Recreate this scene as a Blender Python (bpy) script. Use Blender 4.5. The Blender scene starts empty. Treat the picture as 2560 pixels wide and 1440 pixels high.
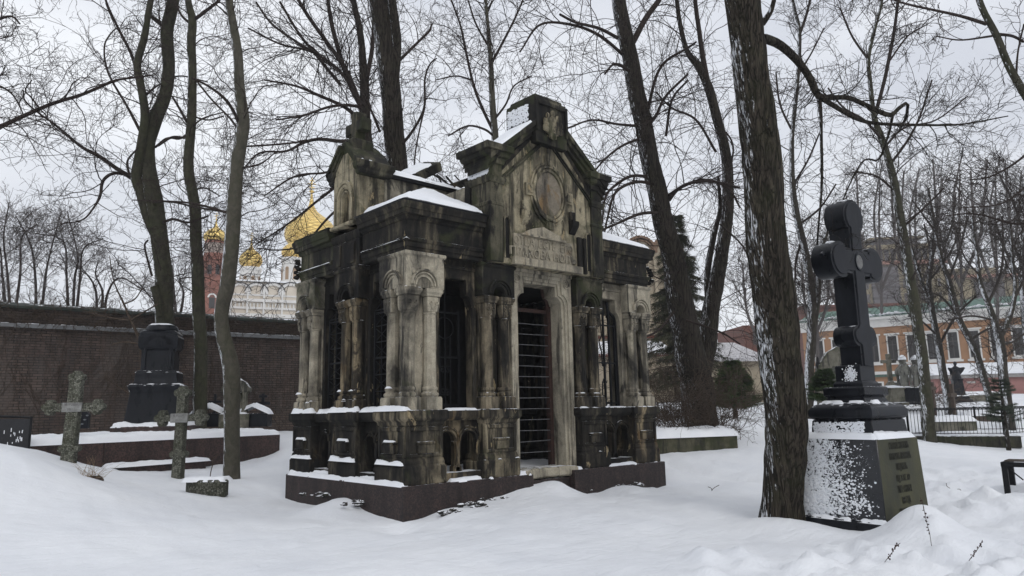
import bpy, math, random
import numpy as np
from mathutils import Vector, Matrix
PI = math.pi
R = math.radians
SC = bpy.context.scene
COL = SC.collection
random.seed(7)

# ------------------------------------------------------------------ camera
FPX = 1830.18
YAW, PITCH, ROLL = 0.73357, 0.16690, -0.01979
CAM = np.array([-6.1039, -9.2111, 1.0520])
_f0 = np.array([math.sin(YAW), math.cos(YAW), 0]); _r0 = np.array([math.cos(YAW), -math.sin(YAW), 0]); _u0 = np.array([0, 0, 1.])
FW = _f0*math.cos(PITCH) + _u0*math.sin(PITCH)
_u1 = -_f0*math.sin(PITCH) + _u0*math.cos(PITCH)
RT = _r0*math.cos(ROLL) + _u1*math.sin(ROLL)
UP = -_r0*math.sin(ROLL) + _u1*math.cos(ROLL)

def at(px, py, depth):
    """world point seen at photo pixel (2560 x 1440) at a depth in metres"""
    return CAM + depth*(FW + RT*(px - 1280)/FPX + UP*(720 - py)/FPX)

cam_data = bpy.data.cameras.new('camera'); cam = bpy.data.objects.new('camera', cam_data); COL.objects.link(cam)
cam_data.sensor_fit = 'HORIZONTAL'; cam_data.sensor_width = 36.0; cam_data.lens = 36.0*FPX/2560
cam_data.clip_start = 0.1; cam_data.clip_end = 3000
M = Matrix(((RT[0], UP[0], -FW[0], CAM[0]), (RT[1], UP[1], -FW[1], CAM[1]), (RT[2], UP[2], -FW[2], CAM[2]), (0, 0, 0, 1)))
cam.matrix_world = M
SC.camera = cam

# ------------------------------------------------------------------ world, sun
SUN_AZ, SUN_EL = R(198), R(38)
w = bpy.data.worlds.new('World'); SC.world = w; w.use_nodes = True
nt = w.node_tree; nt.nodes.clear()
def wn(t, **kw):
    n = nt.nodes.new(t)
    for k, v in kw.items(): setattr(n, k, v)
    return n
sky = wn('ShaderNodeTexSky', sky_type='NISHITA', sun_disc=False, sun_elevation=SUN_EL, sun_rotation=SUN_AZ)
sky.air_density = 1.0; sky.dust_density = 2.0
tc = wn('ShaderNodeTexCoord')
mp = wn('ShaderNodeMapping'); mp.inputs['Scale'].default_value = (1, 1, 2.6); mp.inputs['Location'].default_value = (0.35, 1.2, 0.1)
nz = wn('ShaderNodeTexNoise'); nz.inputs['Scale'].default_value = 2.1; nz.inputs['Detail'].default_value = 5; nz.inputs['Roughness'].default_value = 0.5; nz.inputs['Distortion'].default_value = 0.4
rp = wn('ShaderNodeValToRGB')
rp.color_ramp.elements[0].position = 0.36; rp.color_ramp.elements[0].color = (0.60, 0.625, 0.685, 1)
rp.color_ramp.elements[1].position = 0.66; rp.color_ramp.elements[1].color = (0.86, 0.88, 0.915, 1)
vm = wn('ShaderNodeVectorMath', operation='SCALE'); vm.inputs['Scale'].default_value = 9.6
mx = wn('ShaderNodeMix', data_type='RGBA'); mx.inputs['Factor'].default_value = 0.93
bg = wn('ShaderNodeBackground'); bg.inputs['Strength'].default_value = 0.1
wo = wn('ShaderNodeOutputWorld')
L = nt.links.new
L(tc.outputs['Generated'], mp.inputs['Vector']); L(mp.outputs[0], nz.inputs['Vector']); L(nz.outputs['Fac'], rp.inputs['Fac'])
L(rp.outputs['Color'], vm.inputs[0]); L(sky.outputs[0], mx.inputs['A']); L(vm.outputs[0], mx.inputs['B'])
L(mx.outputs['Result'], bg.inputs['Color']); L(bg.outputs[0], wo.inputs['Surface'])

sd = bpy.data.lights.new('sun', 'SUN'); so = bpy.data.objects.new('sun', sd); COL.objects.link(so)
sd.energy = 0.55; sd.angle = R(25); sd.color = (1, 0.97, 0.93)
sdir = Vector((math.sin(SUN_AZ)*math.cos(SUN_EL), math.cos(SUN_AZ)*math.cos(SUN_EL), math.sin(SUN_EL)))
so.rotation_euler = (-sdir).to_track_quat('-Z', 'Y').to_euler(); so.location = (0, 0, 40)

SC.view_settings.view_transform = 'Standard'; SC.view_settings.look = 'None'
SC.view_settings.exposure = 0.42; SC.view_settings.gamma = 1.0
SC.render.engine = 'CYCLES'
try:
    SC.cycles.max_bounces = 6; SC.cycles.diffuse_bounces = 3; SC.cycles.glossy_bounces = 2; SC.cycles.transparent_max_bounces = 4
except Exception: pass

# ------------------------------------------------------------------ materials
class NT:
    def __init__(s, name):
        s.m = bpy.data.materials.new(name); s.m.use_nodes = True; s.t = s.m.node_tree; s.t.nodes.clear()
        s.out = s.n('ShaderNodeOutputMaterial'); s.b = s.n('ShaderNodeBsdfPrincipled')
        s.l(s.b.outputs[0], s.out.inputs['Surface']); s.tc = s.n('ShaderNodeTexCoord')
    def n(s, t, **kw):
        n = s.t.nodes.new(t)
        for k, v in kw.items(): setattr(n, k, v)
        return n
    def l(s, a, b): s.t.links.new(a, b)
    def put(s, inp, v):
        if isinstance(v, (int, float)): inp.default_value = v
        elif isinstance(v, (tuple, list)):
            if inp.type == 'RGBA': inp.default_value = tuple(v) + ((1,) if len(v) == 3 else ())
            else: inp.default_value = v
        else: s.l(v, inp)
    def co(s, scale=(1, 1, 1), loc=(0, 0, 0), rot=(0, 0, 0), src='Object'):
        m = s.n('ShaderNodeMapping'); m.inputs['Scale'].default_value = scale; m.inputs['Location'].default_value = loc; m.inputs['Rotation'].default_value = rot
        s.l(s.tc.outputs[src], m.inputs['Vector']); return m.outputs[0]
    def noise(s, vec, scale, detail=4, rough=.55, dist=0):
        n = s.n('ShaderNodeTexNoise'); s.l(vec, n.inputs['Vector'])
        n.inputs['Scale'].default_value = scale; n.inputs['Detail'].default_value = detail; n.inputs['Roughness'].default_value = rough; n.inputs['Distortion'].default_value = dist
        return n.outputs['Fac']
    def ramp(s, fac, a, b, ca=(0, 0, 0), cb=(1, 1, 1)):
        r = s.n('ShaderNodeValToRGB'); e = r.color_ramp.elements
        e[0].position = max(0, min(1, a)); e[1].position = max(0, min(1, b)); e[0].color = tuple(ca) + (1,); e[1].color = tuple(cb) + (1,)
        s.l(fac, r.inputs['Fac']); return r.outputs['Color']
    def mix(s, f, a, b, blend='MIX'):
        m = s.n('ShaderNodeMix', data_type='RGBA', blend_type=blend)
        s.put(m.inputs['Factor'], f); s.put(m.inputs['A'], a); s.put(m.inputs['B'], b); return m.outputs['Result']
    def math(s, op, a, b=0.0, c=None):
        m = s.n('ShaderNodeMath', operation=op); s.put(m.inputs[0], a); s.put(m.inputs[1], b)
        if c is not None: s.put(m.inputs[2], c)
        return m.outputs[0]
    def nrm(s):
        g = s.n('ShaderNodeNewGeometry'); x = s.n('ShaderNodeSeparateXYZ'); s.l(g.outputs['Normal'], x.inputs[0]); return x.outputs
    def bump(s, h, strength=.3, dist=.02):
        b = s.n('ShaderNodeBump'); b.inputs['Strength'].default_value = strength; b.inputs['Distance'].default_value = dist
        s.l(h, b.inputs['Height']); s.l(b.outputs[0], s.b.inputs['Normal'])
    def fin(s, color, rough=.8, metal=0, spec=None):
        s.put(s.b.inputs['Base Color'], color); s.put(s.b.inputs['Roughness'], rough); s.put(s.b.inputs['Metallic'], metal)
        if spec is not None: s.b.inputs['Specular IOR Level'].default_value = spec
        return s.m

SNOWC = (0.80, 0.82, 0.85)
def snow_top(t, col, amount, scale=9, zmin=.55):
    """real snow lying on faces that look up, broken by noise"""
    if amount <= 0: return col
    z = t.nrm()[2]
    n = t.noise(t.co(), scale, 4, .6)
    k = t.math('ADD', z, t.math('MULTIPLY', t.math('SUBTRACT', n, 1 - amount), 1.2))
    f = t.ramp(k, zmin + .25, zmin + .35)
    return t.mix(f, col, SNOWC)

from statistics import NormalDist
_ND = NormalDist()
def cov(c, sd=.10): return .5 + sd*_ND.inv_cdf(1 - min(.995, max(.005, c)))
def stone(name, base=(.30, .25, .17), soot=.5, moss=.2, patch=.2, ochre=0., snow=.5, shade=.02, seed=0):
    t = NT(name)
    sd = (seed*3.1, seed*1.7, seed*.9)
    iso = t.co((1, 1, 1), sd)
    nA = t.noise(t.co((1, 1, .40), sd), 1.7, 8, .6, .8)      # broad smoke stains
    nB = t.noise(t.co((1, 1, .09), sd), 7.5, 5, .55, .2)     # runs of dirty water
    nC = t.noise(t.co((1, 1, .30), sd), 3.4, 9, .64, .7)    # flaking black crust, sharp edged
    nD = t.noise(iso, 8, 7, .65); nE = t.noise(iso, 50, 4, .6); nF = t.noise(t.co((1, 1, .34), sd), 4.2, 9, .66, .6); nG = t.noise(t.co((1, 1, .6), sd), 2.2, 6, .6, .6)
    c = t.mix(t.ramp(nD, .33, .68), tuple(v*.74 for v in base), tuple(v*1.12 for v in base))
    if ochre: p = cov(ochre*.8); c = t.mix(t.math('MULTIPLY', t.ramp(nG, p - .05, p + .05), .8), c, (.20, .115, .04))
    dk = t.mix(t.ramp(nD, .35, .7), (shade*.5, shade*.5, shade*.52), (shade*1.9, shade*1.75, shade*1.45))
    p = cov(soot*.9); c = t.mix(t.math('MULTIPLY', t.ramp(nA, p - .10, p + .10), .93), c, dk)
    p = cov(soot*.55, .085); c = t.mix(t.math('MULTIPLY', t.ramp(nB, p - .04, p + .05), .8), c, dk)
    p = cov(soot*.36); c = t.mix(t.math('MULTIPLY', t.ramp(nC, p - .03, p + .03), .85), c, tuple(shade*v for v in (.62, .60, .60)))
    if moss: p = cov(moss*.7); c = t.mix(t.math('MULTIPLY', t.ramp(t.noise(iso, 2.1, 7, .6, .4), p - .06, p + .06), .72), c, (.036, .041, .017))
    if patch: p = cov(patch*.30); c = t.mix(t.math('MULTIPLY', t.ramp(nF, p - .012, p + .012), .85), c, t.mix(nD, (.23, .175, .095), (.42, .34, .21)))
    c = t.mix(t.math('MULTIPLY', t.ramp(nE, .35, .6), .22), c, (.01, .01, .01))
    c = snow_top(t, c, snow, 7)
    p = cov(max(.1, patch)*.30)
    t.bump(t.math('ADD', t.math('MULTIPLY', nE, .3), t.math('ADD', t.math('MULTIPLY', nD, .4), t.math('MULTIPLY', t.ramp(nF, p - .02, p + .01), -.5))), .5, .03)
    return t.fin(c, .88, spec=.22)

M_STONE = {
 'light': stone('sandstone_pale', (.41, .37, .285), .26, .0, .0, .0, .35, .026, 1),
 'corner': stone('sandstone_grey_stained', (.38, .34, .26), .44, .04, .06, .0, .4, .022, 2),
 'sooty': stone('sandstone_burnt', (.27, .225, .155), .80, .05, .26, .06, .45, .009, 3),
 'ped': stone('sandstone_pedestal_stained', (.29, .245, .165), .70, .14, .30, .10, .45, .010, 22),
 'ochre': stone('sandstone_ochre_burnt', (.27, .215, .135), .72, .04, .30, .22, .45, .010, 4),
 'green': stone('sandstone_mossy', (.15, .137, .092), .84, .40, .10, .0, .35, .010, 5),
 'gable': stone('sandstone_gable_weathered', (.36, .315, .215), .48, .26, .42, .0, .35, .012, 6),
 'cornice': stone('sandstone_cornice_black', (.20, .17, .115), .92, .12, .14, .06, .5, .009, 7),
 'attic': stone('sandstone_attic_plaster', (.33, .30, .23), .42, .12, .10, .0, .35, .024, 8),
 'black': stone('sandstone_charred', (.13, .11, .078), .92, .03, .16, .05, .4, .006, 9),
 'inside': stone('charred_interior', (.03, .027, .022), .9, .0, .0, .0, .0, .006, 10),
}

def m_snow(name='snow', fine=True):
    t = NT(name)
    a = t.noise(t.co(), 1.3, 5, .55); b = t.noise(t.co(), 16, 6, .65); c = t.noise(t.co(), 110, 3, .6)
    col = t.mix(t.ramp(a, .35, .68), (.765, .785, .82), (.835, .85, .87))
    t.bump(t.math('ADD', t.math('MULTIPLY', b, .8), t.math('MULTIPLY', c, .25)), .35, .03)
    t.b.inputs['Subsurface Weight'].default_value = 0.0
    return t.fin(col, .7, spec=.2)
M_SNOW = m_snow()

def m_ground():
    t = NT('snow_ground')
    a = t.noise(t.co(), .7, 6, .6); b = t.noise(t.co((1, 1, 1)), 6, 7, .62); c = t.noise(t.co(), 90, 4, .65)
    drift = t.noise(t.co((.9, 3.2, 1), rot=(0, 0, .5)), 2.0, 5, .6, .6)
    col = t.mix(t.ramp(a, .3, .72), (.72, .74, .775), (.815, .83, .85))
    sp = t.noise(t.co(), 34, 2, .5)
    col = t.mix(t.ramp(sp, .765, .79), col, (.30, .27, .24))
    t.bump(t.math('ADD', t.math('ADD', t.math('MULTIPLY', b, .55), t.math('MULTIPLY', drift, 1.0)), t.math('MULTIPLY', c, .12)), .45, .06)
    return t.fin(col, .75, spec=.2)
M_GROUND = m_ground()

def granite(name, a, b, rough=.5, scale=60, snow=.35, streak=True):
    t = NT(name)
    v = t.n('ShaderNodeTexVoronoi'); v.inputs['Scale'].default_value = scale; t.l(t.co(), v.inputs['Vector'])
    x = t.n('ShaderNodeSeparateColor'); t.l(v.outputs['Color'], x.inputs[0])
    c = t.mix(t.ramp(x.outputs[0], .2, .95), a, b)
    st = t.noise(t.co((1, 1, .2)), 3.5, 7, .65)
    c = t.mix(t.math('MULTIPLY', t.ramp(st, .42, .68), .75), c, tuple(v*.28 for v in a))
    c = snow_top(t, c, snow, 12)
    t.bump(t.noise(t.co(), 30, 5, .6), .2, .01)
    return t.fin(c, rough, spec=.4)
M_GRAN = granite('granite_red_brown', (.014, .010, .0095), (.050, .030, .026), .7, 55, .3)
M_GRAN2 = granite('granite_red_kerb', (.026, .016, .014), (.078, .043, .036), .65, 38, .3)

def black_granite(name, rough=.22, snow=.35, col=(.0075, .0085, .011), haze=.0):
    t = NT(name)
    n = t.noise(t.co((1, 1, .4)), 5, 6, .6); f = t.noise(t.co(), 120, 2, .5)
    c = t.mix(t.ramp(n, .45, .75), col, tuple(v*2.2 + haze for v in col))
    c = t.mix(t.ramp(f, .68, .74), c, (.04, .042, .045))
    c = snow_top(t, c, snow, 14)
    return t.fin(c, t.ramp(n, .3, .8, (rough,)*3, (rough + .25,)*3), spec=.16)
M_BLACK = black_granite('black_polished_granite')
M_BLACKM = black_granite('black_granite_dull', .42, .3, (.012, .013, .016), .008)

def m_bark(name, a, b, ridge=16, moss=.3, snow_dir=None, snow_amt=.0, top=.0, zs=.12, bump=.8, gash=True):
    t = NT(name)
    st = t.co((1, 1, zs)); iso = t.co()
    n1 = t.noise(st, ridge, 6, .65, .6); n2 = t.noise(iso, 3, 5, .6)
    def fur(sc, off):
        n_ = t.noise(t.co((1, 1, zs), (off, off, 0)), sc, 2, .5, .35)
        return t.ramp(t.math('ABSOLUTE', t.math('SUBTRACT', n_, .5)), .008, .075)
    if ridge > 10:
        fr = t.math('MULTIPLY', fur(ridge*.75, 0), t.math('ADD', .45, t.math('MULTIPLY', fur(ridge*1.7, 5), .55)))
        c = t.mix(t.math('MULTIPLY', fr, t.math('ADD', .45, t.math('MULTIPLY', n1, .9))), a, b)
        n1 = t.math('ADD', t.math('MULTIPLY', fr, .8), t.math('MULTIPLY', n1, .3))
    else:
        c = t.mix(t.ramp(n1, .33, .68), a, b)
    if moss: c = t.mix(t.math('MULTIPLY', t.ramp(n2, .45, .7), moss), c, (.045, .052, .022))
    if snow_amt != 0:
        nx = t.nrm(); d = snow_dir
        dot = t.math('ADD', t.math('MULTIPLY', nx[0], d[0]), t.math('MULTIPLY', nx[1], d[1]))
        big = t.noise(t.co((1, 1, .35)), 3.0, 5, .6); fine = t.noise(t.co((1, 1, .16)), 30, 7, .72)
        k = t.math('ADD', dot, t.math('ADD', t.math('MULTIPLY', t.math('SUBTRACT', big, .5), 1.0), t.math('MULTIPLY', t.math('SUBTRACT', fine, .5), 2.1)))
        f = t.ramp(t.math('MULTIPLY', k, .5), .5 - snow_amt*.30, .5 - snow_amt*.30 + .085)
        f = t.math('MULTIPLY', f, t.ramp(dot, .45, .72))
        if ridge > 10: f = t.math('MULTIPLY', f, t.ramp(t.math('ADD', fr, t.math('MULTIPLY', dot, .35)), .38, .62))
        c = t.mix(f, c, SNOWC)
    if top > 0:
        c = snow_top(t, c, top, 6, .35)
    t.bump(n1, bump, .03)
    return t.fin(c, .92, spec=.15)
WIND = (-.995, .1)
_d = -RT*.93 - FW*.36; WINDV = (float(_d[0]), float(_d[1]))
M_BARK_FG = m_bark('bark_furrowed_dark', (.010, .0085, .0065), (.060, .050, .038), 21, .25, WINDV, -.08, 0, .055, .9)
M_BARK = m_bark('bark_dark', (.009, .0075, .006), (.048, .040, .032), 18, .15, WINDV, -.02, 0, .08, .8)
M_BARK_SM = m_bark('bark_smooth_grey', (.050, .046, .036), (.098, .090, .070), 9, .3, WINDV, .12, 0, .6, .35)
M_BARK_GR = m_bark('bark_olive', (.026, .025, .018), (.064, .060, .042), 9, .5, WINDV, .02, 0, .5, .4)
M_BARK_SN = m_bark('bark_snowy_far', (.020, .017, .014), (.06, .052, .043), 10, .2, WINDV, .25, .4, .3, .5)
M_TWIG = m_bark('twig_dark', (.020, .015, .013), (.050, .038, .033), 20, 0, None, 0, 0, 1, .2)
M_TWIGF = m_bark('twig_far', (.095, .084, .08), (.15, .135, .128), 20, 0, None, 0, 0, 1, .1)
M_TWIGB = m_bark('twig_brown', (.045, .032, .024), (.095, .072, .054), 20, 0, None, 0, 0, 1, .1)
M_TWIGS = m_bark('twig_snowy', (.030, .025, .022), (.065, .055, .048), 20, 0, None, 0, .22, 1, .1)

def plain(name, col, rough=.7, metal=0, var=.25, scale=6, snow=0, bump=.15, spec=None):
    t = NT(name)
    n = t.noise(t.co(), scale, 6, .6)
    c = t.mix(t.ramp(n, .3, .72), tuple(v*(1 - var) for v in col), tuple(min(1, v*(1 + var)) for v in col))
    if snow: c = snow_top(t, c, snow, 8)
    if bump: t.bump(t.noise(t.co(), scale*6, 4, .6), bump, .01)
    return t.fin(c, rough, metal, spec)
M_IRON = plain('black_iron', (.009, .0095, .011), .6, .2, .4, 20, .15, .15, .2)
M_RUST = plain('rusty_iron', (.032, .014, .010), .8, .2, .5, 14, 0)
M_RIMEBAR = plain('frosted_iron_bar', (.10, .10, .105), .7, .1, .5, 18, .3)
M_TEXTSTONE = plain('carved_letter_stone', (.20, .17, .12), .9, 0, .3, 12)
M_GREYSTONE = stone('grey_limestone', (.25, .25, .22), .22, .3, .05, 0, .6, .05, 12)
M_MEMST = stone('limestone_old_memorial', (.20, .19, .15), .3, .4, .05, 0, .6, .04, 13)
# ------------------------------------------------------------------ objects & mesh helpers
def thing(name, label, cat, loc=(0, 0, 0), rotz=0, group=None):
    o = bpy.data.objects.new(name, None); COL.objects.link(o)
    o.empty_display_size = .3
    o.location = tuple(float(v) for v in loc); o.rotation_euler = (0, 0, rotz)
    o['label'] = label; o['category'] = cat
    if group: o['group'] = group
    return o
def tag(o, label, cat, group=None, kind=None):
    if label: o['label'] = label
    if cat: o['category'] = cat
    if group: o['group'] = group
    if kind: o['kind'] = kind
    return o
def copy_tree(o, parent=None):
    c = o.copy(); COL.objects.link(c)
    if parent is not None: c.parent = parent
    for ch in list(o.children): copy_tree(ch, c)
    return c

def link_mesh(name, me, mat, parent=None, bevel=0):
    o = bpy.data.objects.new(name, me); COL.objects.link(o)
    if mat: me.materials.append(mat)
    if parent is not None: o.parent = parent
    if bevel:
        b = o.modifiers.new('bevel', 'BEVEL'); b.width = bevel; b.segments = 1; b.limit_method = 'ANGLE'; b.angle_limit = R(38)
    return o

class MB:
    """mesh builder; T maps local (u, t, z) to object space"""
    def __init__(s, T=None): s.v = []; s.f = []; s.T = T
    def add(s, vs, fs):
        b = len(s.v)
        s.v += [tuple(s.T(*p)) if s.T else tuple(p) for p in vs]; s.f += [tuple(b + i for i in f) for f in fs]; return s
    def box(s, x0, x1, y0, y1, z0, z1):
        return s.add([(x0, y0, z0), (x1, y0, z0), (x1, y1, z0), (x0, y1, z0), (x0, y0, z1), (x1, y0, z1), (x1, y1, z1), (x0, y1, z1)],
                     [(0, 3, 2, 1), (4, 5, 6, 7), (0, 1, 5, 4), (1, 2, 6, 5), (2, 3, 7, 6), (3, 0, 4, 7)])
    def loft(s, x0, x1, y0, y1, prof):
        """stack of rectangles: prof = [(offset outwards, z)]"""
        vs = []; fs = []
        for o, z in prof: vs += [(x0 - o, y0 - o, z), (x1 + o, y0 - o, z), (x1 + o, y1 + o, z), (x0 - o, y1 + o, z)]
        n = len(prof)
        for i in range(n - 1):
            for k in range(4): a = i*4 + k; b = i*4 + (k + 1) % 4; fs.append((a, b, b + 4, a + 4))
        fs += [(3, 2, 1, 0), tuple(4*(n - 1) + k for k in range(4))]
        return s.add(vs, fs)
    def prism(s, pts, t0, t1, plane='uz'):
        """polygon extruded: 'uz' along t, 'uv' along z, 'tz' along u"""
        n = len(pts)
        m = {'uz': lambda p, t: (p[0], t, p[1]), 'uv': lambda p, t: (p[0], p[1], t), 'tz': lambda p, t: (t, p[0], p[1])}[plane]
        vs = [m(p, t0) for p in pts] + [m(p, t1) for p in pts]
        fs = [tuple(range(n)), tuple(range(2*n - 1, n - 1, -1))] + [(i, (i + 1) % n, (i + 1) % n + n, i + n) for i in range(n)]
        return s.add(vs, fs)
    def lathe(s, prof, cx=0, cy=0, seg=20, cap=True):
        vs = []; fs = []
        for r, z in prof:
            for k in range(seg): a = 2*PI*k/seg; vs.append((cx + r*math.cos(a), cy + r*math.sin(a), z))
        n = len(prof)
        for i in range(n - 1):
            for k in range(seg): a = i*seg + k; b = i*seg + (k + 1) % seg; fs.append((a, b, b + seg, a + seg))
        if cap: fs += [tuple(range(seg - 1, -1, -1)), tuple((n - 1)*seg + k for k in range(seg))]
        return s.add(vs, fs)
    def tube(s, pts, r, sides=6, closed=False):
        pts = [Vector(p) for p in pts]; n = len(pts); vs = []; fs = []
        for i, p in enumerate(pts):
            if closed: d = pts[(i + 1) % n] - pts[i - 1]
            else: d = pts[min(i + 1, n - 1)] - pts[max(i - 1, 0)]
            d.normalize(); ref = Vector((.31, .17, .94)) if abs(d.z) < .9 else Vector((.94, .31, .1))
            u = d.cross(ref).normalized(); v = d.cross(u)
            rr = r[i] if isinstance(r, (list, tuple)) else r
            for k in range(sides): a = 2*PI*(k + .5)/sides; vs.append(tuple(p + u*math.cos(a)*rr + v*math.sin(a)*rr))
        m = n if closed else n - 1
        for i in range(m):
            j = (i + 1) % n
            for k in range(sides): k2 = (k + 1) % sides; fs.append((i*sides + k, i*sides + k2, j*sides + k2, j*sides + k))
        if not closed: fs += [tuple(range(sides - 1, -1, -1)), tuple((n - 1)*sides + k for k in range(sides))]
        return s.add(vs, fs)
    def ring(s, uc, zc, ri, ro, t0, t1, a0=0, a1=PI, seg=18, rz=1.0):
        """arch ring (annulus sector) in the u-z plane, extruded t0..t1"""
        vs = []; fs = []; full = abs(a1 - a0 - 2*PI) < 1e-6; n = seg if full else seg + 1
        for i in range(n):
            a = a0 + (a1 - a0)*i/seg; c, q = math.cos(a), math.sin(a)
            for r, t in ((ri, t0), (ro, t0), (ro, t1), (ri, t1)): vs.append((uc + r*c, t, zc + r*q*rz))
        for i in range(n if full else n - 1):
            j = (i + 1) % n
            for k in range(4): k2 = (k + 1) % 4; fs.append((i*4 + k, i*4 + k2, j*4 + k2, j*4 + k))
        if not full: fs += [(0, 1, 2, 3), tuple(4*(n - 1) + k for k in (3, 2, 1, 0))]
        return s.add(vs, fs)
    def disc(s, uc, zc, r, t0, t1, seg=20, rz=1.0):
        return s.prism([(uc + r*math.cos(2*PI*i/seg), zc + r*rz*math.sin(2*PI*i/seg)) for i in range(seg)], t0, t1)
    def panel(s, u0, u1, z0, z1, t0, t1, low, n=48):
        """wall u0..u1 whose underside follows low(u) (z0 where solid to the bottom); closed slab t0..t1"""
        us = [u0 + (u1 - u0)*i/n for i in range(n + 1)]
        for i in range(n):
            a, b = us[i], us[i + 1]; m = (a + b)/2; e = 1e-4
            la, lb = low(a + e), low(b - e)
            s.add([(a, t0, la), (b, t0, lb), (b, t0, z1), (a, t0, z1), (a, t1, la), (b, t1, lb), (b, t1, z1), (a, t1, z1)],
                  [(0, 1, 2, 3), (7, 6, 5, 4), (0, 4, 5, 1), (3, 2, 6, 7)] + ([(0, 3, 7, 4)] if i == 0 or abs(low(a - e) - la) > .02 else []) + ([(1, 5, 6, 2)] if i == n - 1 or abs(low(b + e) - lb) > .02 else []))
        return s
    def sweep(s, path, prof):
        """open horizontal path (x, y), profile (outward, z), mitred; outward is to the right of travel"""
        n = len(path); P = [Vector(p) for p in path]; offs = []
        for i in range(n):
            ns = []
            if i > 0: d = (P[i] - P[i-1]).normalized(); ns.append(Vector((d.y, -d.x)))
            if i < n - 1: d = (P[i+1] - P[i]).normalized(); ns.append(Vector((d.y, -d.x)))
            m = sum(ns, Vector((0, 0))); m = m.normalized() if m.length > 0 else ns[0]
            offs.append(m/max(.2, m.dot(ns[0])))
        k = len(prof); vs = []; fs = []
        for i in range(n):
            for o, z in prof: q = P[i] + offs[i]*o; vs.append((q.x, q.y, z))
        for i in range(n - 1):
            for j in range(k): j2 = (j + 1) % k; fs.append((i*k + j, i*k + j2, (i + 1)*k + j2, (i + 1)*k + j))
        fs += [tuple(range(k)), tuple((n - 1)*k + j for j in range(k - 1, -1, -1))]
        return s.add(vs, fs)
    def blob(s, c, r, seed=0, seg=10, rings=6, jit=.18, flat=1.0):
        rng = random.Random(seed); rx, ry, rz = (r, r, r) if isinstance(r, (int, float)) else r
        vs = [(c[0], c[1], c[2] - rz*flat)]; fs = []
        for i in range(1, rings):
            th = PI*i/rings - PI/2
            for k in range(seg):
                a = 2*PI*k/seg; q = 1 + rng.uniform(-jit, jit)
                vs.append((c[0] + rx*q*math.cos(th)*math.cos(a), c[1] + ry*q*math.cos(th)*math.sin(a), c[2] + rz*q*math.sin(th)*(flat if th < 0 else 1)))
        vs.append((c[0], c[1], c[2] + rz)); t = len(vs) - 1
        for k in range(seg): fs.append((0, 1 + (k + 1) % seg, 1 + k)); fs.append((t, t - seg + k, t - seg + (k + 1) % seg))
        for i in range(rings - 2):
            for k in range(seg): a = 1 + i*seg + k; b = 1 + i*seg + (k + 1) % seg; fs.append((a, b, b + seg, a + seg))
        return s.add(vs, fs)
    def build(s, name, mat, parent=None, bevel=0, smooth=35):
        me = bpy.data.meshes.new(name); me.from_pydata(s.v, [], s.f); me.validate()
        import bmesh
        bm = bmesh.new(); bm.from_mesh(me); bmesh.ops.recalc_face_normals(bm, faces=bm.faces); bm.to_mesh(me); bm.free()
        if smooth:
            me.shade_smooth(); me.set_sharp_from_angle(angle=R(smooth))
        o = link_mesh(name, me, mat, parent, bevel)
        if name in ('stuck_snow', 'tile_edge', 'frost_flake', 'dentils', 'seed_heads'): o['kind'] = 'stuff'
        return o

def np_mesh(name, V, Q, mat, parent=None, smooth=True, extra=None):
    """V (n,3), Q (m,4) arrays"""
    me = bpy.data.meshes.new(name); V = np.asarray(V, np.float32); Q = np.asarray(Q, np.int32)
    me.vertices.add(len(V)); me.vertices.foreach_set('co', V.ravel())
    k = Q.shape[1]
    me.loops.add(Q.size); me.loops.foreach_set('vertex_index', Q.ravel())
    me.polygons.add(len(Q)); me.polygons.foreach_set('loop_start', np.arange(0, Q.size, k, dtype=np.int32))
    me.update(calc_edges=True); me.validate()
    if smooth: me.polygons.foreach_set('use_smooth', np.ones(len(me.polygons), bool))
    o = link_mesh(name, me, mat, parent)
    if name in ('needles', 'branches', 'blades', 'stems'): o['kind'] = 'stuff'
    return o

def vnoise(x, y, seed=0):
    """cheap smooth value noise, arrays"""
    x = np.asarray(x, float); y = np.asarray(y, float)
    xi = np.floor(x).astype(np.int64); yi = np.floor(y).astype(np.int64); fx = x - xi; fy = y - yi
    def h(a, b):
        n = (a*374761393 + b*668265263 + seed*1442695041) & 0xffffffff
        n = ((n ^ (n >> 13))*1274126177) & 0xffffffff
        return ((n ^ (n >> 16)) & 0xffff)/65535.0
    sx = fx*fx*(3 - 2*fx); sy = fy*fy*(3 - 2*fy)
    return (h(xi, yi)*(1 - sx) + h(xi + 1, yi)*sx)*(1 - sy) + (h(xi, yi + 1)*(1 - sx) + h(xi + 1, yi + 1)*sx)*sy
def fbm(x, y, seed=0, oct=4):
    s = 0; a = .5
    for o in range(oct): s = s + a*vnoise(x*2**o, y*2**o, seed + o*17); a *= .5
    return s

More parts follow.
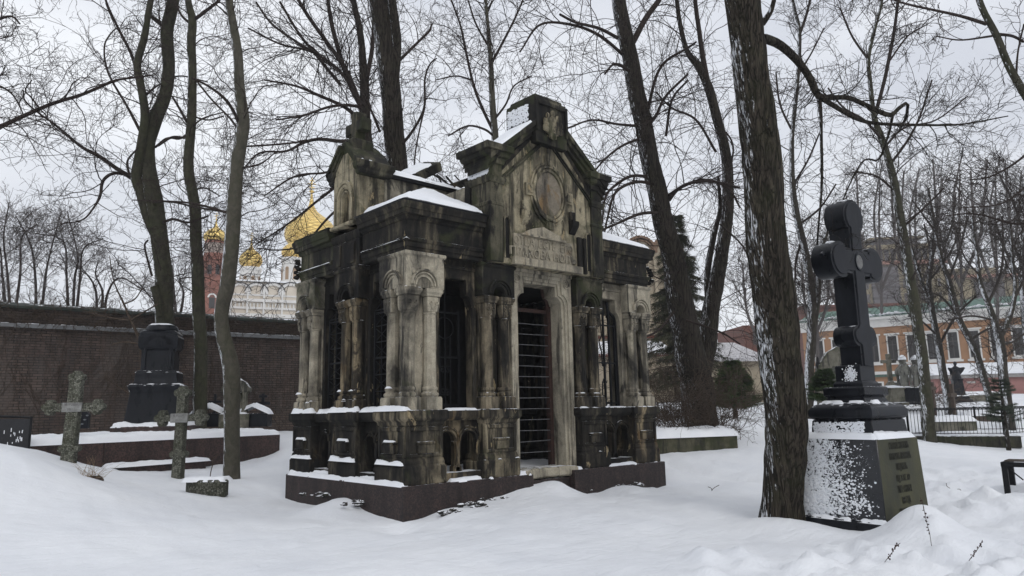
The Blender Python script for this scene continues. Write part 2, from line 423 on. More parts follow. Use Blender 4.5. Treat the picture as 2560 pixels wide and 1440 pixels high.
def snow_pad(name, parent, x0, x1, y0, y1, z, h, seed=0, res=.045, edge=.07, ragged=.05, base=None, mat=None, over=0.0):
    """layer of lying snow with a soft ragged rim; base(x, y) gives the surface under it"""
    nx = max(4, int((x1 - x0)/res)); ny = max(4, int((y1 - y0)/res))
    X, Y = np.meshgrid(np.linspace(x0 - over, x1 + over, nx), np.linspace(y0 - over, y1 + over, ny), indexing='ij')
    d = np.minimum(np.minimum(X - x0, x1 - X), np.minimum(Y - y0, y1 - Y)) + over
    d = d - ragged*fbm(X*7 + seed*3.3, Y*7, seed)*1.4
    f = np.clip(d/edge, 0, 1); f = np.sqrt(1 - (1 - f)**2)
    B = base(X, Y) if base is not None else z
    n = .55 + .9*fbm(X*3.2 + seed, Y*3.2, seed + 5, 4)
    Z = B - .012 + f*(h*n + .012)
    V = np.stack([X, Y, Z], -1).reshape(-1, 3)
    i = np.arange(nx - 1)[:, None]*ny + np.arange(ny - 1)[None]
    Q = np.stack([i, i + ny, i + ny + 1, i + 1], -1).reshape(-1, 4)
    fl = f.reshape(-1); keep = fl[Q].max(1) > 0
    return np_mesh(name, V, Q[keep], mat or M_SNOW, parent)

def letters(name, body, size, mat, parent, mtx, extrude=.006, align='CENTER', spacing=1.0, sx=1.0):
    cu = bpy.data.curves.new(name, 'FONT'); cu.body = body; cu.size = size; cu.extrude = extrude; cu.align_x = align; cu.align_y = 'CENTER'; cu.space_character = spacing
    cu.resolution_u = 2
    tmp = bpy.data.objects.new('tmp', cu)
    me = bpy.data.meshes.new_from_object(tmp)
    bpy.data.objects.remove(tmp); bpy.data.curves.remove(cu)
    me.name = name
    me.transform(mtx @ Matrix.Diagonal((sx, 1, 1, 1)))
    return link_mesh(name, me, mat, parent)
# ------------------------------------------------------------------ the burnt mausoleum
MA = thing('mausoleum', 'fire blackened sandstone mausoleum with gabled doorway and broken snowy roof on a granite plinth', 'mausoleum')
W, D = 6.256, 3.864
BV = .009
def TF(u, t, z): return (u, -t, z)             # front: u = x, t outward = -y
def TS(u, t, z): return (-t, u, z)             # left side: u = y, t outward = -x
def TR(u, t, z): return (W + t, u, z)          # right side
# granite plinth with the step recess
p = MB().prism([(0, 0), (2.61, 0), (2.61, .62), (3.62, .62), (3.62, 0), (W, 0), (W, D), (0, D)], -.9, 0, 'uv').build('plinth', M_GRAN, MA, .012)
MB().box(2.612, 3.618, .13, .618, -.9, -.12).build('step', M_GRAN, MA, .01)
q = MB(); q.prism([(2.47, -.012), (2.7, .10), (3.1, .16), (3.5, .14), (3.76, .02), (3.76, .62), (2.47, .62)], -.10, .07, 'uv')
q.build('threshold', M_STONE['light'], MA, .03)
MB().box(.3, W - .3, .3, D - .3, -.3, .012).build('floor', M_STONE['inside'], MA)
snow_pad('snow_cap', MA, .75, 5.5, .66, 3.0, .012, .03, 3, .08, .3, .5)

PED = [(0, 0), (0, .25), (-.012, .27), (-.03, .29), (-.02, .31), (-.035, .37), (-.05, .39), (-.05, .86), (-.03, .88), (-.02, .92), (.02, .955), (.03, .98), (.03, 1.07), (.01, 1.10)]
def pedestal(T, u0, u1, d, mat, parent, faces=True, seed=0):
    m = MB(T); m.loft(u0, u1, -d, -.06, PED)
    if faces:
        a, b = u0 + .05, u1 - .05; t = -.11; w_ = .065
        m.box(a, a + w_, t - .01, t + .022, .40, .85); m.box(b - w_, b, t - .01, t + .022, .40, .85)
        m.box(a + w_ - .001, b - w_ + .001, t - .01, t + .0215, .785, .85); m.box(a + w_ - .001, b - w_ + .001, t - .01, t + .0215, .40, .45)
        c = (a + b)/2; q = min(.15, (b - a)*.27)
        m.box(c - q, c + q, t - .01, t + .06, .452, .585); m.loft(c - q, c + q, t - .01, t + .06, [(0, .585), (.012, .60), (.012, .62), (-.01, .63)])
    return m.build('pedestal', mat, parent, BV, 20)

def column(T, uc, tc, mat, parent, seg=10, scroll=((0, 1),)):
    m = MB(T); b = .145
    m.loft(uc - b, uc + b, tc - b, tc + b, [(0, 1.10), (0, 1.27), (-.012, 1.30)])
    m.lathe([(.13, 1.30), (.145, 1.325), (.145, 1.355), (.118, 1.375), (.112, 1.39), (.128, 1.41), (.128, 1.44), (.108, 1.46), (.106, 1.50), (.103, 2.55), (.103, 2.58), (.118, 2.595), (.118, 2.615), (.10, 2.63)], uc, tc, seg)
    m.loft(uc - .105, uc + .105, tc - .105, tc + .105, [(0, 2.625), (.006, 2.66), (.012, 2.70), (.014, 2.85), (.0, 2.86), (.03, 2.87), (.035, 2.90), (.055, 2.93), (.055, 2.975), (.04, 2.985)])
    for sgn in (-1, 1):
        m.ring(uc + sgn*.055, 2.765, .018, .036, tc + .09, tc + .135, 0, 2*PI, 12)
        m.disc(uc + sgn*.055, 2.765, .009, tc + .09, tc + .128, 8)
    m.ring(uc, 2.70, .03, .045, tc + .09, tc + .125, PI, 2*PI, 8)
    return m.build('column', mat, parent, .005, 24)

def hood(T, u0, u1, d, arches, mat, parent, t_front=-.09, z1=3.55, r=.135):
    """block over the columns with arched niches"""
    m = MB(T)
    def low(u):
        for c in arches:
            k = abs(u - c)
            if k < r: return 3.02 + math.sqrt(r*r - k*k)
        return 2.985
    m.panel(u0, u1, 2.985, z1 - .10, t_front - .30, t_front, low, 60)
    m.box(u0, u1, -d, t_front - .295, 2.985, z1 - .10)
    m.loft(u0, u1, -d, t_front, [(0, z1 - .105), (.0, z1 - .08), (.028, z1 - .05), (.028, z1 - .01), (.01, z1)])
    for c in arches:
        m.ring(c, 3.02, r, r + .035, t_front - .02, t_front + .018)
        m.ring(c, 3.02, r + .055, r + .080, t_front - .02, t_front + .038)
        m.ring(c, 3.02, r + .098, r + .125, t_front - .02, t_front + .058)
    return m.build('hood_block', mat, parent, .004, 30)

def pier(T, u0, u1, cols, arches, mats, d=.62, seed=0, core=(.1, .1), snow=.05, end_cols=()):
    mp_, mc, mh = mats
    k = MB(T); k.box(u0 + core[0], u1 - core[1], -d + .04, -.30, 1.10, 2.985)
    root = k.build('pier', mc, MA, BV)
    pedestal(T, u0, u1, d, mp_, root, True, seed)
    for c in cols: column(T, c, -.225, mc, root)
    hood(T, u0 + .03, u1 - .03, d, arches, mh, root)
    return root

# corner pier, nearest
k = MB(); k.box(.27, .80, .27, .80, 1.1, 2.985); cp = k.build('corner_pier', M_STONE['corner'], MA, BV)
m = MB(); m.loft(.06, .84, .06, .90, PED)
for (T, a, b) in ((TF, .11, .79), (TS, .11, .85)):
    m.T = T; t = -.11; w_ = .07
    m.box(a, a + w_, t - .01, t + .022, .40, .85); m.box(b - w_, b, t - .01, t + .022, .40, .85)
    m.box(a + w_ - .001, b - w_ + .001, t - .01, t + .0215, .785, .85); m.box(a + w_ - .001, b - w_ + .001, t - .01, t + .0215, .40, .45)
    c = (a + b)/2; m.box(c - .15, c + .15, t - .01, t + .06, .452, .585); m.loft(c - .15, c + .15, t - .01, t + .06, [(0, .585), (.012, .60), (.012, .62), (-.01, .63)])
m.T = None
m.build('pedestal', M_STONE['ped'], cp, BV, 20)
for (x, y) in ((.225, .225), (.625, .225), (.225, .64)):
    column(TF, x, -y, M_STONE['light'] if x > .5 else M_STONE['corner'], cp)
# scrolls on the side faces of the corner capitals
m = MB(TS)
for y in (.225, .64):
    for sgn in (-1, 1): m.ring(y + sgn*.055, 2.765, .018, .036, -.145, -.10, 0, 2*PI, 12)
m.build('volute', M_STONE['corner'], cp, 0)
hood(TF, .09, .82, .60, (.425,), M_STONE['light'], cp, -.0905)
hood(TS, .095, .86, .60, (.43,), M_STONE['corner'], cp, -.0885)

cA = (M_STONE['sooty'], M_STONE['green'], M_STONE['green'])
pL = pier(TF, 1.58, 2.37, (1.80, 2.17), (1.985,), (M_STONE['ped'], M_STONE['sooty'], M_STONE['green']), seed=1)
pR = pier(TF, 3.89, 4.68, (4.09, 4.46), (4.275,), (M_STONE['black'], M_STONE['sooty'], M_STONE['green']), seed=2)
pC = pier(TF, 5.42, 6.19, (5.63, 5.99), (5.81,), (M_STONE['ochre'], M_STONE['corner'], M_STONE['light']), d=.80, seed=3)
pM = pier(TS, 1.48, 2.38, (1.72, 2.10), (1.91,), (M_STONE['black'], M_STONE['ochre'], M_STONE['black']), seed=4)
pF = pier(TS, 3.05, 3.86, (3.27, 3.66), (3.465,), (M_STONE['black'], M_STONE['corner'], M_STONE['attic']), seed=5)
pM2 = pier(TR, 1.48, 2.38, (1.72, 2.10), (1.91,), (M_STONE['black'],)*3, seed=6)
pF2 = pier(TR, 3.05, 3.86, (3.27, 3.66), (3.465,), (M_STONE['black'],)*3, seed=7)

def bay(T, u0, u1, mat, mat2, seed, r=.15, head=True, jamb=.03, top=3.56, iron=None):
    """opening between two piers: shouldered head above, twin-arched breast wall with a colonnette below"""
    c = (u0 + u1)/2; hw = (u1 - u0)/2 - jamb; hn = hw*.66
    def low(u):
        k = abs(u - c)
        if k > hw: return 1.08
        if k > hn: q = (k - hn)/(hw - hn); return 2.72 + .26*math.sqrt(max(0, 1 - q*q))
        return 3.24
    m = MB(T).panel(u0 - .06, u1 + .06, 1.08, top, -.48, -.30, low, 64)
    m.box(u0 - .05, u1 + .05, -.50, -.28, 3.40, 3.45)
    root = m.build('window_surround', mat, MA, .004)
    def low2(u):
        for s in (-1, 1):
            k = abs(u - (c + s*(r + .045)))
            if k < r: return .60 + math.sqrt(r*r - k*k)
        return .10
    b = MB(T).panel(u0 - .05, u1 + .05, .10, .95, -.40, -.26, low2, 72)
    b.box(u0 - .05, u1 + .05, -.46, -.14, -.01, .13)
    for s in (-1, 1):
        b.ring(c + s*(r + .045), .60, r, r + .028, -.30, -.245, 0, PI, 14); b.ring(c + s*(r + .045), .60, r + .045, r + .075, -.30, -.232, 0, PI, 14)
    ar = b.build('breast_wall', mat2, MA, .004)
    k = MB(T); k.loft(c - .05, c + .05, -.38, -.28, [(.02, .13), (.02, .20), (-.005, .23)])
    k.lathe([(.05, .22), (.058, .235), (.045, .26), (.042, .50), (.052, .51), (.045, .53), (.065, .57), (.075, .60)], c, -.33, 12)
    k.build('colonnette', mat2, ar, 0)
    s = MB(T); s.prism([(-.46, .93), (-.16, .93), (-.12, .97), (-.10, 1.0), (-.10, 1.075), (-.12, 1.09), (-.46, 1.105)], u0 - .05, u1 + .05, 'tz')
    s.build('sill', mat2, ar, .006)
    return root, ar
bays = []
bays.append(bay(TF, .84, 1.58, M_STONE['sooty'], M_STONE['ochre'], 1, .165))
bays.append(bay(TF, 4.68, 5.42, M_STONE['corner'], M_STONE['black'], 2, .165))
bays.append(bay(TS, .90, 1.48, M_STONE['black'], M_STONE['black'], 3, .115, jamb=.02))
bays.append(bay(TS, 2.38, 3.05, M_STONE['black'], M_STONE['black'], 4, .13, jamb=.02))
bays.append(bay(TR, .90, 1.48, M_STONE['black'], M_STONE['black'], 5, .115, jamb=.02))
bays.append(bay(TR, 2.38, 3.05, M_STONE['black'], M_STONE['black'], 6, .13, jamb=.02))
# back wall
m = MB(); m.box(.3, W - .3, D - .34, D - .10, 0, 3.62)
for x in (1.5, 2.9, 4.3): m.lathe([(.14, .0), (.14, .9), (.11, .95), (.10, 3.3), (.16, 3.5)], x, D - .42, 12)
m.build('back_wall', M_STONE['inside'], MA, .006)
# unseen slab overhead, added to keep the interior dark
MB().box(.30, W - .30, .47, D - .30, 3.60, 3.74).build('light_block_ceiling', M_STONE['inside'], MA)

# doorway
def dlow(grow):
    def f(u):
        k = abs(u - 3.13); hw = .565 + grow; hn = .40 + grow
        if k > hw: return .0
        if k > hn: q = (k - hn)/(hw - hn); return 2.93 + grow*.4 + .21*math.sqrt(max(0, 1 - q*q))
        return 3.33 + grow
    return f
m = MB(TF).panel(2.33, 3.93, 0, 3.56, -.62, -.28, dlow(0), 96)
dr = m.build('doorway', M_STONE['light'], MA, .004)
m = MB(TF).panel(2.36, 3.90, 0, 3.555, -.29, -.245, dlow(.045), 96); m.panel(2.365, 3.895, 0, 3.55, -.25, -.215, dlow(.105), 96)
for c in (2.50, 3.76): m.ring(c, 3.38, .06, .085, -.22, -.195, 0, 2*PI, 18); m.ring(c, 3.38, .03, .04, -.22, -.20, 0, 2*PI, 14)
m.box(2.36, 3.90, -.30, -.18, 3.50, 3.565)
m.build('door_moulding', M_STONE['light'], dr, .003)
# iron gate in the doorway: red-brown frame and thin bars
g = MB(TF)
g.box(3.60, 3.685, -.66, -.56, .02, 3.0); g.box(2.575, 2.62, -.66, -.58, .02, 3.0)
g.tube([(3.64, -.60, 3.0), (3.60, -.60, 3.12), (3.52, -.60, 3.2), (3.50, -.60, 3.32)], .035, 6)
g.box(2.6, 3.62, -.645, -.60, 2.86, 2.93)
gate = g.build('gate', M_RUST, MA, .004)
for i in range(13):
    z = .32 + i*.193
    rr = random.Random(i)
    MB(TF).tube([(2.60, -.585, z + rr.uniform(-.008, .008)), (3.1, -.585 + rr.uniform(-.01, .01), z), (3.62, -.585, z + rr.uniform(-.012, .012))], .0072, 5).build('bar', M_RIMEBAR, gate)

# iron grilles in the openings
def scroll(m, u, t, z, r, s=1, up=1, turns=1.3, w=.012):
    m.tube([(u + s*(r*(1 - a/ (turns*2*PI)*.8))*math.cos(a) , t, z + up*(r*(1 - a/(turns*2*PI)*.8))*math.sin(a)) for a in [i*turns*2*PI/22 for i in range(23)]], w, 5)
def grille(T, u0, u1, style, t=-.42):
    m = MB(T); c = (u0 + u1)/2
    a, b = u0 + .07, u1 - .07
    m.box(a, a + .035, t - .02, t + .02, 1.1, 2.75); m.box(b - .035, b, t - .02, t + .02, 1.1, 2.75)
    for z in (1.16, 1.95, 2.7): m.box(a, b, t - .012, t + .012, z, z + .03)
    if style == 'ring':
        m.ring(c, 2.45, .17, .184, t - .008, t + .008, 0, 2*PI, 22)
        for s in (-1, 1): m.box(c + s*.11 - .009, c + s*.11 + .009, t - .009, t + .009, 1.1, 2.3); scroll(m, c + s*.05, t, 1.75, .07, s); scroll(m, c + s*.05, t, 1.4, .07, s, -1)
        m.box(c - .009, c + .009, t - .009, t + .009, 1.1, 3.2)
    elif style == 'lattice':
        n = 7
        for i in range(n):
            z = 1.15 + i*.27
            m.tube([(a, t, z), (b, t, z + .25)], .007, 4); m.tube([(b, t, z), (a, t, z + .25)], .007, 4)
            m.box(a, b, t - .008, t + .008, z - .008, z + .008)
        m.box(c - .01, c + .01, t - .01, t + .01, 1.1, 2.9)
    else:
        for k in (-.06, .10): m.box(c + k, c + k + .035, t - .018, t + .018, 1.1, 3.1)
        m.tube([(c - .08, t, 3.05), (c - .13, t, 2.95), (c - .10, t, 2.5), (c - .18, t, 2.38), (c - .12, t, 2.2), (c - .10, t, 1.9)], .014, 5)
        scroll(m, c - .06, t, 1.93, .06); scroll(m, c - .08, t, 3.0, .06); scroll(m, c - .05, t, 1.62, .07, 1, -1)
        m.tube([(c - .12, t, 1.6), (c - .13, t, 1.35), (c - .05, t, 1.22), (c - .08, t, 1.1)], .014, 5)
        m.box(b + .0, b + .06, t - .03, t + .03, 1.1, 2.78); m.tube([(b + .03, t, 2.76), (b, t, 2.9), (c + .12, t, 3.02), (c + .1, t, 3.2)], .032, 5)
    return m.build('window_grille', M_IRON, MA)
grille(TF, .84, 1.58, 'ring', -.60); grille(TF, 4.68, 5.42, 'scroll'); grille(TS, .90, 1.48, 'lattice', -.36); grille(TS, 2.38, 3.05, 'lattice', -.36)
grille(TR, 2.38, 3.05, 'lattice')

# entablature, broken at the left side where the gablet stands
ENT = [(-.32, 3.55), (0, 3.55), (0, 3.62), (.018, 3.62), (.018, 3.70), (.04, 3.71), (.05, 3.75), (.05, 3.765), (.0, 3.775), (.0, 4.06), (.02, 4.06), (.045, 4.10), (.045, 4.125), (.105, 4.13), (.105, 4.205), (.12, 4.21), (.125, 4.25), (.14, 4.29), (.14, 4.335), (-.32, 4.36)]
o_ = .125
MB().sweep([(1.66, o_), (o_, o_), (o_, 1.46)][::-1], ENT).build('cornice', M_STONE['cornice'], MA, .006, 18)
MB().sweep([(o_, D - o_), (o_, 2.46)], [(a, b) for a, b in ENT][::1]).build('cornice', M_STONE['cornice'], MA, .006, 18) if False else None
MB().sweep([(1.2, D - o_), (o_, D - o_), (o_, 2.46)][::1], [(-a - 0, b) for a, b in ENT]).build('cornice', M_STONE['cornice'], MA, .006, 18) if False else None
MB().sweep([(o_, 2.46), (o_, D - o_), (1.4, D - o_)][::-1], ENT).build('cornice', M_STONE['green'], MA, .006, 18)
MB().sweep([(W - o_, D - .2), (W - o_, o_), (4.60, o_)][::-1], ENT).build('cornice', M_STONE['cornice'], MA, .006, 18)
# ornament consoles at the back left and right front corners
for (x, y, d) in ((.10, D - .02, 1), (W + .02, .18, 1)):
    m = MB()
    for i in range(7): m.blob((x + (i % 2)*.03 - .02, y + random.uniform(-.05, .05), 3.66 + i*.055), (.055, .06, .04), i, 8, 5, .25)
    m.build('carved_ornament', M_STONE['black'], MA, 0)
# console block under the gablet
m = MB(TS); m.box(1.50, 2.42, -.42, -.085, 3.56, 4.02); m.loft(1.5, 2.42, -.42, -.11, [(0, 4.02), (.03, 4.06), (.05, 4.12), (.05, 4.16), (0, 4.2)])
m.box(1.62, 1.82, -.1, -.05, 3.60, 3.98); m.box(2.10, 2.30, -.1, -.05, 3.60, 3.98)
m.build('console', M_STONE['black'], MA, BV)

# side gablet with arched niche, gable roof, apex block and stone cross
gx = .05; gc = 1.96
g = MB(TS)
def glow(u):
    k = abs(u - gc)
    return 4.80 + math.sqrt(.115**2 - k*k) if k < .115 else 4.26
def gl2(u):
    k = abs(u - gc)
    return 4.80 + math.sqrt(.115**2 - k*k) if k < .115 else 4.26
g.panel(1.56, 2.36, 4.26, 5.28, -.20, -gx, gl2, 50)
g.box(1.56, 2.36, -.62, -.195, 4.26, 5.28)
g.prism([(1.56, 5.28), (2.36, 5.28), (2.12, 5.62), (1.80, 5.62)], -.62, -gx)
for ri, ro, tt in ((.13, .17, .0), (.19, .25, .025), (.255, .31, .045)):
    g.ring(gc, 4.80, ri, ro, -gx - .03, -gx + tt, 0, PI, 20)
    for s in (-1, 1):
        a, b = sorted((gc + s*ri, gc + s*ro)); g.box(a, b, -gx - .03, -gx + tt, 4.36, 4.80)
g.loft(1.60, 2.32, -.3, -gx, [(.0, 4.26), (.06, 4.28), (.06, 4.33), (.0, 4.36)])
gb = g.build('side_gablet', M_STONE['gable'], MA, BV)
r_ = MB(TS)
for s in (-1, 1):
    e = gc + s*.56; a = gc + s*.02
    for (dz, th, t1) in ((0, .06, .09), (-.07, .07, .05), (-.14, .07, .015)):
        k = 1 + dz*.6
        r_.prism([(gc + s*.56*k, 5.30 + dz), (gc + s*.10, 5.74 + dz), (gc + s*.10, 5.74 + dz + th), (gc + s*.56*k, 5.30 + dz + th)], -.66, -gx + t1)
    # kneeler returns
    a, b = sorted((gc + s*.40, gc + s*.55))
    r_.loft(a, b, -.66, -gx, [(0, 5.14), (.02, 5.18), (.02, 5.22), (.05, 5.27), (.06, 5.35), (.03, 5.37)])
r_.build('gablet_roof', M_STONE['green'], gb, .006, 18)
a_ = MB(TS); a_.loft(gc - .20, gc + .20, -.50, -gx - .02, [(0, 5.60), (0, 5.86), (-.03, 5.90)]); a_.build('apex_block', M_STONE['green'], gb, BV)
c_ = MB(TS); x0, x1 = -.40, -.20
c_.prism([(gc - .10, 5.88), (gc + .10, 5.88), (gc + .085, 6.06), (gc + .30, 6.04), (gc + .30, 6.27), (gc + .09, 6.25), (gc + .12, 6.42), (gc + .03, 6.46), (gc - .12, 6.42), (gc - .09, 6.25), (gc - .30, 6.27), (gc - .30, 6.04), (gc - .085, 6.06)], x0, x1)
c_.build('stone_cross', M_STONE['green'], gb, .015)

# attic cross wing behind the gablet
m = MB(); m.box(.60, 5.65, 1.50, 2.42, 4.2, 5.20); m.box(1.70, 4.56, .44, 3.4, 4.2, 5.0)
m.build('attic_wall', M_STONE['attic'], MA, BV)
m = MB(); m.box(.55, 2.1, 1.42, 1.60, 5.17, 5.25); m.box(.55, 5.7, 2.36, 2.50, 5.17, 5.25); m.build('eave', M_IRON, MA)
def attic_base(X, Y): return 5.235 + .30*np.clip(1 - np.abs(Y - 1.96)/.55, 0, 1)*np.clip((2.3 - X)/1.8, .15, 1)
snow_pad('snow_cap', MA, .50, 2.30, 1.40, 2.5, 5.2, .07, 21, .045, .06, .04, attic_base)
# roof planes over the wings (metal sheet) and their snow
def wing(cx0, cx1, sgn, name, seed):
    def base(X, Y):
        dx = (X - cx0) if sgn > 0 else (cx1 - X)
        return 4.35 + .50*np.minimum(np.clip(dx, -.1, 9), np.clip(Y, -.1, 9))
    xs = np.linspace(cx0, cx1, 12); ys = np.linspace(-.015, 1.5, 12)
    X, Y = np.meshgrid(xs, ys, indexing='ij'); Z = base(X, Y)
    V = np.stack([X, Y, Z], -1).reshape(-1, 3); V2 = V.copy(); V2[:, 2] -= .03
    n = 12; i = (np.arange(n - 1)[:, None]*n + np.arange(n - 1)[None]); Q = np.stack([i, i + n, i + n + 1, i + 1], -1).reshape(-1, 4)
    rim = [(k, k + 1) for k in range(n - 1)] + [((n - 1)*n + k + 1, (n - 1)*n + k) for k in range(n - 1)] + [((k + 1)*n, k*n) for k in range(n - 1)] + [(k*n + n - 1, (k + 1)*n + n - 1) for k in range(n - 1)]
    Q2 = [(b, a, a + n*n, b + n*n) for a, b in rim]
    o = np_mesh('wing_roof', np.vstack([V, V2]), np.vstack([Q, Q[:, ::-1] + n*n, np.array(Q2)]), M_IRON, MA, False)
    snow_pad('snow_cap', o, cx0 + (.14 if sgn > 0 else 0.02), cx1 - (.02 if sgn > 0 else .05), .06, 1.5, 0, .065, seed, .04, .05, .05, base)
wing(-.02, 1.68, 1, 'l', 31); wing(4.58, W + .02, -1, 'r', 33)
# far left wing: a low roof behind the gablet
m = MB(); m.prism([(.0, 4.35), (1.6, 4.75), (1.6, 4.3)], 2.45, D, 'uz'); m.build('wing_roof', M_IRON, MA)
m = MB(); m.v = []; m.loft(.02, .62, 2.52, 3.88, [(0, 4.335), (.0, 4.37), (-.02, 4.40)]); m.build('cornice_block', M_STONE['green'], MA, .015)

# front gable block
g = MB(TF); zb = 3.56
g.prism([(1.70, zb), (4.58, zb), (4.58, 5.13), (3.58, 5.93), (2.70, 5.93), (1.70, 5.13)], -.44, 0.0)
gw = g.build('gable_wall', M_STONE['gable'], MA, BV)
# side pilasters of the gable, narrow niches shown by dark plates
for (a, b, nc) in ((1.70, 1.99, 2.10), (4.29, 4.58, 4.18)):
    m = MB(TF); m.box(a - .012, b, -.435, .045, zb + .002, 5.0)
    m.loft(a, b, -.40, .03, [(0, 4.52), (.03, 4.55), (.03, 4.59), (0, 4.63)])
    m.build('gable_pilaster', M_STONE['green'], gw, BV)
    m = MB(TF); m.ring(nc, 4.32, .055, .085, -.01, .03, 0, PI, 12); m.box(nc - .085, nc - .055, -.01, .03, 3.66, 4.32); m.box(nc + .055, nc + .085, -.01, .03, 3.66, 4.32)
    m.build('slot_frame', M_STONE['gable'], gw, 0)
    m = MB(TF); m.prism([(nc - .055, 3.66), (nc + .055, 3.66), (nc + .055, 4.32), (nc + .03, 4.367), (nc - .03, 4.367), (nc - .055, 4.32)], -.01, .006); m.build('niche_shade_plate', M_STONE['inside'], gw, 0)  # flat dark plate, its colour stands in for shade inside the niche
KN = [(0, 4.93), (.03, 4.94), (.055, 5.00), (.055, 5.05), (.0, 5.07), (.0, 5.28), (.03, 5.29), (.05, 5.36), (.05, 5.38), (.10, 5.40), (.115, 5.45), (.115, 5.48), (.16, 5.49), (.165, 5.60), (.13, 5.62)]
for (a, b) in ((1.69, 1.99), (4.29, 4.59)):
    m = MB(TF); m.loft(a, b, -.52, .03, KN); m.build('kneeler', M_STONE['green'], gw, .006, 18)
# raking cornices
for s in (-1, 1):
    m = MB(TF); cx = 3.14
    ax, az = cx + s*1.50, 5.15; bx, bz = cx + s*.36, 6.07
    for (dz, th, t1, t0) in ((.16, .10, .165, -.62), (.07, .09, .115, -.58), (-.01, .08, .06, -.5), (-.30, .035, .03, -.2), (-.335, .035, .055, -.2), (-.37, .035, .03, -.2)):
        k = 0 if dz > -.2 else .10
        m.prism([(ax - s*k, az + dz), (bx + (-s*.30 if k else 0), bz + dz + (.25 if k else 0)), (bx + (-s*.30 if k else 0), bz + dz + th + (.25 if k else 0)), (ax - s*k, az + dz + th)], t0, t1)
    m.build('raking_cornice', M_STONE['green'], gw, .005, 18)
    # carved panel band between the mouldings
    m = MB(TF); m.prism([(ax - s*.22, az - .10), (bx + s*.08, bz - .165), (bx + s*.08, bz - .05), (ax - s*.22, az + .015)], -.1, .008); m.build('sunk_panel', M_STONE['black'], gw, 0)
# peak block with leaf
m = MB(TF); m.loft(2.73, 3.55, -.66, .14, [(0, 5.88), (0, 6.70), (-.01, 6.76), (-.05, 6.77), (-.06, 6.84), (-.10, 6.85)])
m.box(2.73, 2.79, .138, .185, 6.1, 6.70); m.box(3.49, 3.55, .138, .185, 6.1, 6.70); m.box(2.79, 3.49, .138, .184, 6.62, 6.70)
pk = m.build('peak_block', M_STONE['green'], gw, BV)
m = MB(TF)
for i, a in enumerate((-70, -45, -22, 0, 22, 45, 70)):
    L_ = (.26, .33, .40, .46, .40, .33, .26)[i]; ar = R(a)
    for j in range(4):
        q = (j + .6)/4.2*L_; wd = .052*math.sin(PI*(j + .9)/5.2) + .015
        m.blob((3.14 + math.sin(ar)*q, .165 + .02*j/4, 6.10 + math.cos(ar)*q), (wd, .035, .07), i*5 + j, 8, 6, .12)
m.blob((3.14, .17, 6.06), (.10, .05, .08), 3)
m.build('leaf_carving', M_STONE['gable'], pk, 0)
# oval medallion
m = MB(TF); oc, oz, rz = 3.14, 4.98, 1.27
m.ring(oc, oz, .335, .375, -.01, .05, 0, 2*PI, 48, rz); m.ring(oc, oz, .385, .43, -.01, .075, 0, 2*PI, 48, rz); m.ring(oc, oz, .44, .475, -.01, .04, 0, 2*PI, 48, rz)
for (du, dz, a, b) in ((0, .60, .10, .13), (0, -.60, .11, .14), (-.50, 0, .10, .11), (.50, 0, .10, .11)):
    m.box(oc + du - a, oc + du + a, -.01, .055, oz + dz - b, oz + dz + b); m.box(oc + du - a*.6, oc + du + a*.6, -.01, .075, oz + dz - b*.6, oz + dz + b*.6)
m.box(oc - .06, oc + .06, -.01, .08, oz + .66, oz + .86)
md = m.build('oval_medallion', M_STONE['gable'], gw, .004)
m = MB(TF); m.disc(oc, oz, .335, -.02, .012, 44, rz); m.build('medallion_face', stone('medallion_face_stone', (.225, .195, .15), .2, .1, .25, .25, 0, .04, 14), md, 0)
# inscription slab, its ledge and two brackets
m = MB(TF); m.box(2.24, 3.70, -.01, .035, 3.70, 4.12); m.prism([(2.45, 4.12), (3.45, 4.12), (3.38, 4.20), (3.2, 4.24), (2.95, 4.32), (2.7, 4.26), (2.55, 4.2)], -.01, .07); m.box(2.40, 3.50, -.01, .09, 4.10, 4.135); m.box(2.22, 3.95, -.01, .07, 3.565, 3.70)
M_SLAB = stone('sandstone_slab', (.36, .32, .24), .16, .05, .1, .15, .3, .06, 21)
ins = m.build('inscription_slab', M_SLAB, gw, .005)
for i, (tx, z) in enumerate((('ОТЦА  ЕСТЕ  ЕГО', 3.985), ('ПРАХОВА НОПЪ', 3.79))):
    mt = Matrix.Translation((2.96, -.036, z)) @ Matrix.Rotation(PI/2, 4, 'X')
    letters('lettering', tx, .205, M_SLAB, ins, mt, .02, sx=.86 if i == 0 else 1.0)
for u in (2.52, 3.74):
    m = MB(TF); m.prism([(.0, 4.30), (.11, 4.44), (.13, 4.50), (.13, 4.55), (0, 4.58)], u - .085, u + .085, 'tz'); m.box(u - .07, u + .07, -.01, .05, 4.58, 4.74); m.build('bracket', M_STONE['gable'] if u < 3 else M_STONE['black'], gw, .006)
# raised dark strips painted for the shade of flue-like slots by the slab
for (a, b) in ((3.86, 3.98), (4.02, 4.10)):
    MB(TF).box(a, b, -.01, .05, 3.58, 4.28).build('slot_shade_strip', M_STONE['black'], gw, .012)
# blind wall between door head and gable, behind piers
MB().box(1.66, 4.60, .46, .60, 3.45, 5.0).build('gable_back', M_STONE['inside'], MA)

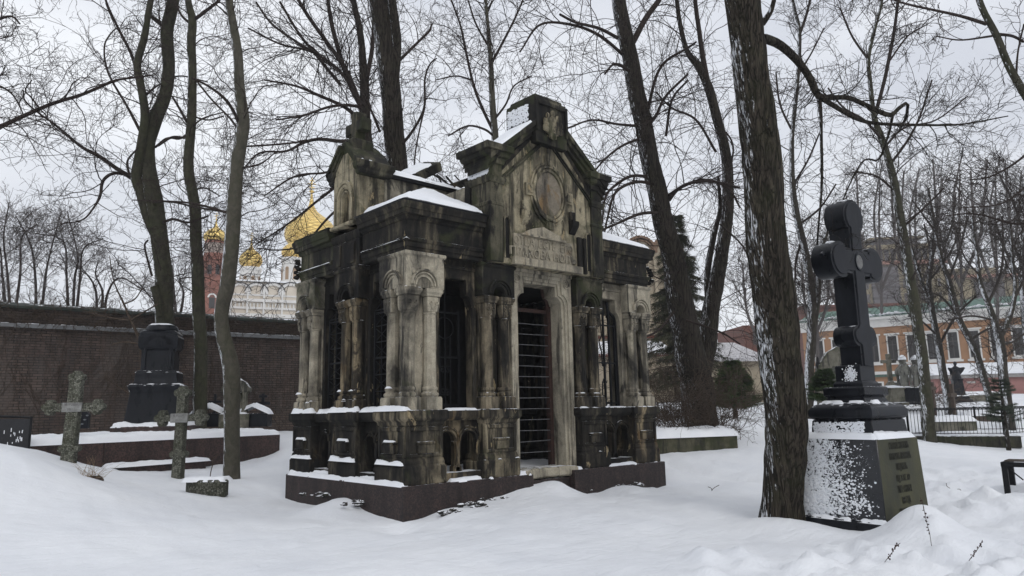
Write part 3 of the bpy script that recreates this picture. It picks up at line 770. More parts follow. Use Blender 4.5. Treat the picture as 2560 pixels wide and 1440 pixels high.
# snow on the gable: left rake, kneeler, peak
def slope_pad(x0, x1, y0, y1, zf, h, seed, parent=MA, ragged=.05, edge=.05):
    return snow_pad('snow_cap', parent, x0, x1, y0, y1, 0, h, seed, .035, edge, ragged, zf)
zl = lambda X, Y: 5.15 + (X - 1.64)*(6.07 - 5.15)/1.14 + .262
slope_pad(1.82, 2.735, -.16, .60, zl, .05, 41)
zr = lambda X, Y: 5.15 + (4.64 - X)*(6.07 - 5.15)/1.14 + .262
slope_pad(3.56, 4.5, -.10, .58, zr, .03, 42)
snow_pad('snow_cap', MA, 1.56, 1.84, -.10, .65, 5.605, .035, 43, .03, .04, .08)
snow_pad('snow_cap', MA, 2.85, 3.44, -.02, .55, 6.85, .03, 44, .03, .05, .06)
# snow stuck to the left flank of the peak block and kneelers (real clumps)
m = MB()
rg = random.Random(4)
for i in range(900):
    y = rg.uniform(-.08, .62); z = rg.uniform(6.34, 6.70)
    if y > .05 and rg.random() < .9 and z < 6.66: s = rg.uniform(.008, .02); m.blob((2.729, y, z), (s*.4, s*1.3, s), i, 6, 4, .3)
m.build('stuck_snow', M_SNOW, MA, 0)
m = MB()
for i in range(160):
    y = rg.uniform(-.02, .5); z = rg.uniform(5.10, 5.30); s = rg.uniform(.015, .035); m.blob((1.69, y, z), (s*.5, s*1.3, s), i, 6, 4, .3)
m.build('stuck_snow', M_SNOW, MA, 0)
# snow lying on ledges
sx = 0
def pad(x0, x1, y0, y1, z, h, parent=MA, rag=.05, edge=.05, res=.03):
    global sx; sx += 1
    return snow_pad('snow_cap', parent, x0, x1, y0, y1, z, h, 50 + sx, res, edge, rag)
pad(.01, .20, .02, 1.0, 1.10, .075, MA, .04); pad(.10, .26, .9, 1.5, 1.095, .07, MA, .04); pad(.01, .20, 1.45, 2.41, 1.10, .085); pad(.1, .26, 2.38, 3.05, 1.09, .07); pad(.01, .20, 3.02, 3.88, 1.10, .085)
pad(.1, .7, .03, .11, 1.10, .022, MA, .06); pad(.85, 1.56, .10, .28, 1.095, .03, MA, .04); pad(1.58, 2.37, .03, .12, 1.10, .022, MA, .06); pad(3.9, 4.66, .03, .13, 1.10, .03, MA, .04); pad(4.68, 5.4, .10, .26, 1.095, .02, MA, .08); pad(5.5, 6.2, .03, .14, 1.10, .03, MA, .06)
# plinth ledges
pad(.0, .16, .05, 3.82, .0, .07, MA, .03, .06); pad(.05, .38, .91, 1.47, .0, .10, MA, .03, .08); pad(.05, .38, 2.38, 3.04, .0, .11, MA, .03, .08)
pad(.86, 1.57, .0, .27, .0, .055, MA, .05, .06); pad(2.30, 2.60, .0, .40, .0, .06, MA, .04, .06); pad(1.5, 2.4, .0, .09, .0, .03, MA, .06, .03); pad(3.64, 3.95, .02, .5, .0, .05, MA, .05, .06); pad(4.6, 5.45, .0, .26, .0, .05, MA, .05, .06); pad(3.9, 6.2, .0, .08, .0, .025, MA, .05, .03)
pad(.1, .8, .0, .08, .0, .02, MA, .1, .03)
# base mouldings and raised blocks of the left side pedestals
for (a, b) in ((.1, .88), (1.5, 2.36), (3.07, 3.84)):
    pad(.035, .13, a, b, .30, .085, MA, .03, .05, .02); c = (a + b)/2; pad(.04, .12, c - .17, c + .17, .62, .05, MA, .02, .03, .018)
for y in (1.72, 2.10, 3.27, 3.66, .64, .225):
    pad(.07, .20, y - .15, y + .15, 1.285, .04, MA, .06, .05, .02); pad(.07, .18, y - .13, y + .13, 1.45, .03, MA, .07, .04, .018)
pad(1.6, 2.36, .045, .11, .30, .022, MA, .03, .03, .02); pad(3.9, 4.66, .045, .11, .30, .022, MA, .05, .03, .02)
for y in (1.72, 2.10, 3.27, 3.66): pad(.06, .15, y - .14, y + .14, 2.985, .03, MA, .05, .03, .018)
pad(.02, .62, 1.40, 1.545, 5.372, .04, MA, .04); pad(.0, .05, 1.62, 2.3, 4.335, .03, MA, .03, .03, .02)
pad(.06, .15, .05, 1.42, 3.745, .016, MA, .03, .02, .02)
pad(.05, .14, 2.5, 3.8, 3.745, .016, MA, .03, .02, .02)
# broken roof slabs lying on the attic
def slab(name, c, ax, size, mat, rz, rx, snow=True):
    m = MB(); a, b, h = size; m.loft(-a, a, -b, b, [(0, -h), (0, h*.5), (-.01, h)])
    o = m.build('roof_slab', mat, None, .01)
    o.location = c; o.rotation_euler = (rx[0], rx[1], rz)
    return o
s1 = slab('roof_slab', (1.60, 1.95, 5.58), None, (.46, .22, .09), M_STONE['green'], 0.12, (0.25, -.55))
tag(s1, 'large broken cornice slab tilted on the snowy mausoleum roof', 'stone slab', 'broken slabs on the mausoleum roof')
snow_pad('snow_cap', s1, -.44, .30, -.21, .2, .09, .05, 61, .03, .05, .05)
s2 = slab('roof_slab', (2.30, 1.72, 5.42), None, (.28, .20, .07), M_STONE['black'], -.2, (.2, -.45))
tag(s2, 'smaller charred roof slab leaning beside the gable, behind the left kneeler', 'stone slab', 'broken slabs on the mausoleum roof')
snow_pad('snow_cap', s2, -.27, .25, -.19, .18, .07, .04, 62, .03, .05, .06)
m = MB(); rg = random.Random(8)
for i in range(16):
    a = Vector((rg.uniform(1.9, 2.6), rg.uniform(1.4, 2.1), rg.uniform(5.2, 5.4))); b = a + Vector((rg.uniform(-.5, .5), rg.uniform(-.2, .2), rg.uniform(.05, .3))); m.tube([a, b], rg.uniform(.012, .022), 4)
tag(m.build('roof_debris', M_STONE['black'], None), 'heap of charred laths sticking out of the mausoleum roof', 'debris')
# ------------------------------------------------------------------ ground
GP = []  # control points x, y, z
def g_px(px, py, d): q = at(px, py, d); GP.append(tuple(q))
for a in [(1006, 1314, 10.1), (1662, 1224, 14.6), (712, 1252, 13.3), (1334, 1216, 12.3), (1430, 1232, 12.8), (1870, 1262, 11.6), (2230, 1345, 9.4), (1960, 1312, 10.4), (1985, 1335, 9.9),
          (1280, 1440, 7.1), (700, 1440, 7.0), (0, 1440, 7.0), (1900, 1440, 7.0), (2560, 1440, 6.6), (2560, 1330, 9.2), (2330, 1290, 10.6),
          (0, 1112, 10.2), (70, 1125, 10.4), (150, 1175, 11.2), (0, 1235, 9.2), (300, 1250, 10.4), (330, 1215, 13.2), (250, 1184, 15.5), (400, 1172, 16.8), (447, 1180, 15), (580, 1198, 16), (700, 1143, 19.7), (560, 1160, 18.3), (640, 1150, 19),
          (690, 1200, 15.5), (560, 1240, 12.8), (300, 1330, 8.6), (730, 1105, 20), (75, 1116, 14.4),
          (2400, 1210, 13.8), (2520, 1220, 13), (2400, 1110, 26), (1950, 1185, 16), (1700, 1165, 17), (1660, 1132, 18), (1845, 1118, 19), (2560, 1105, 27),
          (1740, 1062, 22), (1840, 1085, 21), (1640, 1090, 20.5), (1900, 1040, 30), (2250, 1010, 40), (2400, 1000, 46), (2480, 990, 50), (2050, 1010, 40), (1500, 1030, 34)]: g_px(*a)
for (x, y, z) in [(0, 0, -.50), (3, 0, -.42), (-3, -2, -.52), (0, 4, -.38), (6.3, 0, -.40), (6.3, 4, -.1), (3, 5, -.2), (-12, -4, .25), (-14, -14, -.3), (0, -16, -.6), (10, -16, -.6), (-6, -9.2, -.56), (-10, 10, .25), (-3, 18, .5), (7, 17, .5), (14, 14, .7)]: GP.append((x, y, z))
for a_ in range(0, 360, 30): GP.append((120*math.cos(R(a_)), 120*math.sin(R(a_)), 1.6))
GPA = np.array(GP)
def _tps(P, lam=.02):
    n = len(P); d = np.hypot(P[:, None, 0] - P[None, :, 0], P[:, None, 1] - P[None, :, 1])
    K = np.where(d > 0, d*d*np.log(np.maximum(d, 1e-9)), 0)/50 + lam*np.eye(n)
    Q = np.c_[np.ones(n), P[:, 0], P[:, 1]]
    A = np.block([[K, Q], [Q.T, np.zeros((3, 3))]]); return np.linalg.solve(A, np.r_[P[:, 2], 0, 0, 0])
_W = _tps(GPA)
def gz(x, y, detail=True):
    x = np.asarray(x, float); y = np.asarray(y, float); sh = x.shape; x = x.ravel(); y = y.ravel()
    r = np.hypot(x, y); k = np.where(r > 115, 115/np.maximum(r, 1), 1); xx = x*k; yy = y*k
    z = np.zeros_like(x)
    for s in range(0, len(x), 20000):
        d2 = (xx[s:s+20000, None] - GPA[None, :, 0])**2 + (yy[s:s+20000, None] - GPA[None, :, 1])**2
        z[s:s+20000] = (.5*d2*np.log(np.maximum(d2, 1e-12))/50)@_W[:len(GPA)] + _W[-3] + _W[-2]*xx[s:s+20000] + _W[-1]*yy[s:s+20000]
    for (mx_, my_, mr, mh) in MOUNDS:
        z += mh*np.exp(-((x - mx_)**2 + (y - my_)**2)/(mr*mr))
    if detail:
        dd = np.hypot(x - CAM[0], y - CAM[1])
        z += .05*(fbm(x*.9, y*.9, 3) - .47)*2 + .018*(fbm(x*3.7, y*3.7, 9) - .47)*2*np.clip(dd/6, .5, 1.6)
        # trampled lumps and old footprints, right foreground and beyond
        rx = (x - CAM[0])*RT[0] + (y - CAM[1])*RT[1]; fy_ = (x - CAM[0])*_f0[0] + (y - CAM[1])*_f0[1]
        m_ = np.clip((rx - 1.2)/1.5, 0, 1)*np.clip((9.2 - fy_)/1.5, 0, 1) + np.clip((rx - 6.0)/1, 0, 1)*np.clip((fy_ - 9.5)/2, 0, 1)*np.clip((18 - fy_)/3, 0, 1)
        l = fbm(x*2.6, y*2.6, 31, 3)
        z += m_*(.50*np.clip(l - .47, 0, 1) - .42*np.clip(.38 - l, 0, 1))
    return z.reshape(sh)
MOUNDS = []
def mound(px, py, d, r, h): q = at(px, py, d); MOUNDS.append((q[0], q[1], r, h))
mound(2305, 1340, 9.25, .46, .36); mound(2330, 1370, 8.6, .55, .22); mound(2190, 1400, 8.2, .7, .10)
mound(1130, 1275, 10.9, .30, .07); mound(850, 1235, 11.7, .5, .20); mound(1000, 1330, 10.0, .25, -.10); mound(1290, 1215, 12.3, .4, .10); mound(1560, 1230, 13.6, .5, .10); mound(1385, 1215, 12.5, .38, .22)
mound(2540, 1085, 26, .9, .5); mound(2020, 1345, 9.7, .5, .12); mound(1940, 1320, 10.2, .5, .12)
mound(2395, 1030, 31, 1.6, .3); mound(2300, 1040, 32, 1.2, .25)
for i in range(26):
    rg = random.Random(i); mound(rg.uniform(2330, 2560), rg.uniform(1180, 1330), rg.uniform(9.5, 14), rg.uniform(.10, .25), rg.choice((-.10, -.07, .10, .13)))
for i in range(10):
    rg = random.Random(100 + i); mound(rg.uniform(1650, 2450), rg.uniform(1370, 1440), rg.uniform(6.8, 8), rg.uniform(.09, .2), rg.choice((-.07, .08, .09)))
for i in range(16): mound(1660 + i*17, 1152 + i*2.6, 17.3 - i*.15, .22, -.10 if i % 2 else -.06)
for i in range(40):
    rg = random.Random(300 + i); mound(rg.uniform(2060, 2560), rg.uniform(1350, 1440), rg.uniform(6.8, 8.6), rg.uniform(.07, .16), rg.choice((-.07, -.05, .06, .08)))
rad = [0.6]
while rad[-1] < 900: rad.append(rad[-1]*1.0125 + .012)
rad = np.array(rad)
ang = np.concatenate([np.arange(-48, 48, .22), np.arange(48, 312, 3.0)])
ang = np.radians(ang) + YAW
RR, AA = np.meshgrid(rad, ang, indexing='ij')
GX = CAM[0] + RR*np.sin(AA); GY = CAM[1] + RR*np.cos(AA)
GZ = gz(GX, GY)
na = len(ang); nr = len(rad)
i = np.arange(nr - 1)[:, None]*na; j = np.arange(na)[None]; j2 = (j + 1) % na
Q = np.stack([i + j, i + na + j, i + na + j2, i + j2], -1).reshape(-1, 4)[:, ::-1]
V = np.stack([GX, GY, GZ], -1).reshape(-1, 3)
c0 = len(V); V = np.vstack([V, [[CAM[0], CAM[1], float(gz(np.array([CAM[0]]), np.array([CAM[1]]))[0])]]])
Qc = np.array([[c0, k, (k + 1) % na, (k + 1) % na] for k in range(na)])
gr = np_mesh('ground', V, Q, M_GROUND); gr['kind'] = 'structure'
def G(x, y): return float(gz(np.array([x]), np.array([y]))[0])

# ------------------------------------------------------------------ trees
def resample(P, R_, n):
    P = np.asarray(P, float); R_ = np.asarray(R_, float); m = len(P)
    # Catmull-Rom, arc-length resampled
    E = np.vstack([2*P[0] - P[1], P, 2*P[-1] - P[-2]])
    out = []; rr = []
    for k in range(m - 1):
        p0, p1, p2, p3 = E[k:k + 4]
        for t in np.linspace(0, 1, 12, endpoint=False):
            out.append(.5*((2*p1) + (-p0 + p2)*t + (2*p0 - 5*p1 + 4*p2 - p3)*t*t + (-p0 + 3*p1 - 3*p2 + p3)*t**3)); rr.append(R_[k]*(1 - t) + R_[k + 1]*t)
    out.append(P[-1]); rr.append(R_[-1]); out = np.array(out); rr = np.array(rr)
    s = np.r_[0, np.cumsum(np.linalg.norm(np.diff(out, axis=0), axis=1))]
    q = np.linspace(0, s[-1], n)
    return np.stack([np.interp(q, s, out[:, c]) for c in range(3)], 1), np.interp(q, s, rr)

def limb_px(path, d0, d1=None, n=20):
    """path of (px, py, width px) at depth d0..d1 -> points, radii"""
    d1 = d0 if d1 is None else d1; m = len(path); P = []; r = []
    for k, (x, y, w_) in enumerate(path):
        d = d0 + (d1 - d0)*k/(m - 1); P.append(at(x, y, d)); r.append(w_*d/FPX/2*1.0)
    return resample(P, r, n)

def tubes(P, Rr, sides, bark=0, seed=0):
    """P (K,n,3), Rr (K,n) -> verts, quads"""
    K, n, _ = P.shape
    T = np.gradient(P, axis=1); T /= np.maximum(np.linalg.norm(T, axis=2, keepdims=True), 1e-9)
    ref = np.where(np.abs(T[:, :1, 2:3]) > .8, np.array([1., .13, .0]), np.array([.05, .1, 1.]))
    u = np.cross(T, ref); u /= np.maximum(np.linalg.norm(u, axis=2, keepdims=True), 1e-9); v = np.cross(T, u)
    a = 2*np.pi*np.arange(sides)/sides
    rr = Rr[:, :, None]*np.ones(sides)
    if bark:
        s = np.cumsum(np.linalg.norm(np.diff(P, axis=1, prepend=P[:, :1]), axis=2), axis=1)
        ang_ = a[None, None]*np.ones_like(rr); hh = s[:, :, None]*np.ones_like(rr)
        per = sides
        nz_ = .5*vnoise(ang_/(2*np.pi)*14, hh*1.6, seed) + .5*np.abs(vnoise(ang_/(2*np.pi)*34, hh*2.6, seed + 3) - .5)*2
        # fade the seam
        fade = np.minimum(a, 2*np.pi - a)/.5; fade = np.clip(fade, 0, 1)[None, None]
        rr = rr*(1 + bark*((nz_ - .5)*fade)*1.3 + .05*np.sin(hh*3.1 + ang_)*1.0)
    V = P[:, :, None] + u[:, :, None]*(np.cos(a)[None, None, :, None]*rr[..., None]) + v[:, :, None]*(np.sin(a)[None, None, :, None]*rr[..., None])
    V = V.reshape(-1, 3)
    k = np.arange(K)[:, None, None]*n*sides; i = np.arange(n - 1)[None, :, None]*sides; j = np.arange(sides)[None, None]; j2 = (j + 1) % sides
    Q = np.stack([k + i + j, k + i + j2, k + i + sides + j2, k + i + sides + j], -1).reshape(-1, 4)
    return V, Q

def children(P, Rr, count, rng, tmin, length, ang, up, wig, nseg, rfrac, rmin, bend=.5, taper=.35, droop=0.0, flat=0.0, tpow=.8, rcap=9):
    K, n, _ = P.shape
    seg = np.linalg.norm(np.diff(P, axis=1), axis=2).sum(1); idx = rng.choice(K, count, p=seg/seg.sum())
    t = tmin + (1 - tmin)*rng.random(count)**tpow; f = t*(n - 1); k = np.minimum(f.astype(int), n - 2); fr = (f - k)[:, None]
    p0 = P[idx, k]*(1 - fr) + P[idx, k + 1]*fr; tan = P[idx, k + 1] - P[idx, k]; tan /= np.maximum(np.linalg.norm(tan, axis=1, keepdims=True), 1e-9)
    r0 = np.maximum((Rr[idx, k]*(1 - fr[:, 0]) + Rr[idx, k + 1]*fr[:, 0])*rfrac*rng.uniform(.6, 1.1, count), rmin); r0 = np.minimum(r0, rcap*rng.uniform(.5, 1, count))
    q = rng.normal(size=(count, 3)); per = np.cross(tan, q); per /= np.maximum(np.linalg.norm(per, axis=1, keepdims=True), 1e-9)
    a = np.radians(rng.uniform(ang[0], ang[1], count))[:, None]
    d = tan*np.cos(a) + per*np.sin(a); d[:, 2] += up; d[:, 2] *= (1 - flat); d /= np.linalg.norm(d, axis=1, keepdims=True)
    Ln = rng.uniform(length[0], length[1], count)*(1.15 - .55*t)
    bv = rng.normal(size=(count, 3))*bend/nseg
    out = np.zeros((count, nseg + 1, 3)); out[:, 0] = p0
    for s in range(nseg):
        d = d + bv + rng.normal(size=(count, 3))*wig; d[:, 2] -= droop*(s/nseg)
        d /= np.linalg.norm(d, axis=1, keepdims=True)
        out[:, s + 1] = out[:, s] + d*(Ln/nseg)[:, None]
    rad_ = r0[:, None]*np.linspace(1, taper, nseg + 1)[None]
    return out, np.maximum(rad_, rmin*.8)

def grow(limbs, seed, n1, n2, n3, L1, L2, L3, rmin=.005, up=(.25, .2, .15), wig=(.16, .22, .28), ang=((35, 70), (30, 75), (25, 70)), droop=(0, 0, 0), tmin=.25, sides=(5, 4, 3), bend=.6, flat=0., n4=0, L4=(.1, .25)):
    rng = np.random.default_rng(seed)
    P = np.stack([resample(p, r, 24)[0] for p, r in limbs]); Rr = np.stack([resample(p, r, 24)[1] for p, r in limbs])
    A, ra = children(P, Rr, n1, rng, tmin, L1, ang[0], up[0], wig[0], 13, .45, rmin*1.6, bend, .3, droop[0], flat, .8, rmin*4.2)
    B, rb = children(A, ra, n2, rng, .12, L2, ang[1], up[1], wig[1], 9, .6, rmin*1.15, bend, .4, droop[1], flat, .8, rmin*2.0)
    C, rc = children(B, rb, n3, rng, .12, L3, ang[2], up[2], wig[2], 6, .6, rmin, bend, .5, droop[2], flat)
    out = [(A, ra, sides[0]), (B, rb, sides[1]), (C, rc, sides[2])]
    if n4:
        Dd, rd = children(C, rc, n4, rng, .15, L4, ang[2], up[2], wig[2], 4, .8, rmin*.9, bend, .6, droop[2], flat); out.append((Dd, rd, 3))
    return out

def join(parts):
    Vs = []; Qs = []; b = 0
    for V, Q in parts: Vs.append(V); Qs.append(Q + b); b += len(V)
    return np.vstack(Vs), np.vstack(Qs)

def tree(name, label, cat, trunks, limbs=(), mat=M_BARK, tmat=M_TWIG, group=None, crown=None, base=None, sides=20, bark=.10, seed=0, grow_from=None, rings=70, free=False):
    """trunks, limbs: lists of (points, radii). free: the foot is out of sight"""
    P0 = trunks[0][0][0]; b = np.array(base if base is not None else P0, float)
    root = thing(name, label, cat, b, 0, group)
    parts = []
    for k, (p, r) in enumerate(trunks):
        p2, r2 = resample(p, r, rings); parts.append(tubes(p2[None], r2[None], sides, bark, seed + k))
    V, Q = join(parts); np_mesh('trunk', V - b, Q, mat, root)
    cr = []
    for k, (p, r) in enumerate(limbs):
        p2, r2 = resample(p, r, 36); cr.append(tubes(p2[None], r2[None], 8, .12, seed + 40 + k))
    if crown:
        for A, ra, s in grow(list(grow_from) if grow_from is not None else list(trunks) + list(limbs), seed, **crown): cr.append(tubes(A, ra, s))
    if cr:
        V, Q = join(cr); np_mesh('crown', V - b, Q, tmat, root)
    return root

def foot(l, depth=None):
    """drop the start of a limb to the ground"""
    p, r = l
    z = G(p[0][0], p[0][1]) - .25
    q = p[0].copy(); q[2] = z
    if p[0][2] - z > .05: p = np.vstack([q, p]); r = np.r_[r[0]*1.12, r]
    return p, r

# foreground furrowed tree, right
tr = limb_px([(1957, 1345, 132), (1957, 1300, 113), (1959, 1240, 99), (1963, 1120, 99), (1964, 1000, 104), (1945, 850, 103), (1927, 690, 99), (1911, 520, 94), (1897, 345, 90), (1878, 170, 86), (1853, 0, 84), (1830, -160, 79)], 10.5, 10.2, 60)
l1 = limb_px([(1905, 96, 24), (1918, 98, 24), (1950, 113, 22), (1989, 148, 20), (2023, 192, 19), (2048, 241, 18), (2087, 243, 13), (2127, 246, 12), (2181, 271, 12), (2225, 288, 12), (2246, 272, 10), (2270, 258, 8), (2262, 300, 6), (2245, 330, 5)], 10.3, 11.8, 40)
l2 = limb_px([(2048, 241, 14), (2087, 266, 12), (2137, 295, 10), (2186, 308, 9), (2284, 312, 7), (2402, 311, 5), (2520, 290, 3)], 10.9, 12.0, 30)
l3 = limb_px([(2048, 250, 12), (2052, 290, 9), (2053, 344, 8), (2055, 430, 7), (2053, 492, 6), (2045, 580, 5), (2040, 690, 4)], 10.9, 11.2, 24)
l4 = limb_px([(2232, 286, 8), (2220, 340, 6), (2195, 400, 5), (2160, 400, 4), (2120, 470, 4), (2085, 560, 3)], 11.6, 12.0, 20)
l5 = limb_px([(1905, 60, 16), (1930, 20, 12), (1945, -60, 10)], 10.2, 10, 8)
fgt = tree('furrowed_tree', 'massive furrowed dark trunk with a snow plastered left side beside the black cross monument', 'tree', [tr], [l1, l2, l3, l4, l5], M_BARK_FG, M_BARK, bark=.16, sides=72, rings=260, seed=11, grow_from=[l1, l2, l3, l4], base=at(1962, 1312, 10.45),
     crown=dict(n1=40, n2=179, n3=560, L1=(.5, 1.5), L2=(.3, .9), L3=(.12, .45), rmin=.0036, up=(.1, .08, .05), wig=(.12, .18, .25), droop=(.03, .02, .0), tmin=.3))
# knot on the trunk
kq = at(1928, 312, 10.05)
m = MB(); m.blob((0, 0, 0), (.10, .07, .15), 5, 12, 8, .2); kn = m.build('knot', M_BARK_FG, fgt, 0); kn.location = Vector(kq) - fgt.location

# twin stemmed tree, left
d = 21
A = foot(limb_px([(416, 1040, 54), (413, 900, 48), (411, 740, 42), (401, 607, 40), (384, 505, 44), (372, 422, 36), (369, 359, 34), (380, 318, 36), (391, 290, 35), (412, 243, 30), (421, 174, 29), (418, 80, 30), (427, 30, 30), (434, -20, 28), (440, -160, 24)], d, d, 50))
B = limb_px([(392, 580, 34), (372, 540, 30), (352, 480, 27), (341, 445, 26), (346, 410, 24), (354, 359, 22), (362, 285, 21), (353, 215, 19), (343, 160, 18), (360, 95, 17), (370, 40, 15), (379, -20, 14), (384, -140, 10)], d, d - .6, 40)
S = limb_px([(401, 790, 18), (392, 740, 18), (384, 716, 17)], d - .3, d - .3, 6)
lb = [limb_px([(338, 449, 14), (296, 424, 11), (248, 391, 10), (211, 372, 8), (180, 348, 7), (137, 311, 6), (100, 285, 5), (63, 253, 4), (58, 225, 3)], d, d - 2, 24),
      limb_px([(333, 440, 9), (286, 433, 8), (258, 452, 8), (250, 490, 7), (232, 522, 5), (205, 550, 4), (150, 560, 3)], d, d - 1.6, 20),
      limb_px([(358, 470, 8), (330, 445, 6), (318, 405, 5), (345, 370, 4)], d, d - .5, 10),
      limb_px([(350, 210, 9), (330, 140, 8), (300, 80, 7), (272, 20, 6), (250, -40, 5)], d, d - 1, 14),
      limb_px([(352, 330, 8), (320, 270, 6), (270, 180, 5), (262, 110, 4), (290, 70, 3)], d, d + 1, 14),
      limb_px([(404, 60, 14), (380, 42, 10), (370, 30, 8)], d, d, 6),
      limb_px([(400, 560, 7), (432, 548, 7), (470, 556, 6), (520, 540, 5)], d, d - 1, 12),
      limb_px([(388, 368, 6), (420, 345, 6), (455, 345, 5), (500, 300, 4), (560, 280, 3)], d, d - 1, 12),
      limb_px([(363, 240, 6), (400, 210, 4), (450, 190, 4), (520, 205, 3)], d, d + .8, 12),
      limb_px([(380, 690, 6), (362, 618, 5), (370, 600, 4)], d, d - .3, 6),
      limb_px([(372, 505, 6), (430, 505, 5), (500, 520, 5), (572, 530, 6)], d, d - 3, 12)]
tree('twin_stemmed_tree', 'olive barked tree forking into two crooked stems behind the black stepped monument', 'tree', [A, B, S], lb, M_BARK_GR, M_TWIG, bark=.05, sides=24, rings=90, seed=21, grow_from=[B] + lb + [A],
     crown=dict(n1=138, n2=702, n3=2660, L1=(1.0, 3.6), L2=(.5, 1.6), L3=(.15, .55), rmin=.005, up=(.05, .08, .1), wig=(.17, .22, .30), tmin=.25))
# slim dark tree next to it
d = 20.4
A = foot(limb_px([(500, 1010, 34), (502, 900, 32), (497, 760, 31), (491, 623, 29), (488, 528, 27), (473, 438, 26), (473, 370, 24), (480, 275, 22), (481, 185, 20), (478, 106, 21), (482, 50, 20), (470, 0, 16), (460, -120, 12)], d, d, 50))
lb = [limb_px([(484, 50, 9), (505, 35, 9), (523, 21, 8), (548, 0, 7), (575, -40, 5)], d, d - .4, 10), limb_px([(478, 60, 8), (455, 40, 6), (440, 10, 5), (425, -20, 4)], d, d, 10),
      limb_px([(470, 310, 7), (448, 270, 6), (430, 240, 5)], d, d - .4, 8), limb_px([(465, 345, 7), (430, 343, 6), (395, 365, 5)], d, d, 8),
      limb_px([(480, 290, 5), (520, 300, 4), (560, 290, 4)], d, d + .5, 8), limb_px([(490, 200, 5), (530, 250, 5), (570, 290, 5), (592, 318, 6)], d, d - 2, 10),
      limb_px([(478, 480, 5), (510, 470, 4), (550, 490, 3)], d, d + .5, 8)]
tree('slim_tree', 'slender dark tree between the twin stemmed tree and the smooth curved trunk', 'tree', [A], lb, M_BARK_GR, M_TWIG, bark=.05, sides=20, rings=80, seed=31, grow_from=[A] + lb,
     crown=dict(n1=55, n2=296, n3=1120, L1=(.9, 3.0), L2=(.5, 1.4), L3=(.15, .5), rmin=.0048, up=(.05, .08, .1), wig=(.17, .22, .30), tmin=.3))
# smooth curved trunk
d = 16
A = foot(limb_px([(580, 1200, 42), (579, 1120, 38), (579, 1037, 38), (581, 955, 41), (575, 905, 40), (560, 850, 36), (553, 800, 34), (560, 750, 35), (568, 720, 36), (576, 634, 37), (586, 528, 35), (591, 422, 33), (606, 330, 31), (609, 300, 31), (598, 211, 25), (594, 132, 23), (582, 53, 20), (573, 0, 19), (566, -140, 16)], d, d, 60))
lb = [limb_px([(600, 316, 9), (585, 280, 8), (560, 245, 7), (520, 215, 6), (480, 195, 5)], d, d - 1, 12), limb_px([(612, 366, 5), (680, 362, 5), (740, 356, 5), (800, 345, 5)], d, d + 1.5, 12),
      limb_px([(578, 536, 7), (530, 520, 6), (470, 507, 5), (400, 502, 4), (330, 500, 3)], d, d + .5, 14), limb_px([(600, 420, 5), (650, 410, 4), (690, 380, 3)], d, d - .5, 8)]
tree('smooth_trunk_tree', 'smooth grey curved trunk with a thin line of snow standing right of the mosaic crosses', 'tree', [A], lb, M_BARK_SM, M_TWIG, bark=.03, sides=26, rings=100, seed=41, grow_from=lb + [A],
     crown=dict(n1=36, n2=202, n3=770, L1=(.7, 2.3), L2=(.4, 1.1), L3=(.12, .4), rmin=.004, up=(.05, .08, .1), wig=(.16, .22, .3), tmin=.45))
# tree outside the left edge: its branches reach in
d = 14.5
A = foot(limb_px([(-240, 1130, 70), (-220, 800, 60), (-190, 500, 50), (-200, 200, 44), (-190, -100, 34)], d, d, 24))
lb = [limb_px([(-195, 480, 22), (-120, 400, 17), (-40, 335, 13), (5, 315, 11), (50, 294, 10), (132, 259, 9), (200, 238, 8), (264, 211, 7), (296, 199, 6), (345, 193, 5), (391, 187, 3)], d, d + 1, 30),
      limb_px([(-195, 250, 16), (-120, 160, 10), (-50, 80, 8), (20, 40, 6), (50, 60, 4)], d, d, 14), limb_px([(-195, 150, 14), (-120, 40, 10), (-60, -20, 7), (30, -30, 5)], d, d + 1, 14),
      limb_px([(100, 272, 5), (75, 240, 4), (63, 225, 3), (80, 200, 3)], d + .4, d + .3, 8), limb_px([(-195, 330, 12), (-100, 260, 8), (-30, 210, 6), (30, 235, 4), (60, 290, 3)], d, d, 12)]
tree('overhanging_tree', 'tree beyond the left edge whose single long branch reaches in over the brick wall', 'tree', [A], lb, M_BARK, M_TWIG, seed=51, grow_from=lb,
     crown=dict(n1=64, n2=327, n3=1330, L1=(.7, 2.2), L2=(.3, 1.0), L3=(.12, .4), rmin=.0040, up=(.0, .05, .08), wig=(.18, .22, .3), tmin=.15))
# thick trunk rising behind the mausoleum
d = 18.5
A = foot(limb_px([(1000, 1040, 66), (998, 800, 60), (994, 560, 56), (992, 420, 52), (984, 320, 51), (973, 200, 50), (966, 120, 52), (958, 60, 56), (952, 0, 58), (946, -140, 52)], d, d, 40))
B = limb_px([(986, 200, 24), (992, 120, 24), (986, 50, 23), (980, 0, 22), (975, -120, 18)], d, d - .3, 14)
lb = [limb_px([(988, 380, 9), (1030, 330, 7), (1060, 270, 6), (1062, 200, 5), (1075, 160, 4), (1092, 146, 3)], d, d - 1.5, 16), limb_px([(1062, 268, 5), (1052, 310, 4), (1040, 370, 4), (1035, 420, 3)], d - 1, d - 1.2, 8),
      limb_px([(950, 330, 7), (930, 280, 6), (915, 250, 4)], d, d - .6, 8), limb_px([(1000, 150, 7), (1080, 70, 6), (1079, 60, 4)], d, d, 6)]
tree('thick_trunk_tree', 'thick upright trunk with a snow dusted edge rising straight behind the mausoleum roof', 'tree', [A, B], lb, M_BARK, M_TWIG, bark=.12, sides=36, rings=110, seed=61, grow_from=lb + [A],
     crown=dict(n1=64, n2=358, n3=1400, L1=(.9, 3.0), L2=(.4, 1.3), L3=(.15, .5), rmin=.0045, up=(.05, .05, .05), wig=(.16, .22, .3), tmin=.3))
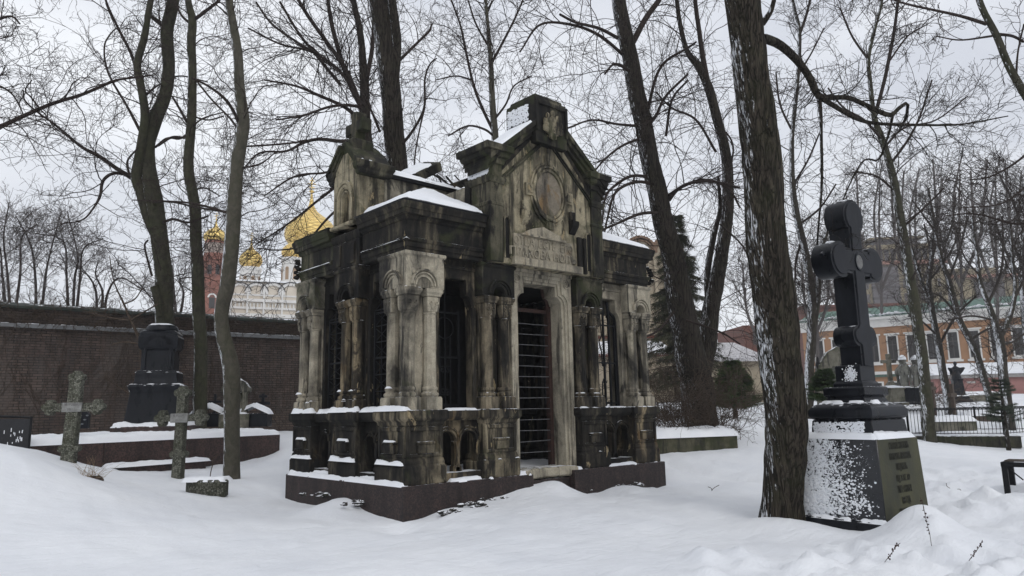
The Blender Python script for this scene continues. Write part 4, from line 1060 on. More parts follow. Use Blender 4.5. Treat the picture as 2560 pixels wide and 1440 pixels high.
# fan of stems left of it
d = 24
A = foot(limb_px([(930, 1030, 40), (925, 700, 34), (918, 420, 30), (916, 340, 28), (912, 250, 25), (908, 160, 20), (900, 80, 16), (884, 0, 14), (870, -140, 12)], d, d, 36))
lb = [limb_px([(912, 300, 14), (896, 250, 13), (862, 170, 12), (820, 110, 10), (770, 40, 9), (730, -30, 8)], d, d - .5, 16), limb_px([(905, 270, 14), (870, 200, 12), (845, 120, 11), (825, 40, 10), (815, -60, 9)], d, d + .5, 16),
      limb_px([(915, 210, 12), (930, 120, 11), (935, 40, 9), (930, -60, 8)], d, d + .5, 14), limb_px([(900, 300, 10), (862, 268, 9), (800, 240, 8), (740, 215, 6), (660, 200, 4)], d, d - 1.5, 16),
      limb_px([(905, 260, 8), (850, 180, 7), (780, 130, 6), (700, 110, 5), (620, 70, 4)], d, d - 1, 16), limb_px([(912, 270, 9), (870, 263, 8), (820, 268, 7), (760, 288, 5), (690, 300, 4)], d, d - 2, 14),
      limb_px([(900, 350, 12), (850, 353, 10), (800, 348, 9), (760, 356, 8), (715, 378, 6), (650, 382, 5), (610, 420, 3)], d - 1, d - 3, 18), limb_px([(870, 440, 10), (835, 470, 8), (790, 505, 6), (740, 545, 5), (690, 580, 4), (640, 610, 3)], d - 1, d - 3, 18),
      limb_px([(870, 500, 8), (820, 545, 6), (760, 610, 5), (700, 625, 4), (640, 620, 3)], d - 2, d - 3, 14), limb_px([(880, 400, 8), (820, 430, 6), (740, 440, 5), (660, 490, 3)], d - 1, d - 4, 14),
      limb_px([(700, 5, 6), (745, 80, 7), (800, 150, 8), (850, 210, 9)], d + 1, d, 14), limb_px([(640, 5, 5), (680, 60, 6), (750, 110, 6), (830, 160, 7), (870, 200, 8)], d + 1, d, 14)]
tree('fan_branched_tree', 'tree with many straight stems fanning up and left above the gold domes', 'tree', [A], lb, M_BARK, M_TWIG, sides=16, seed=71, grow_from=lb + lb + [A],
     crown=dict(n1=211, n2=936, n3=3639, L1=(1.2, 4.0), L2=(.6, 1.8), L3=(.18, .6), rmin=.0054, up=(.03, .05, .08), wig=(.10, .18, .28), droop=(.03, .0, 0), tmin=.15, ang=((20, 55), (25, 65), (25, 70))))
# thin tree behind the gable
d = 25
A = foot(limb_px([(1250, 1030, 26), (1246, 600, 22), (1238, 350, 18), (1230, 250, 16), (1228, 170, 13), (1222, 100, 11), (1214, 0, 9), (1208, -120, 7)], d, d, 30))
lb = [limb_px([(1235, 330, 8), (1210, 280, 8), (1186, 220, 7), (1165, 130, 6), (1150, 60, 5), (1120, -20, 4)], d, d - .5, 16), limb_px([(1238, 345, 6), (1215, 325, 6), (1170, 315, 5), (1120, 340, 4)], d, d - .6, 10),
      limb_px([(1228, 160, 7), (1260, 100, 6), (1290, 40, 5), (1320, -30, 4)], d, d, 10), limb_px([(1235, 300, 6), (1265, 260, 5), (1285, 215, 4), (1330, 190, 3)], d, d, 10), limb_px([(1224, 120, 6), (1190, 60, 5), (1170, 0, 4)], d, d, 8),
      limb_px([(1180, 200, 5), (1140, 190, 4), (1090, 200, 3)], d, d, 8), limb_px([(1215, 30, 5), (1245, -20, 4), (1270, -70, 3)], d, d, 6)]
tree('thin_forked_tree', 'thin forked tree standing behind the gable peak of the mausoleum', 'tree', [A], lb, M_BARK_SM, M_TWIG, sides=14, seed=81, grow_from=lb + [A],
     crown=dict(n1=82, n2=468, n3=1889, L1=(1.1, 3.4), L2=(.5, 1.6), L3=(.18, .6), rmin=.0054, up=(.2, .1, .05), wig=(.16, .26, .34), tmin=.3))
# big old double tree right of the mausoleum
d = 22
A = foot(limb_px([(1752, 1063, 90), (1738, 946, 80), (1723, 873, 76), (1704, 776, 66), (1689, 679, 58), (1670, 596, 54), (1644, 490, 50), (1625, 394, 47), (1605, 295, 45), (1580, 172, 42), (1561, 74, 38), (1546, 0, 35), (1530, -140, 30)], d, d, 60))
B = limb_px([(1745, 960, 60), (1762, 880, 52), (1776, 790, 44), (1791, 703, 37), (1806, 630, 33), (1815, 570, 31), (1820, 484, 29), (1817, 403, 26), (1794, 300, 24), (1772, 221, 23), (1745, 165, 18), (1718, 128, 13), (1700, 60, 11), (1692, 0, 10), (1680, -120, 8)], d + .5, d + .5, 50)
C = limb_px([(1778, 790, 20), (1768, 690, 16), (1785, 590, 14), (1800, 520, 10), (1795, 440, 7)], d + .6, d + .8, 16)
lb = [limb_px([(1580, 110, 16), (1592, 88, 15), (1615, 44, 14), (1647, 0, 13), (1690, -70, 10)], d, d, 10), limb_px([(1772, 215, 14), (1758, 148, 14), (1748, 80, 12), (1738, 0, 11), (1730, -100, 9)], d + .5, d + .5, 12),
      limb_px([(1545, 95, 9), (1500, 72, 8), (1440, 56, 7), (1400, 36, 6)], d, d - 2, 12), limb_px([(1562, 140, 9), (1500, 90, 8), (1430, 62, 7), (1350, 62, 6), (1300, 130, 4)], d, d - 2.5, 16),
      limb_px([(1616, 290, 9), (1650, 170, 7), (1720, 120, 6), (1740, 105, 5)], d, d - 1, 10), limb_px([(1622, 310, 9), (1640, 290, 8), (1665, 240, 7), (1720, 185, 6)], d, d - 1, 10),
      limb_px([(1598, 315, 8), (1540, 310, 6), (1480, 300, 5), (1420, 320, 4)], d, d - 2, 10), limb_px([(1604, 345, 8), (1555, 365, 6), (1510, 400, 5), (1470, 450, 4)], d, d - 2, 10),
      limb_px([(1635, 445, 9), (1580, 440, 8), (1530, 470, 7), (1512, 500, 6), (1505, 560, 4)], d, d - 2, 14), limb_px([(1640, 460, 9), (1590, 455, 8), (1540, 480, 7), (1520, 540, 5), (1508, 600, 4)], d, d - 2.4, 14),
      limb_px([(1660, 530, 9), (1600, 535, 8), (1540, 560, 6), (1505, 575, 5)], d, d - 2, 12), limb_px([(1672, 500, 10), (1700, 470, 9), (1760, 450, 8), (1820, 470, 6), (1850, 520, 4)], d, d - 1.5, 14),
      limb_px([(1668, 490, 8), (1720, 460, 7), (1790, 455, 6), (1850, 470, 5)], d, d - 2, 12), limb_px([(1790, 380, 7), (1740, 300, 6), (1680, 270, 5), (1640, 230, 4)], d + .5, d - .5, 12),
      limb_px([(1806, 560, 6), (1830, 400, 5), (1832, 360, 5), (1815, 330, 4)], d + .5, d, 10), limb_px([(1665, 340, 7), (1680, 250, 6), (1720, 200, 5)], d, d - 1, 10), limb_px([(1590, 190, 8), (1540, 160, 6), (1512, 185, 5)], d, d - 1, 8),
      limb_px([(1800, 560, 5), (1860, 620, 4), (1890, 700, 3)], d, d - 1, 8), limb_px([(1700, 760, 7), (1640, 830, 6), (1560, 850, 5)], d, d - 2, 8), limb_px([(1715, 800, 6), (1800, 830, 5), (1850, 860, 4)], d - 1, d - 2, 8)]
tree('old_double_tree', 'old leaning tree with two thick trunks from one base right of the mausoleum', 'tree', [A, B, C], lb, M_BARK, M_TWIG, bark=.14, sides=40, rings=130, seed=91, grow_from=lb + lb + [A, B],
     crown=dict(n1=266, n2=1170, n3=4200, L1=(1.1, 3.8), L2=(.6, 1.8), L3=(.2, .65), rmin=.005, up=(.02, .0, .0), wig=(.10, .16, .25), droop=(.09, .06, .03), tmin=.12, bend=.8))
# slender mid tree over the cross
d = 26
A = foot(limb_px([(2322, 1068, 30), (2316, 1000, 28), (2309, 924, 27), (2291, 791, 26), (2273, 680, 24), (2255, 569, 21), (2242, 489, 19), (2226, 415, 17), (2206, 350, 16), (2186, 295, 13), (2175, 200, 10), (2171, 148, 9), (2190, 60, 8), (2205, 0, 7), (2215, -100, 6)], d, d, 50))
lb = [limb_px([(2186, 295, 10), (2205, 225, 9), (2222, 150, 9), (2235, 80, 8), (2245, 0, 7), (2252, -80, 6)], d, d + .5, 14), limb_px([(2206, 350, 7), (2160, 300, 6), (2110, 270, 5), (2070, 220, 4)], d, d - 1, 10),
      limb_px([(2226, 410, 7), (2270, 350, 6), (2300, 290, 5), (2330, 200, 4)], d, d, 10), limb_px([(2210, 370, 6), (2260, 320, 5), (2340, 300, 4), (2420, 240, 3)], d, d, 10), limb_px([(2172, 150, 6), (2130, 90, 5), (2100, 20, 4)], d, d, 8),
      limb_px([(2240, 480, 6), (2190, 440, 5), (2130, 430, 4)], d, d, 8), limb_px([(2225, 150, 5), (2270, 90, 4), (2320, 60, 3)], d, d, 8), limb_px([(2255, 570, 6), (2310, 520, 5), (2360, 470, 4)], d, d, 8)]
tree('slender_leaning_tree', 'slender mossy tree with a white snow edge leaning behind the big black cross', 'tree', [A], lb, M_BARK_GR, M_TWIG, bark=.05, sides=18, rings=80, seed=101, grow_from=lb + [A],
     crown=dict(n1=110, n2=546, n3=2029, L1=(1.1, 3.6), L2=(.5, 1.3), L3=(.18, .55), rmin=.0062, up=(.1, .05, .05), wig=(.15, .22, .3), tmin=.3))
# tree between the furrowed trunk and the cross
d = 31
A = foot(limb_px([(2020, 1030, 26), (2024, 924, 24), (2030, 800, 22), (2026, 700, 20), (2006, 600, 18), (1985, 500, 16), (1979, 400, 13), (1981, 330, 11), (1994, 197, 10), (1999, 80, 9), (1985, 20, 8), (1975, -60, 6)], d, d, 40))
B = limb_px([(2030, 850, 14), (2045, 740, 14), (2050, 640, 12), (2075, 560, 9), (2100, 500, 6)], d, d, 14)
lb = [limb_px([(1998, 90, 7), (2015, 40, 7), (2030, -20, 6)], d, d, 6), limb_px([(1982, 330, 6), (1950, 260, 5), (1940, 180, 4)], d, d, 8), limb_px([(2005, 600, 7), (1990, 650, 6), (1988, 700, 5)], d, d, 6), limb_px([(1985, 460, 6), (2020, 400, 5), (2050, 330, 4)], d, d, 8),
      limb_px([(2030, 700, 6), (2010, 640, 5), (1990, 560, 5)], d, d, 8), limb_px([(2000, 560, 6), (2050, 520, 5), (2090, 460, 4)], d, d, 8), limb_px([(1994, 190, 5), (2030, 130, 4), (2060, 70, 3)], d, d, 8)]
tree('distant_slim_tree', 'slim dark tree seen between the furrowed trunk and the black cross', 'tree', [A, B], lb, M_BARK_SN, M_TWIG, sides=14, seed=111, grow_from=lb + [A, B],
     crown=dict(n1=101, n2=499, n3=1819, L1=(1.1, 3.6), L2=(.5, 1.4), L3=(.2, .6), rmin=.0068, up=(.1, .05, .05), wig=(.15, .22, .3), tmin=.15))
# tree past the right edge
d = 15
A = foot(limb_px([(2720, 1080, 60), (2700, 700, 50), (2640, 400, 34), (2590, 280, 24), (2560, 231, 19), (2520, 160, 17), (2491, 89, 16), (2460, 30, 15), (2440, -30, 14), (2420, -140, 12)], d, d, 36))
lb = [limb_px([(2466, 60, 9), (2420, 45, 8), (2380, 35, 7), (2250, 5, 5), (2180, -30, 4)], d, d, 10), limb_px([(2490, 85, 8), (2530, 90, 7), (2560, 105, 6)], d, d, 8), limb_px([(2480, 90, 6), (2400, 100, 4), (2340, 90, 3)], d, d, 8), limb_px([(2540, 200, 6), (2545, 130, 4), (2560, 60, 4)], d, d, 8),
      limb_px([(2700, 700, 14), (2620, 560, 8), (2540, 560, 5), (2440, 535, 4), (2360, 540, 3)], d, d, 14), limb_px([(2600, 330, 10), (2560, 390, 6), (2480, 440, 4), (2420, 450, 3)], d, d, 12), limb_px([(2640, 400, 10), (2560, 470, 6), (2500, 510, 4), (2400, 520, 3)], d, d - 1, 12)]
tree('edge_tree', 'bare tree at the top right corner with a mossy stem slanting in from the edge', 'tree', [A], lb, M_BARK_GR, M_TWIG, bark=.05, sides=18, seed=121, grow_from=lb,
     crown=dict(n1=46, n2=187, n3=560, L1=(.5, 1.6), L2=(.3, .9), L3=(.12, .4), rmin=.005, up=(.0, .05, .05), wig=(.16, .22, .3), tmin=.2))
# snowy limbed trees in the right background, each with its own form
def bgtree(name, label, trunks, d, lbs, seed, mat=M_BARK_SN, tm=M_TWIGS, k=1.0, group=None, r=.0075, L1=(.9, 2.6), up=(.35, .25, .15), sides=12):
    T = [limb_px(t, d, d, 30) for t in trunks]; T[0] = foot(T[0]); lb_ = [limb_px(l, d, d + (i % 3 - 1)*.8, 12) for i, l in enumerate(lbs)]
    return tree(name, label, 'tree', T, lb_, mat, tm, group, sides=sides, seed=seed, grow_from=T[1:] + lb_ + [T[0]], rings=50, bark=.06,
        crown=dict(n1=int(70*k), n2=int(320*k), n3=int(1100*k), L1=L1, L2=(.5, 1.3), L3=(.2, .6), rmin=r, up=up, wig=(.14, .2, .26), tmin=.3))
bgtree('snowy_tree', 'grey tree with snow along its left side standing left of the angel statue', [[(2370, 1005, 20), (2349, 880, 18), (2340, 830, 16), (2331, 782, 15), (2322, 720, 13), (2328, 650, 11), (2334, 580, 8)], [(2331, 780, 10), (2300, 690, 8), (2280, 620, 6)]], 34,
       [[(2350, 860, 7), (2390, 790, 6), (2440, 740, 4)], [(2325, 700, 6), (2370, 640, 5), (2400, 580, 4)], [(2330, 640, 5), (2310, 560, 4)], [(2345, 840, 6), (2300, 800, 4), (2270, 790, 3)]], 131)
bgtree('snowy_tree', 'leaning tree with long straight stem right of the angel statue', [[(2474, 1000, 16), (2450, 910, 17), (2424, 849, 16), (2395, 790, 15), (2372, 700, 13), (2355, 655, 11), (2335, 560, 9), (2320, 470, 7)]], 33,
       [[(2372, 700, 6), (2400, 620, 5), (2420, 540, 4)], [(2395, 790, 6), (2350, 740, 5), (2300, 730, 3)], [(2352, 640, 5), (2380, 560, 4), (2390, 480, 3)], [(2424, 850, 6), (2480, 820, 5), (2540, 830, 3)], [(2345, 590, 5), (2310, 540, 4), (2280, 500, 3)]], 132)
bgtree('snowy_tree', 'stout tree splitting low into snow covered limbs behind the fence pine', [[(2516, 1000, 24), (2508, 930, 22), (2500, 858, 22), (2494, 830, 22)], [(2494, 835, 18), (2482, 790, 15), (2462, 740, 12), (2450, 700, 11), (2440, 620, 8), (2430, 540, 6)], [(2502, 840, 14), (2525, 790, 12), (2538, 720, 10), (2530, 640, 8), (2525, 560, 6)]], 30,
       [[(2470, 760, 7), (2500, 690, 6), (2508, 620, 5), (2505, 540, 4)], [(2530, 760, 7), (2560, 700, 6), (2590, 650, 4)], [(2502, 860, 7), (2540, 850, 6), (2600, 800, 4)], [(2450, 690, 5), (2410, 640, 4), (2390, 570, 3)], [(2485, 800, 6), (2430, 790, 5), (2370, 800, 4)]], 133, k=1.3)
bgtree('snowy_tree', 'dark bare tree cut off by the right edge behind the iron fence', [[(2575, 1000, 22), (2570, 860, 20), (2560, 760, 17), (2555, 660, 14), (2565, 560, 10), (2560, 460, 8)]], 36,
       [[(2558, 700, 7), (2520, 640, 6), (2490, 560, 4)], [(2562, 760, 7), (2600, 690, 6), (2640, 620, 4)], [(2560, 580, 6), (2530, 500, 5), (2500, 440, 4)], [(2560, 620, 5), (2590, 560, 4)]], 134, k=1.2)
# far wood on the right: single crowns with dense fine twigs
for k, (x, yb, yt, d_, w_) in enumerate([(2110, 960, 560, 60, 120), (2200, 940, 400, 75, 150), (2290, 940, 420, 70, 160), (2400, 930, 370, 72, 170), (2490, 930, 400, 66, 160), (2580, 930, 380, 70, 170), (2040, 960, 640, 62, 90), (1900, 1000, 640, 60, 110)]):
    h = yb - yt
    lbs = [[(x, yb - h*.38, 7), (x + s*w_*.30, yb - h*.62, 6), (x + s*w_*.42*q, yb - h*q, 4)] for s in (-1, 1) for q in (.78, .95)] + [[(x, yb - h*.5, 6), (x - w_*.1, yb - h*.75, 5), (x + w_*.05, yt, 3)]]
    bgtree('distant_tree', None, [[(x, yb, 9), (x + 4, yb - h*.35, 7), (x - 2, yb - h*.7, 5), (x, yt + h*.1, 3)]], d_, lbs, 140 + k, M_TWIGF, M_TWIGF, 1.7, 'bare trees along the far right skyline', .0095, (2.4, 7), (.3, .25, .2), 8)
FAR_L = ['brown bare tree just left of the black cross in the distance', 'bare tree crown over the apartment roof, nearest the black cross', 'bare tree crown in front of the apartment block, above the green roof', 'tallest bare crown of the far wood above the angel statue', 'bare crown in the far wood above the fence pine', 'bare crown of the far wood cut by the right edge', 'small bare tree close to the right of the furrowed trunk', 'small bare tree close to the left of the furrowed trunk']
for o, l in zip([o for o in bpy.data.objects if o.name.startswith('distant_tree') and o.type == 'EMPTY'], FAR_L): o['label'] = l
# many stemmed small trees beyond the wall, left
WL = ['small many stemmed tree behind the brick wall at the left edge', 'bushy bare tree behind the wall, second from the left edge', 'bushy bare tree behind the wall with a stem slanting right', 'low spreading bare tree behind the wall beside the twin stemmed tree', 'small bare tree behind the wall between the twin stemmed tree and the brick tower']
for k, (x, yt, sp, kk) in enumerate([(25, 500, 70, .8), (95, 500, 70, .8), (180, 520, 90, .9), (250, 640, 90, .6), (440, 650, 60, .6)]):
    h = 770 - yt
    rr_ = random.Random(k*7 + 3)
    st = [[(x + j*8, 800, 8), (x + j*14 + rr_.uniform(-10, 10), 770 - h*.3, 6), (x + j*sp*.4 + rr_.uniform(-22, 22), 770 - h*rr_.uniform(.5, .68), 4), (x + j*sp*.9 + rr_.uniform(-30, 30), yt + abs(j)*rr_.uniform(10, 80), 2.5)] for j in ((-1, .2, 1.1) if k != 1 else (-.6, .9))]
    T = [limb_px(t, 36 + k*.7, None, 20) for t in st]; T[0] = foot(T[0])
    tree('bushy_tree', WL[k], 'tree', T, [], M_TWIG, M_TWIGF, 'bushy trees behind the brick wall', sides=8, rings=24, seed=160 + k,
         crown=dict(n1=int(90*kk), n2=int(560*kk), n3=int(2400*kk), L1=(1.0, 2.9), L2=(.4, 1.2), L3=(.15, .5), rmin=.0062, up=(.1, .1, .1), wig=(.10, .16, .24), ang=((25, 60), (25, 60), (25, 60)), tmin=.3))
# ------------------------------------------------------------------ black cross monument, right foreground
CR = thing('cross_monument', 'tall black granite cross on a stepped pedestal half plastered with snow, beside the furrowed tree', 'grave monument', (4.0272, -5.1246, -.646), R(-5.6))
m = MB(); m.loft(0, 1.38, 0, 1.40, [(0, -.6), (0, .15), (-.02, .17)]); m.build('base_slab', M_BLACK, CR, .01)
def tl(z): return .05 + (z - .2)*.065
def snowy_granite():
    t = NT('black_granite_snow_plastered')
    co = t.co(); n = t.noise(co, 26, 5, .62); n2 = t.noise(co, 5, 5, .6); n3 = t.noise(t.co((1, 1.0, 2.2)), 55, 3, .6)
    sx_ = t.n('ShaderNodeSeparateXYZ'); t.l(co, sx_.inputs[0])
    nx = t.nrm()
    # wind packed snow thins out towards the near corner and covers only the windward face
    g = t.math('MULTIPLY', t.math('SUBTRACT', sx_.outputs[1], .66), 1.0)
    k = t.math('ADD', g, t.math('ADD', t.math('MULTIPLY', t.math('SUBTRACT', n, .5), 2.6), t.math('MULTIPLY', t.math('SUBTRACT', n2, .5), 1.2)))
    k = t.math('ADD', k, t.math('MULTIPLY', t.math('SUBTRACT', n3, .5), 1.2))
    f = t.ramp(k, -.06, .30)
    side = t.ramp(nx[0], .0, 1.0) if False else t.math('LESS_THAN', nx[0], -.8)
    f = t.math('MULTIPLY', f, side)
    fb = t.noise(co, 60, 3, .5)
    green = t.math('LESS_THAN', nx[1], -.8)
    base = t.mix(t.ramp(n2, .35, .7), (.006, .007, .009), (.013, .015, .019))
    olive = t.mix(t.ramp(t.noise(t.co((1, 1, .5)), 3, 6, .6), .32, .68), (.020, .022, .014), (.052, .050, .020))
    c = t.mix(green, base, olive)
    c = t.mix(f, c, (.74, .765, .80))
    c = snow_top(t, c, .5, 14)
    t.bump(t.math('ADD', f, t.math('MULTIPLY', n, .3)), .6, .02)
    return t.fin(c, t.math('ADD', .25, t.math('MULTIPLY', t.math('ADD', f, green), .5)), spec=.45)
M_SNG = snowy_granite()
m = MB(); m.loft(.06, 1.26, .06, 1.29, [(0, .16), (-.04, 1.22), (-.055, 1.24)]); ped = m.build('pedestal', M_SNG, CR, .008)
mt = Matrix.Translation((.66, .06 + .019, .69)) @ Matrix.Rotation(R(90) - math.atan(.04/1.06), 4, 'X')
M_LET = plain('engraved_dark_letter', (.017, .017, .010), .8, 0, .3, 20)
ROWS = [('СТАТСКІЙ СОВѢТНИКЪ', .125, .42), ('ИЛЛАРІОНЪ ИВАНОВИЧЪ', .125, .28), ('ПОЗДНѢЕВЪ', .13, .14), ('РОД. 25 ОКТ. 1829', .12, -.01), ('УМЕР. 4 НОЯБРЯ', .13, -.155), ('1888 ГОДА', .13, -.30), ('ПОГРЕБЕНЪ 7 НОЯБРЯ', .11, -.44)]
for tx, sz, dz in ROWS:
    letters('inscription', tx, sz, M_LET, ped, mt @ Matrix.Translation((0, dz + .02, .004)), .002, sx=.36)
rg = random.Random(5); m = MB()
for i in range(3600):
    y = rg.uniform(.14, 1.24); z = rg.uniform(.22, 1.2); p = (y - .25)/1.0 + rg.uniform(-.45, .45)*(1.2 - z)
    if rg.random() < max(0, min(1, p)) or (rg.random() < .30 and y > .30 and z < .7):
        s = rg.choice((.004, .006, .008, .011, .015))*(1.2 if z < .7 else .8); x = .06 + (z - .16)*.0377
        m.blob((x, y, z), (s*.55, s*1.25, s*.8), i, 6, 4, .3)
m.build('stuck_snow', M_SNOW, ped, 0)
m = MB(); m.loft(.17, 1.13, .17, 1.09, [(0, 1.24), (-.02, 1.47), (-.035, 1.49)]); p2 = m.build('plinth_block', M_BLACK, CR, .006)
m = MB(); prof = [(-.06, 1.485), (-.01, 1.492), (.025, 1.51), (.045, 1.545), (.05, 1.58), (.045, 1.62), (.025, 1.655), (-.01, 1.69), (-.06, 1.715), (-.12, 1.73)]
m.loft(.20, 1.09, .20, 1.05, prof); m.build('torus_block', M_BLACK, CR, 0, 60)
m = MB(); m.loft(.34, 1.0, .33, .95, [(0, 1.72), (-.02, 1.76), (-.04, 1.80), (.0, 1.83), (.0, 1.93), (-.02, 1.95)]); m.build('socle', M_BLACK, CR, .006)
m = MB(); m.loft(.44, .90, .40, .84, [(0, 1.94), (.0, 2.0), (-.03, 2.03), (-.03, 2.24), (-.045, 2.26)]); m.build('shaft_foot', M_BLACK, CR, .006)
# cross: outline with lobed ends, extruded in depth
def lobe(cx, cz, r, a0, a1, n=12): return [(cx + r*math.cos(R(a0 + (a1 - a0)*i/n)), cz + r*math.sin(R(a0 + (a1 - a0)*i/n))) for i in range(n + 1)]
hw = .165; ac = 3.76; cxx = .68
def cross_outline(sc=0.0):
    h = hw - sc; o = []
    o += [(cxx - h, 2.24), (cxx - h, 2.52)] + lobe(cxx - .20, 2.67, .17 - sc, 250, 110)[0:] + [(cxx - h, 2.84), (cxx - h, ac - .20 + sc)]
    o += [(cxx - .40, ac - .20 + sc)] + lobe(cxx - .46, ac, .285 - sc, 300, 60)[::-1][::-1] if False else [(cxx - .36, ac - .19 + sc)] + lobe(cxx - .47, ac, .27 - sc, 310, 50)[0:] if False else []
    return o
def poly(sc=0.0):
    h = hw - sc
    left = [(-h, 2.24), (-h, 2.53)] + lobe(-.17, 2.67, .15 - sc, 270, 90, 10) + [(-h, 2.84), (-h, ac - .19 + sc), (-.33, ac - .19 + sc)] + lobe(-.44, ac, .27 - sc, 300, 60, 16)[0:0]
    arm = lobe(-.45, ac, .265 - sc, -55 - 0, -305, 18)
    left += arm + [(-.33, ac + .19 - sc), (-h, ac + .19 - sc), (-h, 4.27)]
    top = lobe(0, 4.44, .27 - sc, 220, -40, 20)
    right = [(-x, z) for x, z in left][::-1]
    return [(cxx + x, z) for x, z in left + top + right]
LEAN = 0.0
def lean(pts): return pts
m = MB(); m.prism(poly(), .42, .73); cross = m.build('cross', M_BLACK, CR, .014, 30)
m = MB(); m.prism(poly(.045), .402, .43); m.build('raised_face', M_BLACKM, cross, .008, 30)
m = MB(); m.ring(cxx, ac, .09, .115, .385, .41, 0, 2*PI, 28, 1.15); md = m.build('medallion_rim', M_BLACK, cross, .004)
m = MB(); m.disc(cxx, ac, .089, .39, .405, 28, 1.15); m.build('medallion', plain('porcelain_worn', (.10, .099, .095), .4, 0, .8, 20), md, 0)
m = MB(); m.tube([(cxx - .72, .5, ac + .05), (cxx - .78, .5, ac + .06), (cxx - .82, .5, ac + .03)], .03, 7); m.build('peg', M_BLACK, cross, 0)
m = MB(); m.prism([(cxx + .165, 1.95), (cxx + .20, 1.95), (cxx + .20, 2.2), (cxx + .165, 2.24)], .45, .7); m.build('brace', M_BLACK, CR, .006)
def cpad(x0, x1, y0, y1, z, h, rag=.05, edge=.05, res=.025):
    global sx; sx += 1
    return snow_pad('snow_cap', CR, x0, x1, y0, y1, z, h, 150 + sx, res, edge, rag)
cpad(.0, .10, .02, 1.40, .16, .10, .04, .08); cpad(.02, 1.2, -.01, .08, .16, .04, .04)
cpad(.10, .24, .12, 1.24, 1.24, .085, .03, .07); cpad(.14, 1.21, .10, .24, 1.24, .09, .03, .07); cpad(.20, .33, .22, 1.03, 1.485, .03, .06); cpad(.3, 1.0, .21, .28, 1.485, .03, .05)
cpad(.24, .40, .30, .60, 1.715, .05, .05); cpad(.24, .38, .60, 1.0, 1.715, .05, .05); cpad(.42, 1.02, .24, .36, 1.715, .055, .05)
cpad(.38, .48, .36, .9, 1.94, .03, .06); cpad(.42, .5, .5, .76, 1.80, .02)
for (z, x0) in ((4.705, cxx - .12), (ac + .262, cxx - .55)): cpad(x0, x0 + .22, .46, .66, z, .03, .05, .05)
m = MB(); rg = random.Random(12)
for i in range(240):
    y = .58 + rg.gauss(0, .045); z = 2.11 + rg.gauss(0, .06); s = rg.uniform(.005, .013); m.blob((.47, y, z), (s*.6, s, s), i, 6, 4, .3)
for i in range(700):
    y = rg.uniform(.25, 1.04); z = rg.uniform(1.27, 1.46)
    if y > .3: s = rg.uniform(.007, .018); m.blob((.168 + (z - 1.24)*.09, y, z), (s*.5, s*1.2, s*.8), i, 6, 4, .3)
m.build('stuck_snow', M_SNOW, CR, 0)

# ------------------------------------------------------------------ brick wall, left
wa = at(-420, 720, 19.8); wb = at(745, 795, 27.3); wa[2] = wb[2] = 0
dirw = (wb - wa); Lw = np.linalg.norm(dirw); dirw /= Lw; rz_w = math.atan2(dirw[1], dirw[0])
WL_ = thing('brick_wall', 'long dark brick cemetery wall with a snowy ledge and overgrown coping', 'wall', (wa[0], wa[1], 0), rz_w)
def m_brick():
    t = NT('old_brick')
    mp_ = t.n('ShaderNodeMapping'); t.l(t.tc.outputs['Object'], mp_.inputs['Vector']); mp_.inputs['Rotation'].default_value = (R(90), 0, 0)
    b = t.n('ShaderNodeTexBrick'); t.l(mp_.outputs[0], b.inputs['Vector']); b.inputs['Scale'].default_value = 1.0
    b.inputs['Brick Width'].default_value = .27; b.inputs['Row Height'].default_value = .082; b.inputs['Mortar Size'].default_value = .010; b.inputs['Bias'].default_value = -.1
    b.inputs['Color1'].default_value = (.125, .092, .076, 1); b.inputs['Color2'].default_value = (.052, .045, .042, 1); b.inputs['Mortar'].default_value = (.026, .024, .023, 1)
    n = t.noise(t.co((1, 1, 1)), .6, 7, .6); n2 = t.noise(t.co((1, 1, .4)), 3, 8, .65); n9 = t.noise(t.co((1, 1, .35)), .45, 7, .62, .5); n3 = t.noise(t.co((1, 1, 3.2)), 3.7, 4, .6)
    c = t.mix(t.math('MULTIPLY', t.ramp(n, .40, .62), .55), b.outputs['Color'], (.036, .034, .033))
    c = t.mix(t.math('MULTIPLY', t.ramp(n2, .50, .66), .5), c, (.115, .080, .066))
    c = t.mix(t.math('MULTIPLY', t.ramp(n3, .63, .70), .55), c, (.17, .145, .125))
    c = t.mix(t.math('MULTIPLY', t.ramp(n9, .55, .72), .5), c, (.135, .118, .105)); c = t.mix(t.math('MULTIPLY', t.ramp(n9, .30, .44, (1, 1, 1), (0, 0, 0)), .6), c, (.022, .020, .019))
    b2 = t.n('ShaderNodeTexBrick'); t.l(mp_.outputs[0], b2.inputs['Vector']); b2.inputs['Scale'].default_value = 1.0; b2.inputs['Brick Width'].default_value = .27; b2.inputs['Row Height'].default_value = .082; b2.inputs['Mortar Size'].default_value = .010; b2.inputs['Bias'].default_value = -.62
    b2.inputs['Color1'].default_value = (0, 0, 0, 1); b2.inputs['Color2'].default_value = (1, 1, 1, 1); b2.inputs['Mortar'].default_value = (0, 0, 0, 1); b2.offset = .5
    c = t.mix(t.math('MULTIPLY', t.math('MULTIPLY', b2.outputs['Color'], t.ramp(n, .36, .5)), .8), c, (.155, .105, .085))
    h = t.math('ADD', t.math('MULTIPLY', b.outputs['Fac'], -.7), t.noise(t.co(), 14, 6, .6))
    t.bump(h, .8, .04)
    return t.fin(c, .95, spec=.1)
M_BRICK = m_brick()
Lw2 = Lw + 14
m = MB(); m.box(0, Lw2, 0, .6, -1.2, 4.42); m.build('brickwork', M_BRICK, WL_)
m = MB(); m.box(0, Lw2, -.14, .2, 3.86, 3.93); m.box(0, Lw2, -.15, -.125, 3.83, 3.955); lg = m.build('ledge', plain('zinc_flashing', (.16, .165, .17), .6, .3, .25, 3, 0), WL_, .004)
snow_pad('snow_cap', lg, 3, Lw2, -.13, .05, 3.93, .06, 201, .05, .05, .06)
